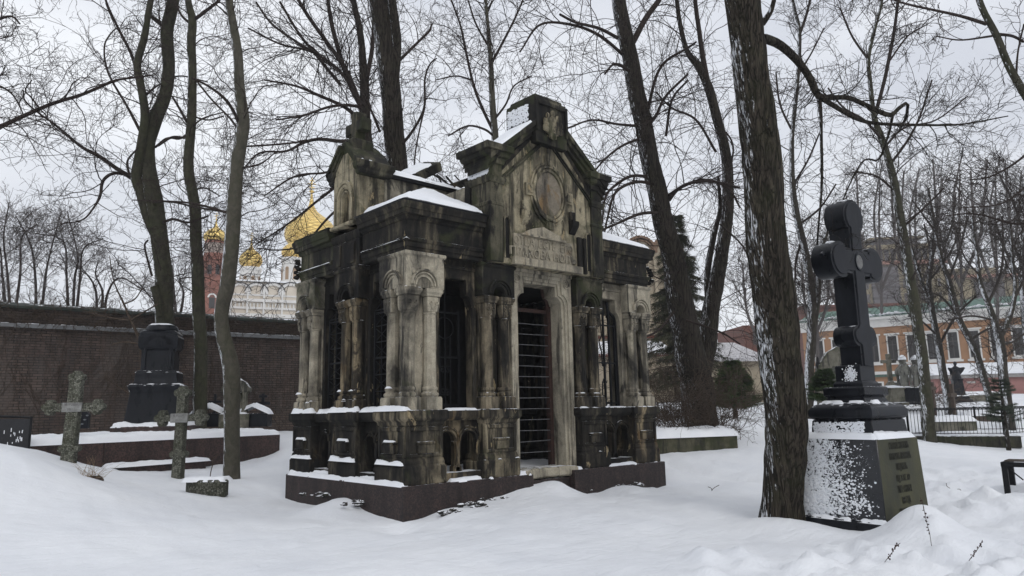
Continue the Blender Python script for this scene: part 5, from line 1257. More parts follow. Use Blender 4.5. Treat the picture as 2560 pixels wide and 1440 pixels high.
m = MB(); m.prism([(-.12, 4.42), (.72, 4.42), (.72, 4.48), (.3, 4.64), (-.12, 4.5)], 0, Lw2, 'tz'); cpg = m.build('coping', plain('dirty_green_coping', (.022, .028, .022), .85, 0, .5, 2, 0), WL_, .006)
snow_pad('snow_cap', cpg, 0, Lw2, .0, .5, 4.55, .045, 202, .06, .08, .12)
# creepers matted on the wall top and hanging down
rng = np.random.default_rng(3)
n = 1500; P0 = np.zeros((n, 9, 3)); x0 = rng.uniform(2, Lw2, n)
clump = fbm(x0*.5, x0*0 + 2, 5); z0 = np.where(rng.random(n) < .75, rng.uniform(3.98, 4.55, n), rng.uniform(3.6, 4.4, n))
P0[:, 0] = np.stack([x0, -.03 - .12*rng.random(n), z0], 1); dd = np.stack([rng.normal(size=n)*.8, -.15 + rng.normal(size=n)*.2, rng.normal(size=n)*.7 - .25], 1)
Ls = rng.uniform(.25, 1.1, n)
for s in range(8):
    dd = dd + rng.normal(size=(n, 3))*np.array([.5, .15, .5]); dd[:, 1] = np.where(P0[:, s, 1] > -.02, -.2, dd[:, 1]); dd[:, 1] = np.where(P0[:, s, 1] < -.28, .2, dd[:, 1]); dn = dd/np.linalg.norm(dd, axis=1, keepdims=True); P0[:, s + 1] = P0[:, s] + dn*(Ls/8)[:, None]
m2 = 420; P1 = np.zeros((m2, 9, 3)); x1 = rng.uniform(2, Lw2, m2); P1[:, 0] = np.stack([x1, np.full(m2, -.03), rng.uniform(2.2, 4.0, m2)], 1); d1 = np.stack([rng.normal(size=m2)*.15, np.zeros(m2), -np.ones(m2)], 1); L1_ = rng.uniform(.8, 3.0, m2)
for s in range(8):
    d1 = d1 + rng.normal(size=(m2, 3))*np.array([.22, .03, .1]); P1[:, s + 1] = P1[:, s] + d1*(L1_/8)[:, None]; P1[:, s + 1, 1] = np.clip(P1[:, s + 1, 1], -.06, -.012)
V, Q = join([tubes(P0, np.full((n, 9), .008), 3), tubes(P1, np.full((m2, 9), .006), 3)])
vine = np_mesh('climbing_plant', V, Q, M_TWIGB); vine.location = WL_.location; vine.rotation_euler = (0, 0, rz_w)
tag(vine, 'tangled bare creeper matted along the top of the brick wall and hanging down it', 'creeper')

# ------------------------------------------------------------------ granite terrace and stepped black monument
ta = at(62, 1112, 14.5); tb = at(701, 1085, 19.9); zt = .585
dirt = np.array([tb[0] - ta[0], tb[1] - ta[1], 0]); Lt = np.linalg.norm(dirt); dirt /= Lt; rz_t = math.atan2(dirt[1], dirt[0])
TE = thing('granite_terrace', 'long red granite grave terrace under thick snow before the brick wall', 'grave terrace', (ta[0], ta[1], 0), rz_t)
m = MB()
for k in range(4):
    a, b = Lt*k/4, Lt*(k + 1)/4 - .006
    m.box(a, b, 0, .35, -.6, zt - .02)
m.box(Lt - .35, Lt, .352, 3.2, -.6, zt - .021); m.box(0, Lt - .36, .36, 3.2, -.6, zt - .05)
m.build('kerb', M_GRAN2, TE, .01)
snow_pad('snow_cap', TE, -.04, Lt + .02, -.02, 3.2, zt - .02, .16, 210, .06, .16, .04)
m = MB(); m.box(1.6, 4.0, -.22, -.02, -.5, .04); m.build('footing', M_GRAN2, TE, .03)
snow_pad('snow_cap', TE, 1.5, 4.1, -.3, .0, .03, .09, 211, .05, .08, .05)
def tpt(x, y, z=0): c, s = math.cos(rz_t), math.sin(rz_t); return (ta[0] + c*x - s*y, ta[1] + s*x + c*y, z)
bm_ = at(392, 1060, 19.2)
BMN = thing('stepped_monument', 'tall black polished granite monument with an arched niche standing on the snowy granite terrace', 'grave monument', (bm_[0], bm_[1], zt), -YAW + R(14))
k_ = 19.2/FPX
def px(v): return v*k_
m = MB(); m.loft(-px(88), px(88), -px(70), px(70), [(0, -.1), (0, px(24)), (-.02, px(26))]); m.build('plinth', M_GRAN2, BMN, .01)
m = MB(); m.loft(-px(66), px(66), -px(58), px(58), [(0, px(25)), (-.03, px(40)), (-.11, px(105)), (-.10, px(112)), (-.06, px(118)), (-.06, px(124)), (-.10, px(128))]); m.build('lower_block', M_BLACK, BMN, .02)
m = MB(); m.loft(-px(52), px(52), -px(46), px(46), [(0, px(127)), (-.03, px(133)), (-.05, px(150)), (-.05, px(156)), (-.09, px(162))]); m.build('middle_block', M_BLACK, BMN, .01)
m = MB(); m.loft(-px(40), px(40), -px(36), px(36), [(0, px(160)), (-.02, px(166)), (-.02, px(212)), (.03, px(216)), (.06, px(224)), (.06, px(246)), (.03, px(250)), (.03, px(256)), (-.04, px(262))])
m.ring(0, px(222), px(22), px(33), -px(36) - .06, -px(36) + .1, 0, PI, 16); m.box(-px(33), -px(26), -px(36) - .03, -px(36) + .1, px(166), px(222)); m.box(px(26), px(33), -px(36) - .03, -px(36) + .1, px(166), px(222))
up_ = m.build('upper_block', M_BLACK, BMN, .01, 22)
m = MB(); m.T = lambda u, t, z: (-px(36) + t*1.0, u, z); m.ring(0, px(222), px(18), px(29), -.1, .06, 0, PI, 14); m.build('side_arch', M_BLACK, up_, .01)
m = MB(); m.lathe([(px(34), px(260)), (px(38), px(264)), (px(38), px(270)), (px(34), px(276)), (px(20), px(280))], 0, 0, 24); m.build('round_cap', M_BLACK, BMN, 0)
snow_pad('snow_cap', BMN, -px(30), px(30), -px(28), px(28), px(278), .04, 221, .04, .12, .06)
for (a, z, h) in ((88, 25, .16), (66, 125, .06), (52, 158, .05)):
    snow_pad('snow_cap', BMN, -px(a), px(a)*.98, -px(a*.82), px(a*.8), px(z), h*.75, 222 + a, .03, .1, .08)
m = MB(); rg = random.Random(3)
for i in range(260):
    z = rg.uniform(px(95), px(215)); xx = -px(40 + (26 if z < px(125) else 10 if z < px(160) else 0)) + .06; y = rg.uniform(-px(20), px(34)); s = rg.uniform(.015, .045)
    if z > px(112): m.blob((xx - .02, y, z), (s*.5, s, s), i, 6, 4, .3)
m.build('stuck_snow', M_SNOW, BMN, 0)

# mosaic crosses
def m_mosaic(name, seed=0, dk=1.0):
    t = NT(name)
    v = t.n('ShaderNodeTexVoronoi'); v.inputs['Scale'].default_value = 30; v.inputs['Randomness'].default_value = .75; t.l(t.co(loc=(seed, 0, seed)), v.inputs['Vector'])
    e = t.n('ShaderNodeTexVoronoi', feature='DISTANCE_TO_EDGE'); e.inputs['Scale'].default_value = 30; e.inputs['Randomness'].default_value = .75; t.l(t.co(loc=(seed, 0, seed)), e.inputs['Vector'])
    x = t.n('ShaderNodeSeparateColor'); t.l(v.outputs['Color'], x.inputs[0])
    c = t.mix(x.outputs[0], (.060*dk, .062*dk, .046*dk), (.20*dk, .20*dk, .165*dk)); c = t.mix(t.ramp(e.outputs['Distance'], .02, .10), (.035, .036, .028), c)
    c = t.mix(t.math('MULTIPLY', t.ramp(t.noise(t.co(), 3, 6, .6), .48, .66), .65), c, (.042, .044, .022))
    t.bump(t.ramp(e.outputs['Distance'], .0, .12), .9, .02)
    return t.fin(c, .9, spec=.2)
def mosaic_cross(name, label, px_, py_, d, H, Wd, plate_w, mat, rot, sh, up_r, lo_r, lean_, shift=0):
    q = at(px_, py_, d); g = G(q[0], q[1])
    r_ = thing(name, label, 'cross', (q[0], q[1], q[2] - .25), -YAW + rot, 'mosaic stone crosses')
    t0, t1 = -.085, .085; m = MB(lambda u, t, z: (u + lean_*z, t, z))
    hb = H + .25; za = hb*.655 + .03; rr = up_r
    m.prism([(-sh*1.08, 0), (sh*1.08, 0), (sh*.92, hb - rr*1.6), (-sh*.92, hb - rr*1.6)], t0, t1)
    m.build('shaft', mat, r_, .012)
    m = MB(lambda u, t, z: (u + lean_*z, t, z)); b = .002
    m.box(-Wd/2 + rr*1.3, Wd/2 - rr*1.3, t0 + .008, t1 - .008, za - sh*.72, za + sh*.72)
    for s in (-1, 1):
        cx = s*(Wd/2 - rr*1.35)
        for (du, dz) in ((s*rr*.75, 0), (0, rr*.85), (0, -rr*.85)): m.disc(cx + du, za + dz, rr*.72, t0 - .0 + .002*abs(dz), t1 + .002*dz, 18)
        m.box(cx - rr*.5, cx + rr*.5, t0 + .004, t1 - .004, za - rr*.8, za + rr*.8)
    m.build('arms', mat, r_, .006)
    m = MB(lambda u, t, z: (u + lean_*z, t, z)); zc = hb - rr*1.3
    for (du, dz) in ((0, rr*.62), (-rr*.8, -.0), (rr*.8, -.0)): m.disc(du, zc + dz, rr*.72, t0 + .001*du, t1 + .001*du, 18)
    m.box(-rr*.6, rr*.6, t0 + .005, t1 - .005, zc - rr*.8, zc + rr*.7)
    m.build('head', mat, r_, .006)
    m = MB(lambda u, t, z: (u + lean_*z, t, z)); zl = hb*lo_r
    m.box(-sh*1.0, sh*1.0, t0 - .012, t1 + .012, zl - rr*.45, zl + rr*.45)
    for s in (-1, 1): m.disc(s*sh*1.12, zl, rr*.62, t0 - .008, t1 + .008, 16)
    m.build('lower_bar', mat, r_, .006)
    m = MB(lambda u, t, z: (u + lean_*z, t, z)); m.box(-plate_w/2, plate_w/2, t0 - .03, t0 + .02, za - plate_w*.25, za + plate_w*.25)
    pl = m.build('name_plate', plain('worn_grey_plate', (.215, .215, .205), .7, 0, .25, 14), r_, .008)
    for i, (tx, dz) in enumerate((('Е. М. РОДИОН', .05), ('1911 г.', -.045))):
        letters('lettering', tx, .075, plain('faded_letter_%s%d' % (name, i), (.14, .14, .135), .9, 0, .2), pl, Matrix.Translation((lean_*za, t0 - .032, za + dz)) @ Matrix.Rotation(PI/2, 4, 'X'), .002, sx=.7)
    return r_
mosaic_cross('mosaic_cross', 'mossy stone mosaic cross with a clean pale name plate, nearest the left edge', 168, 1172, 13.4, 1.78, 1.06, .34, m_mosaic('mosaic_stone_mossy', 0, 1.15), R(8), .112, .092, .30, .028)
mosaic_cross('mosaic_cross', 'stone mosaic cross with a grey plate in front of the black stepped monument', 445, 1178, 14.6, 1.68, 1.06, .36, m_mosaic('mosaic_stone_grey', 4, 1.0), R(-4), .094, .104, .30, .012)

# grey aedicule behind the thin trunk
q = at(588, 1052, 20.8); AE = thing('aedicule_tomb', 'small grey stone canopy tomb half hidden behind the smooth curved trunk', 'grave monument', (q[0], q[1], q[2]), -YAW + R(12))
m = MB(); m.loft(-.40, .40, -.3, .3, [(0, -.3), (0, .18), (-.02, .2)]); m.build('base', M_MEMST, AE, .02)
m = MB()
for sx_ in (-.24, .24):
    for sy_ in (-.14, .14): m.lathe([(.09, .2), (.09, .26), (.06, .3), (.055, .72), (.08, .78), (.09, .82)], sx_, sy_, 10)
m.build('columns', M_MEMST, AE, 0)
m = MB(); m.prism([(-.38, .80), (.38, .80), (.38, .92), (.24, 1.1), (.0, 1.22), (-.24, 1.1), (-.38, .92)], -.24, .24); m.box(-.2, .2, -.1, .15, .2, .8); m.build('canopy', M_MEMST, AE, .02)
snow_pad('snow_cap', AE, -.36, .36, -.22, .22, 0, .06, 231, .04, .06, .05, lambda X, Y: 1.2 - np.abs(X)*.75)
snow_pad('snow_cap', AE, -.40, .40, -.3, -.12, .2, .05, 232, .04, .06, .05)
for i, (x, dx, lab) in enumerate(((522, -.4, 'low black tomb under a snow heap between the slim tree and the canopy tomb'), (618, .4, 'low black tomb under a snow heap right of the canopy tomb'))):
    q = at(x + (18 if i else 0), 1058, 21); t = thing('tomb_block', lab, 'tomb', (q[0], q[1], q[2] - .1), -YAW + .1, 'low black tombs on the terrace')
    MB().loft(-.42, .42, -.3, .3, [(0, 0), (0, .36), (-.03, .38)]).build('block', M_BLACK, t, .01)
    snow_pad('snow_cap', t, -.46, .46, -.34, .34, 0, .10, 240 + i, .04, .1, .03, lambda X, Y: .36 + .22*np.clip(1 - np.abs(X)/.46, 0, 1))
def iron_cross(label, px_, py_, d, H, Wd, two=True, th=.045, mat=None):
    q = at(px_, py_, d); o = thing('iron_cross', label, 'cross', (q[0], q[1], q[2] - .05), -YAW, 'iron crosses before the brick wall')
    m = MB(); m.box(-th, th, -.03, .03, 0, H); m.build('shaft', M_BLACKM, o, .006)
    m = MB(); m.box(-Wd/2, Wd/2, -.031, .031, H*.62, H*.62 + th*2); m.build('arms', M_BLACKM, o, .006)
    if two:
        m = MB(); m.box(-Wd*.28, Wd*.28, -.032, .032, H*.86, H*.86 + th*1.6); m.build('upper_bar', M_BLACKM, o, .006)
        m = MB(); m.loft(-.13, .13, -.12, .12, [(0, 0), (0, .2), (-.05, .24)]); m.build('foot', M_BLACKM, o, .006)
    return o
iron_cross('black iron cross with two bars standing right of the canopy tomb by the brick wall', 656, 1055, 22.5, .92, .44)
iron_cross('thin dark iron cross just left of the canopy tomb', 536, 1040, 22.5, .72, .40, False, .035)
# dark headstone with leaf relief behind the first cross
q = at(203, 1060, 15.9); HS = thing('headstone', 'small black headstone with leaf carving behind the first mosaic cross', 'headstone', (q[0], q[1], q[2] - .1), -YAW)
m = MB(); m.prism([(-.17, 0), (.17, 0), (.17, .30), (.08, .42), (-.17, .42)], -.05, .05); m.build('slab', M_BLACK, HS, .01)
m = MB()
for i in range(6): m.blob((-.10 + i*.05, -.055, .10 + (i % 3)*.09), (.035, .012, .018), i, 8, 4, .1)
m.build('leaf_relief', plain('grey_relief', (.12, .13, .14), .7), HS, 0)
# black iron panel at far left
q = at(30, 1110, 14.2); FP = thing('iron_grave_panel', 'dark sheet iron grave railing with flaking white spots at the left edge', 'railing', (q[0], q[1], q[2] - .2), -YAW + R(6))
m = MB(); m.box(-1.2, .30, -.02, .02, .1, .68); m.build('sheet', plain('flaking_black_sheet', (.012, .012, .014), .5, .2, .4, 30), FP, .004)
m = MB(); m.tube([(-1.2, 0, .70), (-.4, 0, .74), (.32, 0, .70)], .02, 6); m.tube([(.31, 0, 0), (.31, 0, .72)], .025, 6); m.build('rail', M_IRON, FP, 0)
m = MB(); rg = random.Random(6)
for i in range(16): u = rg.uniform(-.2, .27); z = rg.uniform(.18, .45); m.box(u, u + .012, -.026, -.02, z, z + rg.uniform(.02, .08))
m.build('frost_flake', M_SNOW, FP, 0)
# curved stone kerb of a planter with snow
q = at(520, 1212, 12.7); SPL = thing('stone_planter', 'low curved kerb of cobbled stone poking out of the snow near the smooth trunk', 'grave kerb', (q[0], q[1], q[2] - .22), -YAW)
m = MB(lambda u, t, z: (u, t, z))
A_ = [(-.42 + i*.07, -.05 + .14*((i - 6)/6.)**2*0 + (.10 if i < 2 else 0), .14 + .012*i) for i in range(13)]
pts = [(-.5, .25), (-.35, .05), (-.1, -.04), (.15, -.03), (.30, .03), (.30, .18), (.12, .12), (-.1, .12), (-.28, .2), (-.4, .34)]
m.prism(pts, 0, .30, 'uv'); m.build('kerb', m_mosaic('cobble_kerb', 9, .8), SPL, .03)
snow_pad('snow_cap', SPL, -.5, .32, -.04, .33, .28, .07, 251, .03, .07, .05)
# rubble lumps at the plinth
rb = [(905, 1255, 11.3, .22, 'dark rubble lump half buried in snow against the left side of the mausoleum plinth'), (800, 1234, 12.2, .18, 'small dark rubble lump with snow near the far left end of the plinth'),
      (1180, 1262, 11.1, .17, 'broken stone rubble with snow crust below the front plinth'), (1235, 1247, 11.6, .15, 'broken dark lump below the front plinth, nearer the door'), (1130, 1278, 10.7, .14, 'flat dark rubble piece in front of the plinth near its corner'),
      (1575, 1212, 13.9, .17, 'snow crusted stone lump below the right plinth block'), (1530, 1214, 13.7, .14, 'smaller snow crusted lump below the right plinth block'), (1462, 1222, 13.2, .11, 'small lump at the left end of the right plinth block'), (1620, 1222, 14.2, .10, 'small lump near the right end of the plinth')]
M_RUB = stone('snowy_rubble', (.10, .092, .085), .5, .1, .1, 0, .62, .03, 15)
for i, (x, y, d_, s, lab) in enumerate(rb):
    q = at(x, y, d_); m = MB(); rg = random.Random(i)
    for k in range(16): q_ = s*rg.uniform(.10, .27); m.blob((rg.uniform(-1.5, 1.5)*s, rg.uniform(-.4, .4)*s, rg.uniform(-.35, .12)*s), (q_*1.5, q_, q_*.7), k + i*9, 8, 6, .4)
    o = m.build('rubble', M_RUB, None, 0, 25); o.location = tuple(q); o.rotation_euler = (0, 0, rg.uniform(0, .6) - YAW); tag(o, lab, 'rubble', 'rubble lumps round the plinth')
# ------------------------------------------------------------------ churches beyond the wall
def face(px_, py_, d, rot=0):
    """frame at a pixel, u to the photo's right"""
    return at(px_, py_, d)
M_GOLD = (lambda: None)
def m_gold(name, diamonds=False, k=7):
    t = NT(name)
    n = t.noise(t.co(), 3, 4, .5)
    c = t.mix(t.ramp(n, .3, .7), (.80, .56, .17), (.90, .70, .28))
    if diamonds:
        w1 = t.n('ShaderNodeTexChecker'); 
        s = t.n('ShaderNodeSeparateXYZ'); t.l(t.tc.outputs['Object'], s.inputs[0])
        a = t.math('ARCTAN2', s.outputs[1], s.outputs[0])
        u = t.math('MULTIPLY', a, 30/(2*PI)); v = t.math('MULTIPLY', s.outputs[2], k*.22)
        p = t.math('FRACT', t.math('ADD', t.math('ADD', u, v), 100)); q_ = t.math('FRACT', t.math('ADD', t.math('SUBTRACT', u, v), 100))
        e = t.math('MINIMUM', t.math('MINIMUM', p, t.math('SUBTRACT', 1.0, p)), t.math('MINIMUM', q_, t.math('SUBTRACT', 1.0, q_)))
        c = t.mix(t.ramp(e, .02, .09), (.52, .33, .09), c); t.bump(t.ramp(e, 0, .25), .6, .15)
    return t.fin(c, .5, .8)
M_GOLDP = m_gold('gilded_dome'); M_GOLDD = m_gold('gilded_dome_scales', True)
M_REDB = plain('red_brick', (.25, .105, .075), .9, 0, .3, 5)
M_CREAM = plain('cream_stucco', (.64, .575, .48), .9, 0, .08, 1)
M_WHITE = plain('white_trim', (.70, .69, .66), .85, 0, .08, 1)
M_DARKW = plain('dark_window', (.03, .028, .028), .3, 0, .3, 4)
ONION = [(.60, 0), (.64, .04), (.84, .18), (.96, .34), (1.0, .48), (.985, .62), (.92, .78), (.80, .93), (.62, 1.07), (.43, 1.19), (.27, 1.30), (.165, 1.42), (.10, 1.56), (.06, 1.75), (.032, 2.0)]
def onion(parent, name, cx, cy, z, r, h, mat, seg=32, fin=1.0):
    m = MB(); m.lathe([(a*r, z + b*h/2) for a, b in ONION], cx, cy, seg); d_ = m.build(name, mat, parent, 0, 40)
    zt_ = z + h; s = r*fin; m = MB()
    m.lathe([(.03*r, zt_ - .02), (.10*r, zt_ + .06*s), (.10*r, zt_ + .12*s), (.02*r, zt_ + .2*s)], cx, cy, 10)
    for (a, b, c, e) in ((-.03, .03, .1, 1.1), (-.28, .28, .62, .68), (-.16, .16, .86, .92), (-.2, .2, .36, .41)): m.box(cx + a*s, cx + b*s, cy - .03*s, cy + .03*s, zt_ + c*s, zt_ + e*s)
    m.build('dome_cross', M_GOLDP, d_, 0)
    return d_
# red bell tower
d = 95; k = d/FPX; b0 = at(529, 800, d); BT = thing('bell_tower', 'red brick bell tower with a gold onion dome left of the white church', 'bell tower', (b0[0], b0[1], b0[2] - 8), -YAW + .35)
z = lambda py_: (800 - py_)*k + 8
m = MB(); hw_ = 33*k; m.box(-hw_, hw_, -hw_, hw_, 0, z(712)); m.loft(-hw_, hw_, -hw_, hw_, [(.05, z(716)), (.25, z(710)), (.1, z(704)), (-1.0, z(690))]); bt = m.build('lower_stage', M_REDB, BT, 0)
for (u, pz) in ((0, 750),):
    m = MB(lambda a, t, zz: (a, -hw_ - t, zz)); m.box(-.35, .35, -.1, .03, z(775), z(748)); m.build('window', M_DARKW, bt, 0)
    m = MB(lambda a, t, zz: (a, -hw_ - t, zz)); m.ring(0, z(748), .35, .55, -.1, .1); m.build('window_hood', M_WHITE, bt, 0)
m = MB(); r8 = 26*k; m.lathe([(r8, z(704)), (r8, z(690)), (r8*1.04, z(688)), (r8, z(684)), (r8*.98, z(650))], 0, 0, 8); m.build('octagon', M_REDB, BT, 0, 20)
for j in range(8):
    a = 2*PI*(j + .5)/8; ap_ = r8*.99*math.cos(PI/8); m = MB(lambda uu, t, zz: ((ap_ + t)*math.cos(a) - uu*math.sin(a), (ap_ + t)*math.sin(a) + uu*math.cos(a), zz)); m.box(-.26, .26, -.1, .06, z(688), z(668)); m.disc(0, z(668), .26, -.1, .06, 12); m.build('belfry_shade_panel', M_DARKW, BT, 0)  # solid dark panels, coloured as the shade inside open belfry arches
for j in range(8):
    a = 2*PI*j/8 + PI/8; m = MB(); m.box(-.16, .16, -.18, .18, z(690), z(640)); o = m.build('bell_pier', M_REDB, BT, 0); o.location = (r8*.97*math.cos(a - PI/8), r8*.97*math.sin(a - PI/8), 0); o.rotation_euler = (0, 0, a - PI/8)
m = MB(); m.lathe([(r8, z(652)), (r8, z(640)), (r8*1.05, z(638)), (r8*1.02, z(634)), (r8*.98, z(632))], 0, 0, 16); m.build('arch_band', M_REDB, BT, 0, 20)
m = MB(); m.lathe([(.0, z(672)), (.55, z(671)), (.5, z(664)), (.3, z(658)), (.0, z(656))], 0, -.6, 14, False); m.build('bell', M_IRON, BT, 0)
m = MB(); m.lathe([(r8*.98, z(632)), (r8*.98, z(618)), (r8*1.03, z(616)), (r8*1.03, z(612)), (r8*.96, z(610)), (r8*.96, z(604))], 0, 0, 24); m.build('drum', plain('pale_brick_drum', (.36, .30, .26), .9), BT, 0, 25)
m = MB(); m.lathe([(r8*1.0, z(606)), (r8*.95, z(600)), (r8*.9, z(597))], 0, 0, 24); m.build('drum_cornice', M_REDB, BT, 0)
onion(BT, 'gold_dome', 0, 0, z(604), 29*k, 100*k*.62, M_GOLDP, 32, .62)
# white church
d = 105; k = d/FPX; b0 = at(700, 800, d); WC = thing('white_church', 'cream and white church with three scaled gold onion domes left of the mausoleum', 'church', (b0[0], b0[1], b0[2] - 8), -YAW + .42)
z = lambda py_: (800 - py_)*k + 8
u_ = lambda px_: (px_ - 700)*k/math.cos(.42)
m = MB(); m.box(u_(585), u_(900), 0, 14, 0, z(706)); wb_ = m.build('nave', M_CREAM, WC, 0)
m = MB()
for (py_, t, h) in ((795, .3, .5), (775, .25, .3), (757, .45, .4), (742, .2, .25)): m.box(u_(583), u_(902), -t, .05, z(py_), z(py_) + h)
m.build('string_course', M_WHITE, wb_, 0)
m = MB()
for i in range(40): u = u_(586) + i*(u_(900) - u_(586))/40; m.box(u, u + .18, -.2, .05, z(772), z(760))
m.build('dentils', M_WHITE, wb_, 0)
for i, px_ in enumerate((612, 647, 682, 722, 766, 815)):
    m = MB(lambda a, t, zz: (a, -t, zz)); r0 = (1.45 + i*.12)
    m.ring(u_(px_), z(737), r0*.78, r0, -.3, .35, 0, PI, 16); ga = m.build('gable_arch', M_WHITE, wb_, 0); m = MB(lambda a, t, zz: (a, -t, zz)); m.disc(u_(px_), z(737) + .01, r0*.79, -.4, .1, 20); m.build('arch_field', M_CREAM, ga, 0); m = MB(lambda a, t, zz: (a, -t, zz)); m.ring(u_(px_), z(737), r0*1.0, r0*1.07, -.3, .45, .25, PI - .25, 16); m.build('arch_flashing', M_DARKW, ga, 0)
    m = MB(lambda a, t, zz: (a, -t, zz)); m.box(u_(px_ - 21), u_(px_ - 17), -.05, .4, 0, z(712)); m.build('pilaster', M_WHITE, wb_, 0)
snow_pad('snow_cap', wb_, u_(583), u_(902), -.3, 3, z(706), .3, 261, .5, .5, .2)
def drum(px_, top, bot, rpx, cy, nm='drum', arches=8):
    m = MB(); r = rpx*k; m.lathe([(r*1.15, z(bot)), (r*1.15, z(bot) + .4), (r, z(bot) + .5), (r, z(top) - .6), (r*1.1, z(top) - .5), (r*1.1, z(top) - .2), (r*1.02, z(top))], u_(px_), cy, 24); o = m.build(nm, M_WHITE, WC, 0, 30)
    for j in range(arches):
        a = 2*PI*j/arches + .2; mm = MB(lambda uu, t, zz: (u_(px_) + (r + t)*math.cos(a) - uu*math.sin(a), cy + (r + t)*math.sin(a) + uu*math.cos(a), zz)); w_ = r*.17
        hz = z(bot) + (z(top) - z(bot))*.58
        mm.box(-w_, w_, -.3, .03, z(bot) + .7, hz); mm.disc(0, hz, w_, -.3, .03, 14); mm.build('window', plain('tan_niche_%s_%d' % (px_, j), (.36, .25, .15), .8, 0, .1) if False else M_TAN, o, 0)
    return o
M_TAN = plain('tan_niche', (.36, .25, .16), .8, 0, .1)
drum(636, 660, 728, 25, 3.5); onion(WC, 'gold_dome', u_(636), 3.5, z(660), 29*k, 74*k, M_GOLDD, 36, .62)
drum(727, 632, 704, 25, 2.5); onion(WC, 'gold_dome', u_(727), 2.5, z(634), 27*k, 66*k, M_GOLDD, 36, .5)
drum(784, 578, 712, 48, 9); onion(WC, 'gold_dome', u_(784), 9, z(580), 71*k, 165*k, M_GOLDD, 44, .55)

# ------------------------------------------------------------------ beige chapel behind the mausoleum, right
d = 48; k = d/FPX; b0 = at(1580, 1030, d); CH = thing('beige_chapel', 'beige stone church with rounded gable tops behind the mausoleum and spruce', 'church', (b0[0], b0[1], b0[2] - 1), -YAW + .12)
z = lambda py_: (1030 - py_)*k + 1
u_ = lambda px_: (px_ - 1580)*k
M_BEIGE = plain('beige_stone', (.33, .28, .205), .9, 0, .14, 2)
m = MB(lambda a, t, zz: (a, -t, zz)); m.box(u_(1420), u_(1720), -8, 0, 0, z(640)); nv = m.build('nave', M_BEIGE, CH, 0)
for px_ in (1470, 1546, 1622, 1694):
    m = MB(lambda a, t, zz: (a, -t, zz)); r0 = 38*k; m.disc(u_(px_), z(622), r0, -8, .05, 30); m.box(u_(px_ - 38), u_(px_ + 38), -8, .04, z(650), z(622)); g_ = m.build('rounded_gable', M_BEIGE, CH, 0)
    m = MB(lambda a, t, zz: (a, -t, zz)); m.ring(u_(px_), z(622), r0*.78, r0*.86, -.2, .22, 0, PI, 22); m.ring(u_(px_), z(622), r0*.97, r0*1.05, -8, .3, 0, PI, 26)
    for j in range(18): a = PI*(j + .5)/18; m.blob((u_(px_) + r0*1.06*math.cos(a), .1, z(622) + r0*1.06*math.sin(a)), .14, j, 6, 4, .1)
    m.build('gable_edge', plain('tile_edge_%d' % px_, (.20, .13, .085), .9), g_, 0)
m = MB(lambda a, t, zz: (a, -t, zz))
for px_ in (1508, 1584, 1658): m.box(u_(px_ - 4), u_(px_ + 4), -.1, .25, 0, z(640))
for py_ in (838, 700): m.box(u_(1420), u_(1722), -.1, .3, z(py_), z(py_ - 6))
m.build('pilaster', M_BEIGE, CH, 0)
for px_ in (1505, 1546, 1630):
    m = MB(lambda a, t, zz: (a, -t, zz)); m.box(u_(px_ - 6), u_(px_ + 6), -.1, .03, z(890), z(858)); m.disc(u_(px_), z(858), 6*k, -.1, .03, 12); m.build('window', M_DARKW, CH, 0)
m = MB(lambda a, t, zz: (a, -t, zz)); m.prism([(0, z(895)), (3.2, z(895)), (3.2, z(905)), (0, z(850))], u_(1420), u_(1660), 'tz') if False else m.add([(u_(1420), 3.2, z(893)), (u_(1660), 3.2, z(893)), (u_(1660), .1, z(852)), (u_(1420), .1, z(852)), (u_(1420), 3.2, z(898)), (u_(1660), 3.2, z(898)), (u_(1660), .1, z(860)), (u_(1420), .1, z(860))], [(0, 1, 2, 3), (7, 6, 5, 4), (0, 1, 5, 4), (2, 3, 7, 6), (1, 2, 6, 5), (0, 3, 7, 4)])
m.build('aisle_roof', M_SNOW, CH, 0)
m = MB(lambda a, t, zz: (a, -t, zz)); m.box(u_(1420), u_(1655), 0, 2.8, 0, z(900)); m.build('aisle', M_BEIGE, CH, 0)
m = MB(lambda a, t, zz: (a, -t, zz))
for i in range(60): u = u_(1420) + i*(u_(1660) - u_(1420))/60; m.box(u, u + .07, 3.0, 3.24, z(900), z(893))
for i in range(60): u = u_(1420) + i*(u_(1660) - u_(1420))/60; m.box(u, u + .07, 0, .3, z(846), z(840))
m.build('tile_edge', plain('terracotta_edge', (.16, .06, .04), .9), CH, 0)
# apse / annex to the right
d = 42; k = d/FPX; b0 = at(1850, 1030, d); AX = thing('chapel_annex', 'low beige annex with snowy roof and dark arched door behind the green conifer shrub', 'church annex', (b0[0], b0[1], b0[2] - 1), -YAW + .15)
z = lambda py_: (1030 - py_)*k + 1
u_ = lambda px_: (px_ - 1850)*k
F_ = lambda a, t, zz: (a, -t, zz)
m = MB(F_); m.box(u_(1770), u_(1925), -6, 0, 0, z(895)); ax = m.build('wall', M_BEIGE, AX, 0)
m = MB(F_); m.add([(u_(1765), .5, z(897)), (u_(1930), .5, z(897)), (u_(1930), -4, z(840)), (u_(1765), -4, z(840)), (u_(1765), .5, z(905)), (u_(1930), .5, z(905)), (u_(1930), -4, z(848)), (u_(1765), -4, z(848))], [(0, 1, 2, 3), (7, 6, 5, 4), (0, 1, 5, 4), (2, 3, 7, 6), (1, 2, 6, 5), (0, 3, 7, 4)]); m.build('roof', plain('tiled_snowy_roof', (.45, .44, .45), .8, 0, .7, 9), AX, 0)
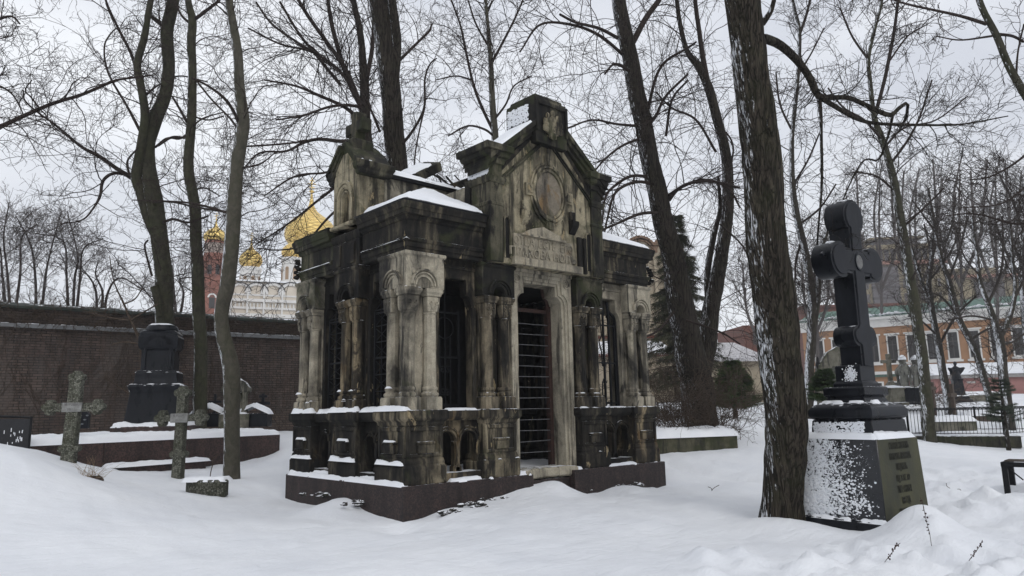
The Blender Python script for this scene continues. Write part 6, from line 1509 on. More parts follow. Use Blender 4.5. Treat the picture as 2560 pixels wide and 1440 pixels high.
m = MB(F_); m.box(u_(1790), u_(1880), -9, -4.2, 0, z(800)); m.disc(u_(1812), z(800), 22*k, -9, -4.15, 24); m.disc(u_(1857), z(800), 23*k, -9, -4.15, 24); ap = m.build('apse', M_BEIGE, AX, 0)
m = MB(F_); m.ring(u_(1812), z(800), 21*k, 24*k, -9, -3.95, 0, PI, 18); m.ring(u_(1857), z(800), 22*k, 25*k, -9, -3.95, 0, PI, 18); m.build('apse_edge', plain('apse_edge_brown', (.2, .15, .1), .9), ap, 0)
m = MB(F_); m.box(u_(1850) - 1.4*k*10 + .0, u_(1868), -.1, .04, 0, z(930)); m.disc(u_(1859) - .0, z(940), 18*k, -.1, .06, 20); m.build('door', plain('dark_red_door', (.05, .02, .018), .7), ax, 0)
m = MB(F_); m.ring(u_(1859), z(940), 19*k, 23*k, -.1, .12, 0, PI, 18); m.ring(u_(1859), z(940), 27*k, 30*k, -.1, .12, 0, PI, 18); m.build('door_arch', M_BEIGE, ax, 0)
# red brick block behind
def simple_house(name, label, cat, px0, px1, pyt, pyb, d, depth, mat, rot=0, roof=None, group=None):
    k = d/FPX; q = at((px0 + px1)/2, pyb, d); t = thing(name, label, cat, (q[0], q[1], q[2] - 2), -YAW + rot, group); hwid = (px1 - px0)/2*k; H = (pyb - pyt)*k + 2
    m = MB(F_); m.box(-hwid, hwid, -depth, 0, 0, H); w_ = m.build('wall', mat, t, 0)
    return t, hwid, H, k, w_
M_BRB = plain('brown_brick', (.13, .055, .04), .9, 0, .35, 4)
t, a, H, k, w_ = simple_house('brick_house', 'plain brown brick house with dark windows beside the left edge of the furrowed trunk', 'house', 1870, 1990, 812, 1000, 82, 8, M_BRB, .1)
for i in range(4):
    for j in range(2): MB(F_).box(-a + 1 + i*1.5, -a + 1.7 + i*1.5, -.1, .03, H - 2.2 - j*2.6, H - .9 - j*2.6).build('window', M_DARKW, w_, 0)
t, a, H, k, w_ = simple_house('brick_house', 'long brown brick building with a snowy roof edge above the green roof', 'house', 2025, 2290, 765, 1000, 100, 10, M_BRB, -.05)
m = MB(F_); m.box(-a, a, -10, .3, H, H + .35); m.build('roof', M_BRB, t, 0); MB(F_).box(a*.98, a*1.12, -6, .1, 0, H - 1.2).build('chimney', M_CREAM, t, 0)
MB(F_).box(a*.45, a*.5, -.1, .04, H - 2, H - 1.2).build('window', M_DARKW, w_, 0)
# orange house with green roof
k = 70/FPX; oa = at(2020, 1000, 78); ob = at(2640, 1000, 66); oa[2] = ob[2] = 0; dv = ob - oa; Lo = np.linalg.norm(dv); rz_o = math.atan2(dv[1], dv[0])
OH = thing('orange_house', 'orange stucco house with white framed windows, white cornice and green metal roof', 'house', (oa[0], oa[1], 1.0), rz_o)
M_ORANGE = plain('orange_stucco', (.36, .205, .115), .9, 0, .16, .8)
zE = 8.8
m = MB(F_); m.box(0, Lo, -10, 0, -3, zE - 1.0); ow = m.build('wall', M_ORANGE, OH, 0)
m = MB(F_); m.box(-.1, Lo, -10, .22, zE - 1.0, zE - .2); m.box(-.1, Lo, -10, .6, zE - .2, zE + .05); m.box(0, Lo, -.1, .25, 3.0, 3.3); m.build('cornice', M_WHITE, ow, 0)
m = MB(F_); m.box(0, Lo, -.1, .18, 2.75, 3.0); m.build('green_band', plain('green_band', (.08, .14, .11), .8), ow, 0)
m = MB(F_); m.prism([(.65, zE + .05), (-6, zE + 1.75), (-10, zE + .05)], -.3, Lo, 'tz')
for i in range(40): u = i*Lo/40; m.add([(u, .66, zE + .06), (u + .06, .66, zE + .06), (u + .06, -6, zE + 1.77), (u, -6, zE + 1.77), (u, .66, zE + .11), (u + .06, .66, zE + .11), (u + .06, -6, zE + 1.83), (u, -6, zE + 1.83)], [(0, 1, 2, 3), (4, 5, 6, 7), (0, 1, 5, 4), (1, 2, 6, 5), (2, 3, 7, 6), (3, 0, 4, 7)])
ro = m.build('roof', plain('green_metal_roof', (.085, .185, .135), .6, .1, .15, 2), OH, 0)
snow_pad('snow_cap', ro, 0, Lo, -1.7, .62, 0, .35, 271, .25, .3, .6, lambda X, Y: zE + .05 + (Y + .65)*.43, None) if False else None
m = MB(F_); rg = random.Random(2)
for i in range(60):
    u = i*Lo/60; m.blob((u, -.0 - rg.uniform(0, .4), zE + .2 + rg.uniform(0, .12)), (Lo/80, rg.uniform(.5, .9), rg.uniform(.12, .26)), i, 8, 5, .2)
m.build('snow_cap', M_SNOW, ro, 0)
nW = 11
for i in range(nW):
    u = 1.6 + i*(Lo - 2)/nW; wd = .80
    m = MB(F_); m.box(u - wd/2 - .13, u + wd/2 + .13, -.1, .10, 4.15, 6.93); m.box(u - wd/2 - .3, u + wd/2 + .3, -.1, .2, 3.95, 4.15); m.box(u - wd/2 - .3, u + wd/2 + .3, -.1, .18, 6.95, 7.1); fr = m.build('window', M_WHITE, ow, 0)
    m = MB(F_); m.box(u - wd/2, u + wd/2, -.05, .12, 4.3, 6.8); pn = m.build('pane', M_DARKW, fr, 0)
    m = MB(F_); m.box(u - .03, u + .03, .0, .14, 4.3, 6.8); m.box(u - wd/2, u + wd/2, 0, .14, 5.9, 5.96); m.build('glazing_bar', plain('grey_bar', (.10, .09, .085), .7) if i == 0 else bpy.data.materials['grey_bar'], fr, 0)
    m = MB(F_); m.box(u - wd/2 - .2, u + wd/2 + .2, -.1, .1, .2, 2.3); fr = m.build('window', M_WHITE, ow, 0)
    m = MB(F_); m.box(u - wd/2, u + wd/2, -.05, .12, .2, 2.15); m.build('pane', M_DARKW, fr, 0)
# apartment block far behind
d = 165; k = d/FPX; q = at(2290, 1000, d); AP = thing('apartment_block', 'tall yellow and dark glazed apartment block with stepped top storeys far behind the trees', 'apartment block', (q[0], q[1], q[2] - 2), -YAW - .1)
z = lambda py_: (1000 - py_)*k + 2
u_ = lambda px_: (px_ - 2290)*k
M_YEL = plain('yellow_brick', (.23, .19, .115), .9, 0, .12, .6); M_GLZ = plain('dark_glazing', (.095, .085, .088), .35, 0, .3, 1.2); M_TER = plain('terracotta_band', (.30, .16, .12), .9, 0, .15, 1)
m = MB(F_); m.box(u_(2180), u_(2395), -14, 0, 0, z(655)); m.box(u_(2395), u_(2470), -14, -3, 0, z(675)); m.box(u_(2470), u_(2640), -14, -5, 0, z(690)); aw = m.build('wall', M_YEL, AP, 0)
m = MB(F_)
for (a, b) in ((2212, 2278),): m.box(u_(a), u_(b), -.1, .7, 0, z(660))
m.box(u_(2400), u_(2420), -3.1, -2.6, 0, z(690)); m.box(u_(2490), u_(2560), -5.1, -4.4, 0, z(700)); m.build('glazed_bay', M_GLZ, aw, 0)
M_DKBAR = plain('dark_slab_edge', (.055, .048, .048), .8)
m = MB(F_)
for i in range(12): zz = 2 + i*(z(660) - 2)/12; m.box(u_(2211), u_(2279), -.1, .85, zz, zz + .55)
m.build('slab_edge', M_DKBAR, aw, 0)
for r_i in range(9):
    zz = z(960) + r_i*3.15
    for px_ in (2186, 2198, 2290, 2308, 2330, 2352, 2374):
        m = MB(F_); m.box(u_(px_), u_(px_ + 7), -.1, .06, zz, zz + 1.9); m.build('window', M_GLZ, aw, 0)
m = MB(F_); m.box(u_(2175), u_(2400), -15, 1.0, z(655), z(646)); m.box(u_(2394), u_(2640), -15, -2.4, z(690), z(683)); m.build('terracotta_cornice', M_TER, AP, 0)
m = MB(F_); m.box(u_(2190), u_(2380), -14, -1.5, z(646), z(612)); m.box(u_(2240), u_(2350), -14, -3, z(604), z(582)); m.build('penthouse', M_GLZ, AP, 0)
m = MB(F_); m.box(u_(2165), u_(2390), -15, .5, z(612), z(602)); m.box(u_(2225), u_(2362), -15, -1.5, z(582), z(577)); m.box(u_(2400), u_(2540), -14, -3, z(683), z(665)); m.build('eaves_slab', M_YEL, AP, 0)
m = MB(F_)
for i in range(12): u = u_(2190) + i*(u_(2380) - u_(2190))/12; m.box(u, u + .35, -1.6, -1.35, z(646), z(612))
m.build('mullion', M_YEL, AP, 0)
# low pink building with snowy roof
d = 56; k = d/FPX; q = at(2460, 1000, d); PK = thing('pink_outbuilding', 'low pink wall building under a broad snow covered roof behind the angel statue', 'outbuilding', (q[0], q[1], q[2] - 1.5), -YAW - .15)
z = lambda py_: (1000 - py_)*k + 1.5
u_ = lambda px_: (px_ - 2460)*k
M_PINK = plain('pink_stucco', (.29, .145, .13), .9, 0, .15, 1)
m = MB(F_); m.box(u_(2350), u_(2700), -7, 0, 0, z(945)); pw = m.build('wall', M_PINK, PK, 0)
m = MB(F_); m.box(u_(2345), u_(2700), -7, .3, z(945), z(936)); m.build('cornice', plain('grey_cornice', (.26, .25, .24), .9), pw, 0)
m = MB(F_); m.prism([(.4, z(936)), (.4, z(933)), (-4.5, z(900)), (-7, z(930)), (-7, z(936))], u_(2345), u_(2700), 'tz'); m.build('roof', M_SNOW, PK, 0)
m = MB(F_); m.box(u_(2425), u_(2445), -.1, .03, z(958), z(953)); m.build('vent', plain('pale_vent', (.4, .38, .36), .8), pw, 0)

# ------------------------------------------------------------------ graves in the right background
d = 36; k = d/FPX; q = at(2232, 1008, d); SCX = thing('stone_cross_grave', 'pale stone cross on a square pedestal left of the twin canopied memorials', 'grave monument', (q[0], q[1], q[2] - .1), -YAW - .1)
m = MB(); a = 22*k; m.loft(-a, a, -a, a, [(.12, 0), (.12, .12), (0, .14), (0, 38*k), (.05, 40*k), (.05, 43*k)]); m.build('pedestal', M_MEMST, SCX, .01)
m = MB(); m.loft(-.22, .22, -.22, .22, [(.05, 43*k), (0, 48*k), (-.1, 58*k), (-.12, 60*k)]); m.box(-.10, .10, -.08, .08, 60*k, 128*k); m.build('shaft', M_MEMST, SCX, .01)
m = MB(); m.box(-.36, .34, -.081, .081, 105*k, 113*k); m.build('arms', M_MEMST, SCX, .01)
snow_pad('snow_cap', SCX, -a*1.1, a*1.1, -a*1.1, a*1.1, 43*k, .10, 281, .04, .12, .04)
for i, (px_, lab) in enumerate(((2267, 'left one of two grey carved canopy memorials with snow caps on black bases'), (2299, 'right one of two grey carved canopy memorials with snow caps, beside the mossy tree'))):
    q = at(px_, 1006, d + .3); t = thing('canopy_memorial', lab, 'grave monument', (q[0], q[1], q[2] - .1), -YAW - .1, 'carved canopy memorials')
    m = MB(); a = 15*k; m.loft(-a, a, -a, a, [(.06, 0), (.06, .1), (0, .12), (0, 38*k), (.03, 42*k)]); m.build('base', M_BLACK, t, .01)
    m = MB()
    for sx_ in (-1, 1):
        for sy_ in (-1, 1): m.lathe([(.10, 42*k), (.10, 46*k), (.07, 48*k), (.07, 72*k), (.10, 76*k)], sx_*a*.72, sy_*a*.72, 8)
    m.box(-a*.5, a*.5, -a*.5, a*.5, 42*k, 84*k); m.loft(-a, a, -a, a, [(-.02, 74*k), (.02, 80*k), (.0, 88*k), (-.12, 96*k), (-.14, 100*k)])
    m.prism([(-a, 80*k), (a, 80*k), (a*.5, 95*k), (0, 104*k), (-a*.5, 95*k)], -a - .04, a + .04)
    m.lathe([(a*.55, 96*k), (a*.5, 104*k), (a*.62, 108*k), (a*.60, 112*k), (a*.45, 117*k), (.0, 121*k)], 0, 0, 14, False); m.build('canopy', M_GREYSTONE, t, .008)
    m = MB(); m.lathe([(a*.66, 112*k), (a*.60, 118*k), (a*.3, 123*k), (.0, 125*k)], 0, 0, 14, False); m.build('snow_cap', M_SNOW, t, 0)
    snow_pad('snow_cap', t, -a*1.05, a*1.05, -a*1.1, a, 42*k, .07, 285 + i, .04, .1, .05)
# arched chapel grave behind the black cross
d = 33; k = d/FPX; q = at(2105, 1010, d); t = thing('arched_grave_chapel', 'tall grey stone arch memorial mostly hidden behind the shaft of the black cross', 'grave monument', (q[0], q[1], q[2] - .1), -YAW - .2)
m = MB(F_); r0 = 42*k; m.panel(-r0*1.12, r0*1.12, 0, 105*k, -.5, 0, lambda u: (70*k + math.sqrt(max(0, (r0*.72)**2 - u*u))) if abs(u) < r0*.72 else 0, 40); m.prism([(-r0*1.12, 100*k), (r0*1.12, 100*k), (r0*.6, 135*k), (0, 150*k), (-r0*.6, 135*k)], -.5, 0.02); m.build('arch', M_MEMST, t, .01)
m = MB(F_); m.box(-r0*.7, r0*.7, -.45, -.4, 0, 105*k); m.build('back_panel', M_GREYSTONE, t, 0)
m = MB(F_); m.box(-r0*1.3, -r0*.9, -.4, .1, 0, 82*k); m.box(r0*.9, r0*1.3, -.4, .1, 0, 82*k); m.build('pier', M_MEMST, t, .02)
m = MB(); m.lathe([(.05, 82*k), (.09, 88*k), (.05, 94*k), (.12, 104*k), (.09, 110*k), (.04, 114*k), (.05, 120*k), (.02, 126*k)], -r0*1.1, .15, 10); m.build('finial', M_IRON, t, 0)
# angel statue
d = 42; k = d/FPX; q = at(2398, 1002, d); AN = thing('angel_statue', 'dark angel statue with spread wings on a black draped pedestal before the pink building', 'statue', (q[0], q[1], q[2] - .1), -YAW - .2)
m = MB(); m.loft(-.45, .45, -.4, .4, [(.1, 0), (.1, .15), (0, .2), (-.02, .35), (-.1, .38)]); m.loft(-.30, .30, -.28, .28, [(.03, .36), (-.02, .6), (-.06, 1.25), (-.02, 1.3), (-.02, 1.36)]); m.build('pedestal', M_BLACK, AN, .02)
m = MB(); m.lathe([(.24, 1.34), (.26, 1.42), (.20, 1.62), (.15, 1.78), (.17, 1.92), (.15, 2.02), (.07, 2.08), (.055, 2.15)], 0, 0, 14); m.blob((0, -.03, 2.23), (.095, .105, .125), 2, 12, 8, .04)
m.tube([(-.15, 0, 1.98), (-.2, -.14, 1.82), (-.03, -.2, 1.84)], [.06, .05, .035], 7); m.tube([(.15, 0, 1.98), (.2, -.14, 1.80), (.04, -.2, 1.86)], [.06, .05, .035], 7)
fig = m.build('figure', M_BLACKM, AN, 0)
for s in (-1, 1):
    m = MB(F_); m.prism([(s*.05, 1.95), (s*.18, 1.99), (s*(.50 if s > 0 else .30), 2.02), (s*(.56 if s > 0 else .36), 1.97), (s*.44 if s > 0 else s*.28, 1.78), (s*.26, 1.58), (s*.08, 1.52)], -.16, -.11); m.build('wing', M_BLACKM, AN, .01)
snow_pad('snow_cap', AN, -.45, .45, -.42, .0, .37, .05, 291, .04, .08, .05)
# wooden crosses
M_WOOD = plain('weathered_wood', (.065, .048, .036), .9, 0, .35, 8)
def wood_cross(label, px_, py_, d, H, th, arm, zc):
    q = at(px_, py_, d); t = thing('wooden_cross', label, 'cross', (q[0], q[1], q[2] - .2), -YAW + .7, 'wooden crosses inside the iron fence')
    m = MB(); m.box(-th, th, -th*.7, th*.7, 0, H + .2); m.build('post', M_WOOD, t, .008)
    m = MB(); m.box(-arm, arm, -th*.72, th*.72, H*zc + .2, H*zc + .2 + th*1.8); m.build('arms', M_WOOD, t, .008)
wood_cross('weathered wooden cross beside the mossy leaning tree inside the fence', 2340, 1055, 28.5, 1.55, .075, .26, .80)
wood_cross('reddish wooden cross with darker top inside the fence, right of its twin', 2388, 1047, 28.5, 1.35, .085, .30, .62)
# iron fence on a kerb
fa = at(2272, 1081, 26.5); fb = at(2512, 1090, 25.0); fc = at(2640, 1070, 27.5); zf = (fa[2] + fb[2])/2
FN = thing('iron_fence', 'black iron grave fence with looped bar tops on a low mossy kerb', 'fence', (fa[0], fa[1], zf), 0)
def fence_run(p, q, h, n, parent):
    p = np.array(p) - np.array([fa[0], fa[1], zf]); q = np.array(q) - np.array([fa[0], fa[1], zf]); p[2] = q[2] = 0
    e = (q - p)/n
    m = MB()
    for zz in (.03, h - .05): m.tube([tuple(p + [0, 0, zz]), tuple(q + [0, 0, zz])], .014, 4)
    m.tube([tuple(p + [0, 0, h]), tuple(q + [0, 0, h])], .012, 4); m.build('rail', M_IRON, parent, 0)
    for i in range(n + 1):
        c = p + e*i
        m = MB()
        if i < n:
            c2 = p + e*(i + 1); r_ = np.linalg.norm(e)/2; cc = (c + c2)/2
            m.tube([tuple(c), tuple(c + [0, 0, h - .12])] + [tuple(cc - e/2*math.cos(a) + np.array([0, 0, h - .12 + .11*math.sin(a)])) for a in (.5, 1.0, PI/2, 2.1, 2.6)] + [tuple(c2 + [0, 0, h - .12])], .009, 4)
        else: m.tube([tuple(c), tuple(c + [0, 0, h])], .012, 4)
        m.build('bar', M_IRON, parent, 0)
    for c in (p, q): m = MB(); m.box(c[0] - .03, c[0] + .03, c[1] - .03, c[1] + .03, -.1, h + .03); m.build('post', M_IRON, parent, 0)
hF = .90
fence_run(fa, fb, hF, 26, FN); fence_run(fb, fc, hF, 18, FN)
fd = fa + (fc - fb)*1.2; fence_run(fa, fd, hF, 22, FN); fe = fd + (fb - fa)*.95; fence_run(fd, fe, hF, 20, FN)
v = fb - fa; v[2] = 0; v /= np.linalg.norm(v); nrm_ = np.array([v[1], -v[0], 0])
ka = fa - v*.3 + nrm_*.12; kb = fb + v*.45 + nrm_*.12
m = MB(); wk = .32
pts3 = [ka, kb, kb - nrm_*wk, ka - nrm_*wk]
m.add([tuple(np.array([p[0] - fa[0], p[1] - fa[1], zz - .0])) for zz in (-.45, -.06) for p in pts3], [(0, 1, 2, 3), (7, 6, 5, 4), (0, 1, 5, 4), (1, 2, 6, 5), (2, 3, 7, 6), (3, 0, 4, 7)])
m.build('kerb', stone('mossy_kerb', (.09, .085, .055), .45, .6, .1, 0, .6, .02, 18), FN, .02)
m = MB(); rg = random.Random(9)
for i in range(44):
    p = ka + (kb - ka)*i/43 - nrm_*wk*.5; m.blob((p[0] - fa[0], p[1] - fa[1], -.055), (.14, .14, rg.uniform(.03, .07)), i, 8, 5, .2)
m.build('snow_cap', M_SNOW, FN, 0)
# raised grave plot kerb right of the mausoleum
pa = at(1560, 1138, 17.6); pb = at(1846, 1110, 18.9); dk_ = pb - pa; dk_[2] = 0; Lk = np.linalg.norm(dk_); t = thing('grave_plot_kerb', 'low mossy stone kerb of a raised plot under deep snow right of the mausoleum', 'grave kerb', (pa[0], pa[1], 0), math.atan2(dk_[1], dk_[0]))
m = MB(); m.box(0, Lk, 0, 1.4, -.6, .34); m.build('kerb', stone('mossy_kerb_plot', (.10, .095, .06), .35, .7, .1, 0, .4, .025, 19), t, .03)
snow_pad('snow_cap', t, -.1, Lk + .05, -.05, 1.9, .33, .20, 295, .06, .22, .04)
# low stone slab grave inside the fence and behind it
for i, (px_, py_, d_, w_, lab) in enumerate(((2370, 1060, 28, 1.6, 'flat grave slab with a snow cap inside the iron fence'), (2450, 1045, 33, 1.9, 'low brown grave kerb showing under the snow behind the fence'), (2445, 992, 44, 2.2, 'long snow covered grave mound right of the angel statue'))):
    q = at(px_, py_, d_); t = thing('grave_slab', lab, 'grave', (q[0], q[1], q[2] - .25), -YAW - .15 + i*.1, 'snow covered graves by the fence')
    m = MB(); m.loft(-w_/2, w_/2, -.5, .5, [(0, 0), (0, .36), (-.04, .38)]); m.build('slab', M_MEMST if i != 1 else M_WOOD, t, .02)
    snow_pad('snow_cap', t, -w_/2 - .05, w_/2 + .05, -.55, .55, .36, .20, 300 + i, .05, .2, .04)
# far boundary railing behind the mausoleum (greek key top)
ra = at(1480, 985, 36); rb_ = at(1925, 1000, 33); dv = rb_ - ra; dv[2] = 0; Lr = np.linalg.norm(dv); t = thing('churchyard_railing', 'thin black iron railing with key pattern along the chapel behind the mausoleum', 'railing', (ra[0], ra[1], min(ra[2], rb_[2]) - 1.0), math.atan2(dv[1], dv[0]))
m = MB()
for zz in (.15, 1.0, 1.3): m.box(0, Lr, -.012, .012, zz, zz + .03)
m.build('rail', M_IRON, t, 0)
m = MB()
for i in range(int(Lr/.14)): m.box(i*.14, i*.14 + .016, -.008, .008, 0, 1.0 if i % 9 else 1.35)
for i in range(int(Lr/.36)): u = i*.36; m.box(u, u + .25, -.01, .01, 1.06, 1.085); m.box(u, u + .025, -.01, .01, 1.06, 1.26); m.box(u, u + .25, -.01, .01, 1.235, 1.26); m.box(u + .225, u + .25, -.01, .01, 1.13, 1.26); m.box(u + .1, u + .25, -.01, .01, 1.13, 1.155)
m.build('bars', M_IRON, t, 0)
# bench at the right edge
q = at(2516, 1215, 12.6); BE = thing('iron_bench', 'dark metal bench frame cut off by the right edge of the photo', 'bench', (q[0], q[1], q[2] - .05), -YAW - .75)
k = 12.6/FPX
hB = 50*k + .05; m = MB(); m.box(-.035, .05, -.04, .04, -.15, hB); m.build('leg', M_IRON, BE, .006); m = MB(); m.box(1.35, 1.43, -.04, .04, -.15, hB); m.build('leg', M_IRON, BE, .006)
m = MB(); m.box(-.035, .05, .5, .58, -.15, hB + .02); m.build('leg', M_IRON, BE, .006)
m = MB(); m.box(-.04, 1.45, -.042, .042, hB - .02, hB + .06); m.build('rail', M_IRON, BE, .006)
m = MB(); m.prism([(-.035, .0), (.06, .0), (.06, .56), (-.035, .56)], hB - .005, hB + .062, 'uv'); m.build('end_rail', M_IRON, BE, .006)
m = MB(); m.tube([(.05, 0, hB - .03), (.24, .1, hB - .24)], .012, 5); m.tube([(1.35, 0, .10), (.3, .3, -.0)], .015, 5); m.build('strut', M_IRON, BE, 0)
m = MB()
for i in range(4): m.box(0, 1.4, .08 + i*.11, .15 + i*.11, hB + .063, hB + .085)
m.build('seat', M_WOOD, BE, .004)

# ------------------------------------------------------------------ spruce, shrubs, weeds
def spruce(name, label, px_, base_y, tip_y, d, half, seed, mat, whorls=26, tone=None, n_tw=16, sparse=1.0, droop=.35):
    k = d/FPX; q = at(px_, base_y, d); H = (base_y - tip_y)*k; hwm = half*k; g = G(q[0], q[1]) - .1; base = np.array([q[0], q[1], g]); zz0 = q[2] - g
    root = thing(name, label, 'tree' if H > 3 else 'shrub', base)
    rng = np.random.default_rng(seed)
    t_ = MB(); t_.lathe([(hwm*.07 + .03, 0), (hwm*.05 + .02, H*.4 + zz0), (.02, H + zz0)], 0, 0, 10); t_.build('trunk', M_BARK, root, 0)
    Br = []; Rb = []
    for w_ in range(whorls):
        f = (w_ + .5)/whorls; zz = zz0 + H*(.08 + .92*f); L_ = hwm*(1 - f)**.8*1.05 + .12
        for j in range(rng.integers(4, 7)):
            if rng.random() > sparse: continue
            a = rng.uniform(0, 2*PI); l = L_*rng.uniform(.65, 1.1); s = np.linspace(0, 1, 9)
            x = np.cos(a)*l*s; y = np.sin(a)*l*s; zb_ = zz + l*(.25*s - droop*1.7*s*s + droop*.7*s**3)
            Br.append(np.stack([x, y, zb_], 1)); Rb.append(np.linspace(.02, .005, 9)*(.5 + H/12))
    Br = np.stack(Br); Rb = np.stack(Rb)
    parts = [tubes(Br, Rb, 4)]
    V, Q = join(parts); np_mesh('branches', V, Q, M_TWIGB if False else M_BARK, root)
    # needle sprays: flat drooping tapering blades along each branch
    K = len(Br); cnt = K*n_tw; idx = np.repeat(np.arange(K), n_tw); tt = rng.uniform(.12, 1, cnt); f = tt*8; i0 = np.minimum(f.astype(int), 7); fr = (f - i0)[:, None]
    p = Br[idx, i0]*(1 - fr) + Br[idx, i0 + 1]*fr; tan = Br[idx, i0 + 1] - Br[idx, i0]; tan /= np.linalg.norm(tan, axis=1, keepdims=True)
    side = np.cross(tan, [0, 0, 1.]); side /= np.maximum(np.linalg.norm(side, axis=1, keepdims=True), 1e-6)
    sg = rng.choice([-1, 1], cnt)[:, None]; dirv = tan*.6 + side*sg*rng.uniform(.3, 1.0, (cnt, 1)) + np.c_[np.zeros((cnt, 2)), -rng.uniform(.1, .9, cnt)*droop*2]
    dirv /= np.linalg.norm(dirv, axis=1, keepdims=True); Lb = (rng.uniform(.5, 1.1, cnt)*(.12 + .16*hwm))[:, None]*np.minimum(1, 1.3 - tt)[:, None]**.4
    wv = np.cross(dirv, rng.normal(size=(cnt, 3))); wv /= np.linalg.norm(wv, axis=1, keepdims=True); wd = Lb*.13
    # each spray: 5 needles fanned
    Vs = []; 
    for a_ in (-.6, -.3, 0, .3, .6):
        dv_ = dirv*math.cos(a_) + wv*math.sin(a_); up_v = np.cross(dv_, wv)
        l = Lb*(1 - abs(a_)*.5); st = p + dirv*Lb*(.25 if a_ else 0)
        e = st + dv_*l; e[:, 2] -= (l[:, 0]**2)*.4*droop
        Vs.append(np.stack([st - wv*wd*.25, st + wv*wd*.25, e + wv*wd*.12, e - wv*wd*.12], 1))
    V = np.concatenate(Vs).reshape(-1, 3); Q = np.arange(len(V)).reshape(-1, 4)
    np_mesh('needles', V, Q, mat, root, False)
    return root
def m_needle(name, a, b):
    t = NT(name); n = t.noise(t.co(), 1.2, 3, .5); n2 = t.noise(t.co(), 14, 2, .5); c = t.mix(t.ramp(t.math('ADD', t.math('MULTIPLY', n, .6), t.math('MULTIPLY', n2, .4)), .38, .62), a, b); return t.fin(c, .8, spec=.15)
spruce('spruce', 'dark drooping spruce behind the old double tree', 1712, 1000, 520, 31, 128, 5, m_needle('spruce_needles', (.024, .030, .016), (.062, .062, .036)), 36, None, 30, .95, .42)
spruce('green_conifer_shrub', 'bushy green conifer in the snow between the old double tree and the furrowed trunk', 1838, 1032, 905, 27, 64, 6, m_needle('shrub_needles', (.022, .042, .014), (.060, .092, .030)), 44, None, 60, 1.0, .10)
spruce('green_conifer_shrub', 'low dark green conifer half hidden between the furrowed trunk and the black cross', 2066, 1010, 925, 25, 44, 7, m_needle('yew_needles', (.018, .034, .012), (.045, .070, .024)), 26, None, 34, 1.0, .10)
spruce('young_pine', 'small soft needled pine in front of the iron fence corner', 2515, 1070, 950, 24, 50, 8, m_needle('pine_needles', (.03, .042, .030), (.075, .09, .06)), 12, None, 26, .8, .02)
# dry arching shrubs
def shrub(name, label, px_, py_, d, n, L_, seed, mat, spread=.8, up=1.0, droop=.5, r=.006, kids=6):
    q = at(px_, py_, d); g = G(q[0], q[1]) - .05; root = thing(name, label, 'shrub', (q[0], q[1], g)); rng = np.random.default_rng(seed)
    P = np.zeros((n, 10, 3)); P[:, 0, :2] = rng.normal(size=(n, 2))*spread*.25; dd = np.c_[rng.normal(size=(n, 2))*spread*.5, np.full(n, up)]; dd /= np.linalg.norm(dd, axis=1, keepdims=True); LL = rng.uniform(.5, 1, n)*L_
    for s in range(9):
        dd = dd + rng.normal(size=(n, 3))*.12; dd[:, 2] -= droop*(s/9)*.35; dd /= np.linalg.norm(dd, axis=1, keepdims=True); P[:, s + 1] = P[:, s] + dd*(LL/9)[:, None]
    Rr = r*1.6*np.linspace(1, .5, 10)[None]*np.ones((n, 1)); parts = [tubes(P, Rr, 4)]
    A, ra_ = children(P, Rr, n*kids, rng, .15, (L_*.15, L_*.4), (25, 70), .1, .2, 6, .7, r*.8, .6, .5, droop*.3); parts.append(tubes(A, ra_, 3))
    B, rb2 = children(A, ra_, n*kids*2, rng, .15, (L_*.05, L_*.16), (25, 70), .05, .25, 4, .7, r*.7, .6, .6); parts.append(tubes(B, rb2, 3))
    V, Q = join(parts); np_mesh('stems', V, Q, mat, root); return root
shrub('arching_shrub', 'large dry arching shrub tangled round the foot of the old double tree', 1690, 1035, 20.5, 60, 3.6, 1, M_TWIGB, 1.5, .9, .75, .006, 9)
shrub('arching_shrub', 'grey brown dry shrub right of the old double tree before the conifer', 1790, 1065, 20, 34, 2.6, 2, M_TWIGB, 1.0, 1.0, .5, .0055, 8)
shrub('arching_shrub', 'brown dry thicket between the mausoleum and the old double tree', 1640, 1030, 24, 120, 1.5, 3, M_TWIGB, 3.6, 1.0, .5, .006, 6)
shrub('arching_shrub', 'thin dry shrub in front of the apartment trees right of the fence', 2330, 1000, 38, 40, 2.6, 4, M_TWIGB, 2.6, 1.0, .4, .008, 7)
# sapling by the wall
d = 20.5; T = foot(limb_px([(352, 1060, 9), (353, 880, 8), (336, 820, 7), (326, 800, 6), (310, 760, 5), (285, 705, 3), (274, 640, 2)], d, d, 20))
lb = [limb_px([(326, 800, 5), (360, 780, 4), (395, 760, 3)], d, d, 8), limb_px([(322, 800, 5), (280, 795, 4), (220, 780, 3)], d, d, 8), limb_px([(350, 860, 5), (310, 855, 4), (280, 862, 3)], d, d, 8), limb_px([(350, 870, 4), (400, 850, 3)], d, d, 6), limb_px([(310, 760, 4), (340, 745, 3), (365, 700, 2)], d, d, 8), limb_px([(352, 1000, 5), (310, 975, 4), (270, 950, 3)], d, d, 8)]
tree('sapling', 'thin bare sapling leaning before the brick wall left of the stepped monument', 'sapling', [T], lb, M_TWIGB, M_TWIGB, None, sides=7, rings=24, seed=180, bark=.0, grow_from=lb, crown=dict(n1=26, n2=60, n3=120, L1=(.3, .9), L2=(.2, .5), L3=(.1, .25), rmin=.005, tmin=.3))
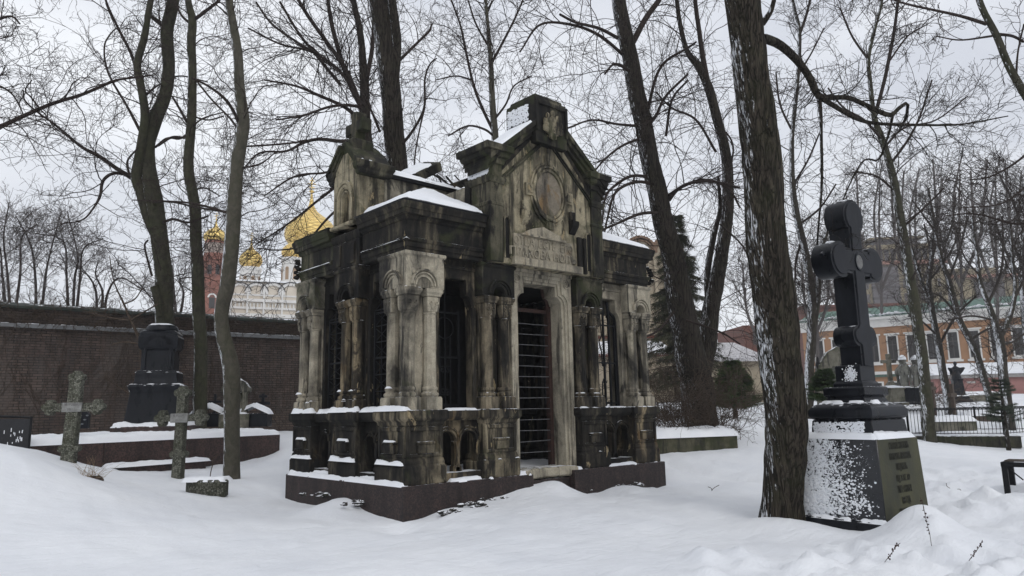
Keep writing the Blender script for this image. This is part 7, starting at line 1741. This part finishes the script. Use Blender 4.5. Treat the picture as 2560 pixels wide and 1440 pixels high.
# dry grass tuft and stump-like tussock
q = at(220, 1190, 11.4); GT = thing('dry_grass_tuft', 'tuft of dry straw coloured grass sticking out of the snow by the left mosaic cross', 'grass', (q[0], q[1], q[2] - .1)); rng = np.random.default_rng(2)
n = 80; P = np.zeros((n, 6, 3)); P[:, 0, :2] = rng.normal(size=(n, 2))*.07; dd = np.c_[rng.normal(size=(n, 2))*.55, np.ones(n)]; dd /= np.linalg.norm(dd, axis=1, keepdims=True); LL = rng.uniform(.12, .5, n)
for s in range(5): dd = dd + rng.normal(size=(n, 3))*.15; dd[:, 2] -= .12*s*.6; dd /= np.linalg.norm(dd, axis=1, keepdims=True); P[:, s + 1] = P[:, s] + dd*(LL/5)[:, None]
V, Q = tubes(P, .0035*np.linspace(1, .4, 6)[None]*np.ones((n, 1)), 3); np_mesh('blades', V, Q, plain('straw', (.26, .19, .11), .9), GT)
m = MB(); m.blob((.05, -.02, .03), (.16, .12, .07), 3, 10, 6, .25); m.build('tussock', plain('dark_earth', (.035, .024, .018), .95, 0, .4, 20, .3), GT, 0)
# weed stalks in the foreground snow
def weed(label, path, d, seed, buds, rad_=.003, kind='weed_stalk', mat=None, fork=True):
    P, r_ = limb_px([(x, y, 3.2) for x, y in path], d, d, 16); b = P[0].copy(); b[2] = G(b[0], b[1]) ; o = thing(kind, label, 'weed', b); rg = random.Random(seed)
    P = P.copy(); dz = b[2] - P[0][2]; P[:, 2] += dz - .02
    V, Q = tubes((P - b)[None], np.full((1, 16), rad_), 5); np_mesh('stem', V, Q, M_TWIGB, o)
    if buds:
        m = MB()
        for i in range(buds):
            f = .3 + .7*i/buds; p = P[min(15, int(f*15))] - b; s = rg.uniform(.004, .008)
            q = (p[0] + rg.uniform(-.018, .018), p[1] + rg.uniform(-.018, .018), p[2] + rg.uniform(-.01, .01)); m.tube([tuple(p), q], .002, 3); m.blob(q, (s, s, s*1.4), i, 6, 4, .3)
        m.build('seed_heads', plain('seed_head_%d' % seed, (.035, .014, .012), .9), o, 0)
    return o
weed('long dry weed stalk bent over the snow mound in front of the black cross pedestal', [(2331, 1384), (2326, 1350), (2318, 1320), (2312, 1290), (2306, 1265), (2302, 1260)], 7.9, 1, 22)
weed('reddish dry weed with seed heads low in the foreground snow', [(2209, 1425), (2222, 1408), (2232, 1395), (2242, 1380), (2252, 1372)], 7.4, 2, 18)
weed('thin pale weed stalk at the bottom right of the snow', [(2420, 1436), (2430, 1420), (2444, 1402), (2455, 1385), (2459, 1375)], 7.1, 3, 12)
weed('small twig sticking out of the snow left of the furrowed tree', [(1776, 1196), (1782, 1188), (1796, 1180)], 13.8, 4, 0, .006, 'snow_twig'); weed('second small twig out of the snow left of the furrowed tree, shorter', [(1778, 1196), (1776, 1188), (1768, 1184)], 13.8, 5, 0, .006, 'snow_twig')
weed('small forked twig in the flat snow right of the black cross', [(2372, 1178), (2368, 1172), (2362, 1168), (2360, 1160)], 13, 6, 0, .005, 'snow_twig'); weed('small curled twig in the flat snow near the bench', [(2380, 1178), (2386, 1172), (2394, 1172), (2397, 1176)], 13, 7, 0, .005, 'snow_twig')
weed('dark sapling whip curving out of the snow left of the smooth trunk', [(525, 1190), (528, 1170), (533, 1150), (532, 1140), (545, 1130)], 15.5, 8, 0, .01, 'sapling_whip')
for o in bpy.data.objects:
    if o.type == 'EMPTY': o.hide_render = False

# ------------------------------------------------------------------ winter air
m = MB(); m.box(-260, 300, -120, 330, -6, 75); hz_ = m.build('haze', None, None, 0, 0); hz_['kind'] = 'stuff'
hm = bpy.data.materials.new('haze_air'); hm.use_nodes = True; ht = hm.node_tree; ht.nodes.clear()
ho = ht.nodes.new('ShaderNodeOutputMaterial'); hv = ht.nodes.new('ShaderNodeVolumePrincipled'); hv.inputs['Density'].default_value = .0010; hv.inputs['Color'].default_value = (.86, .88, .92, 1)
ht.links.new(hv.outputs[0], ho.inputs['Volume']); hz_.data.materials.append(hm)
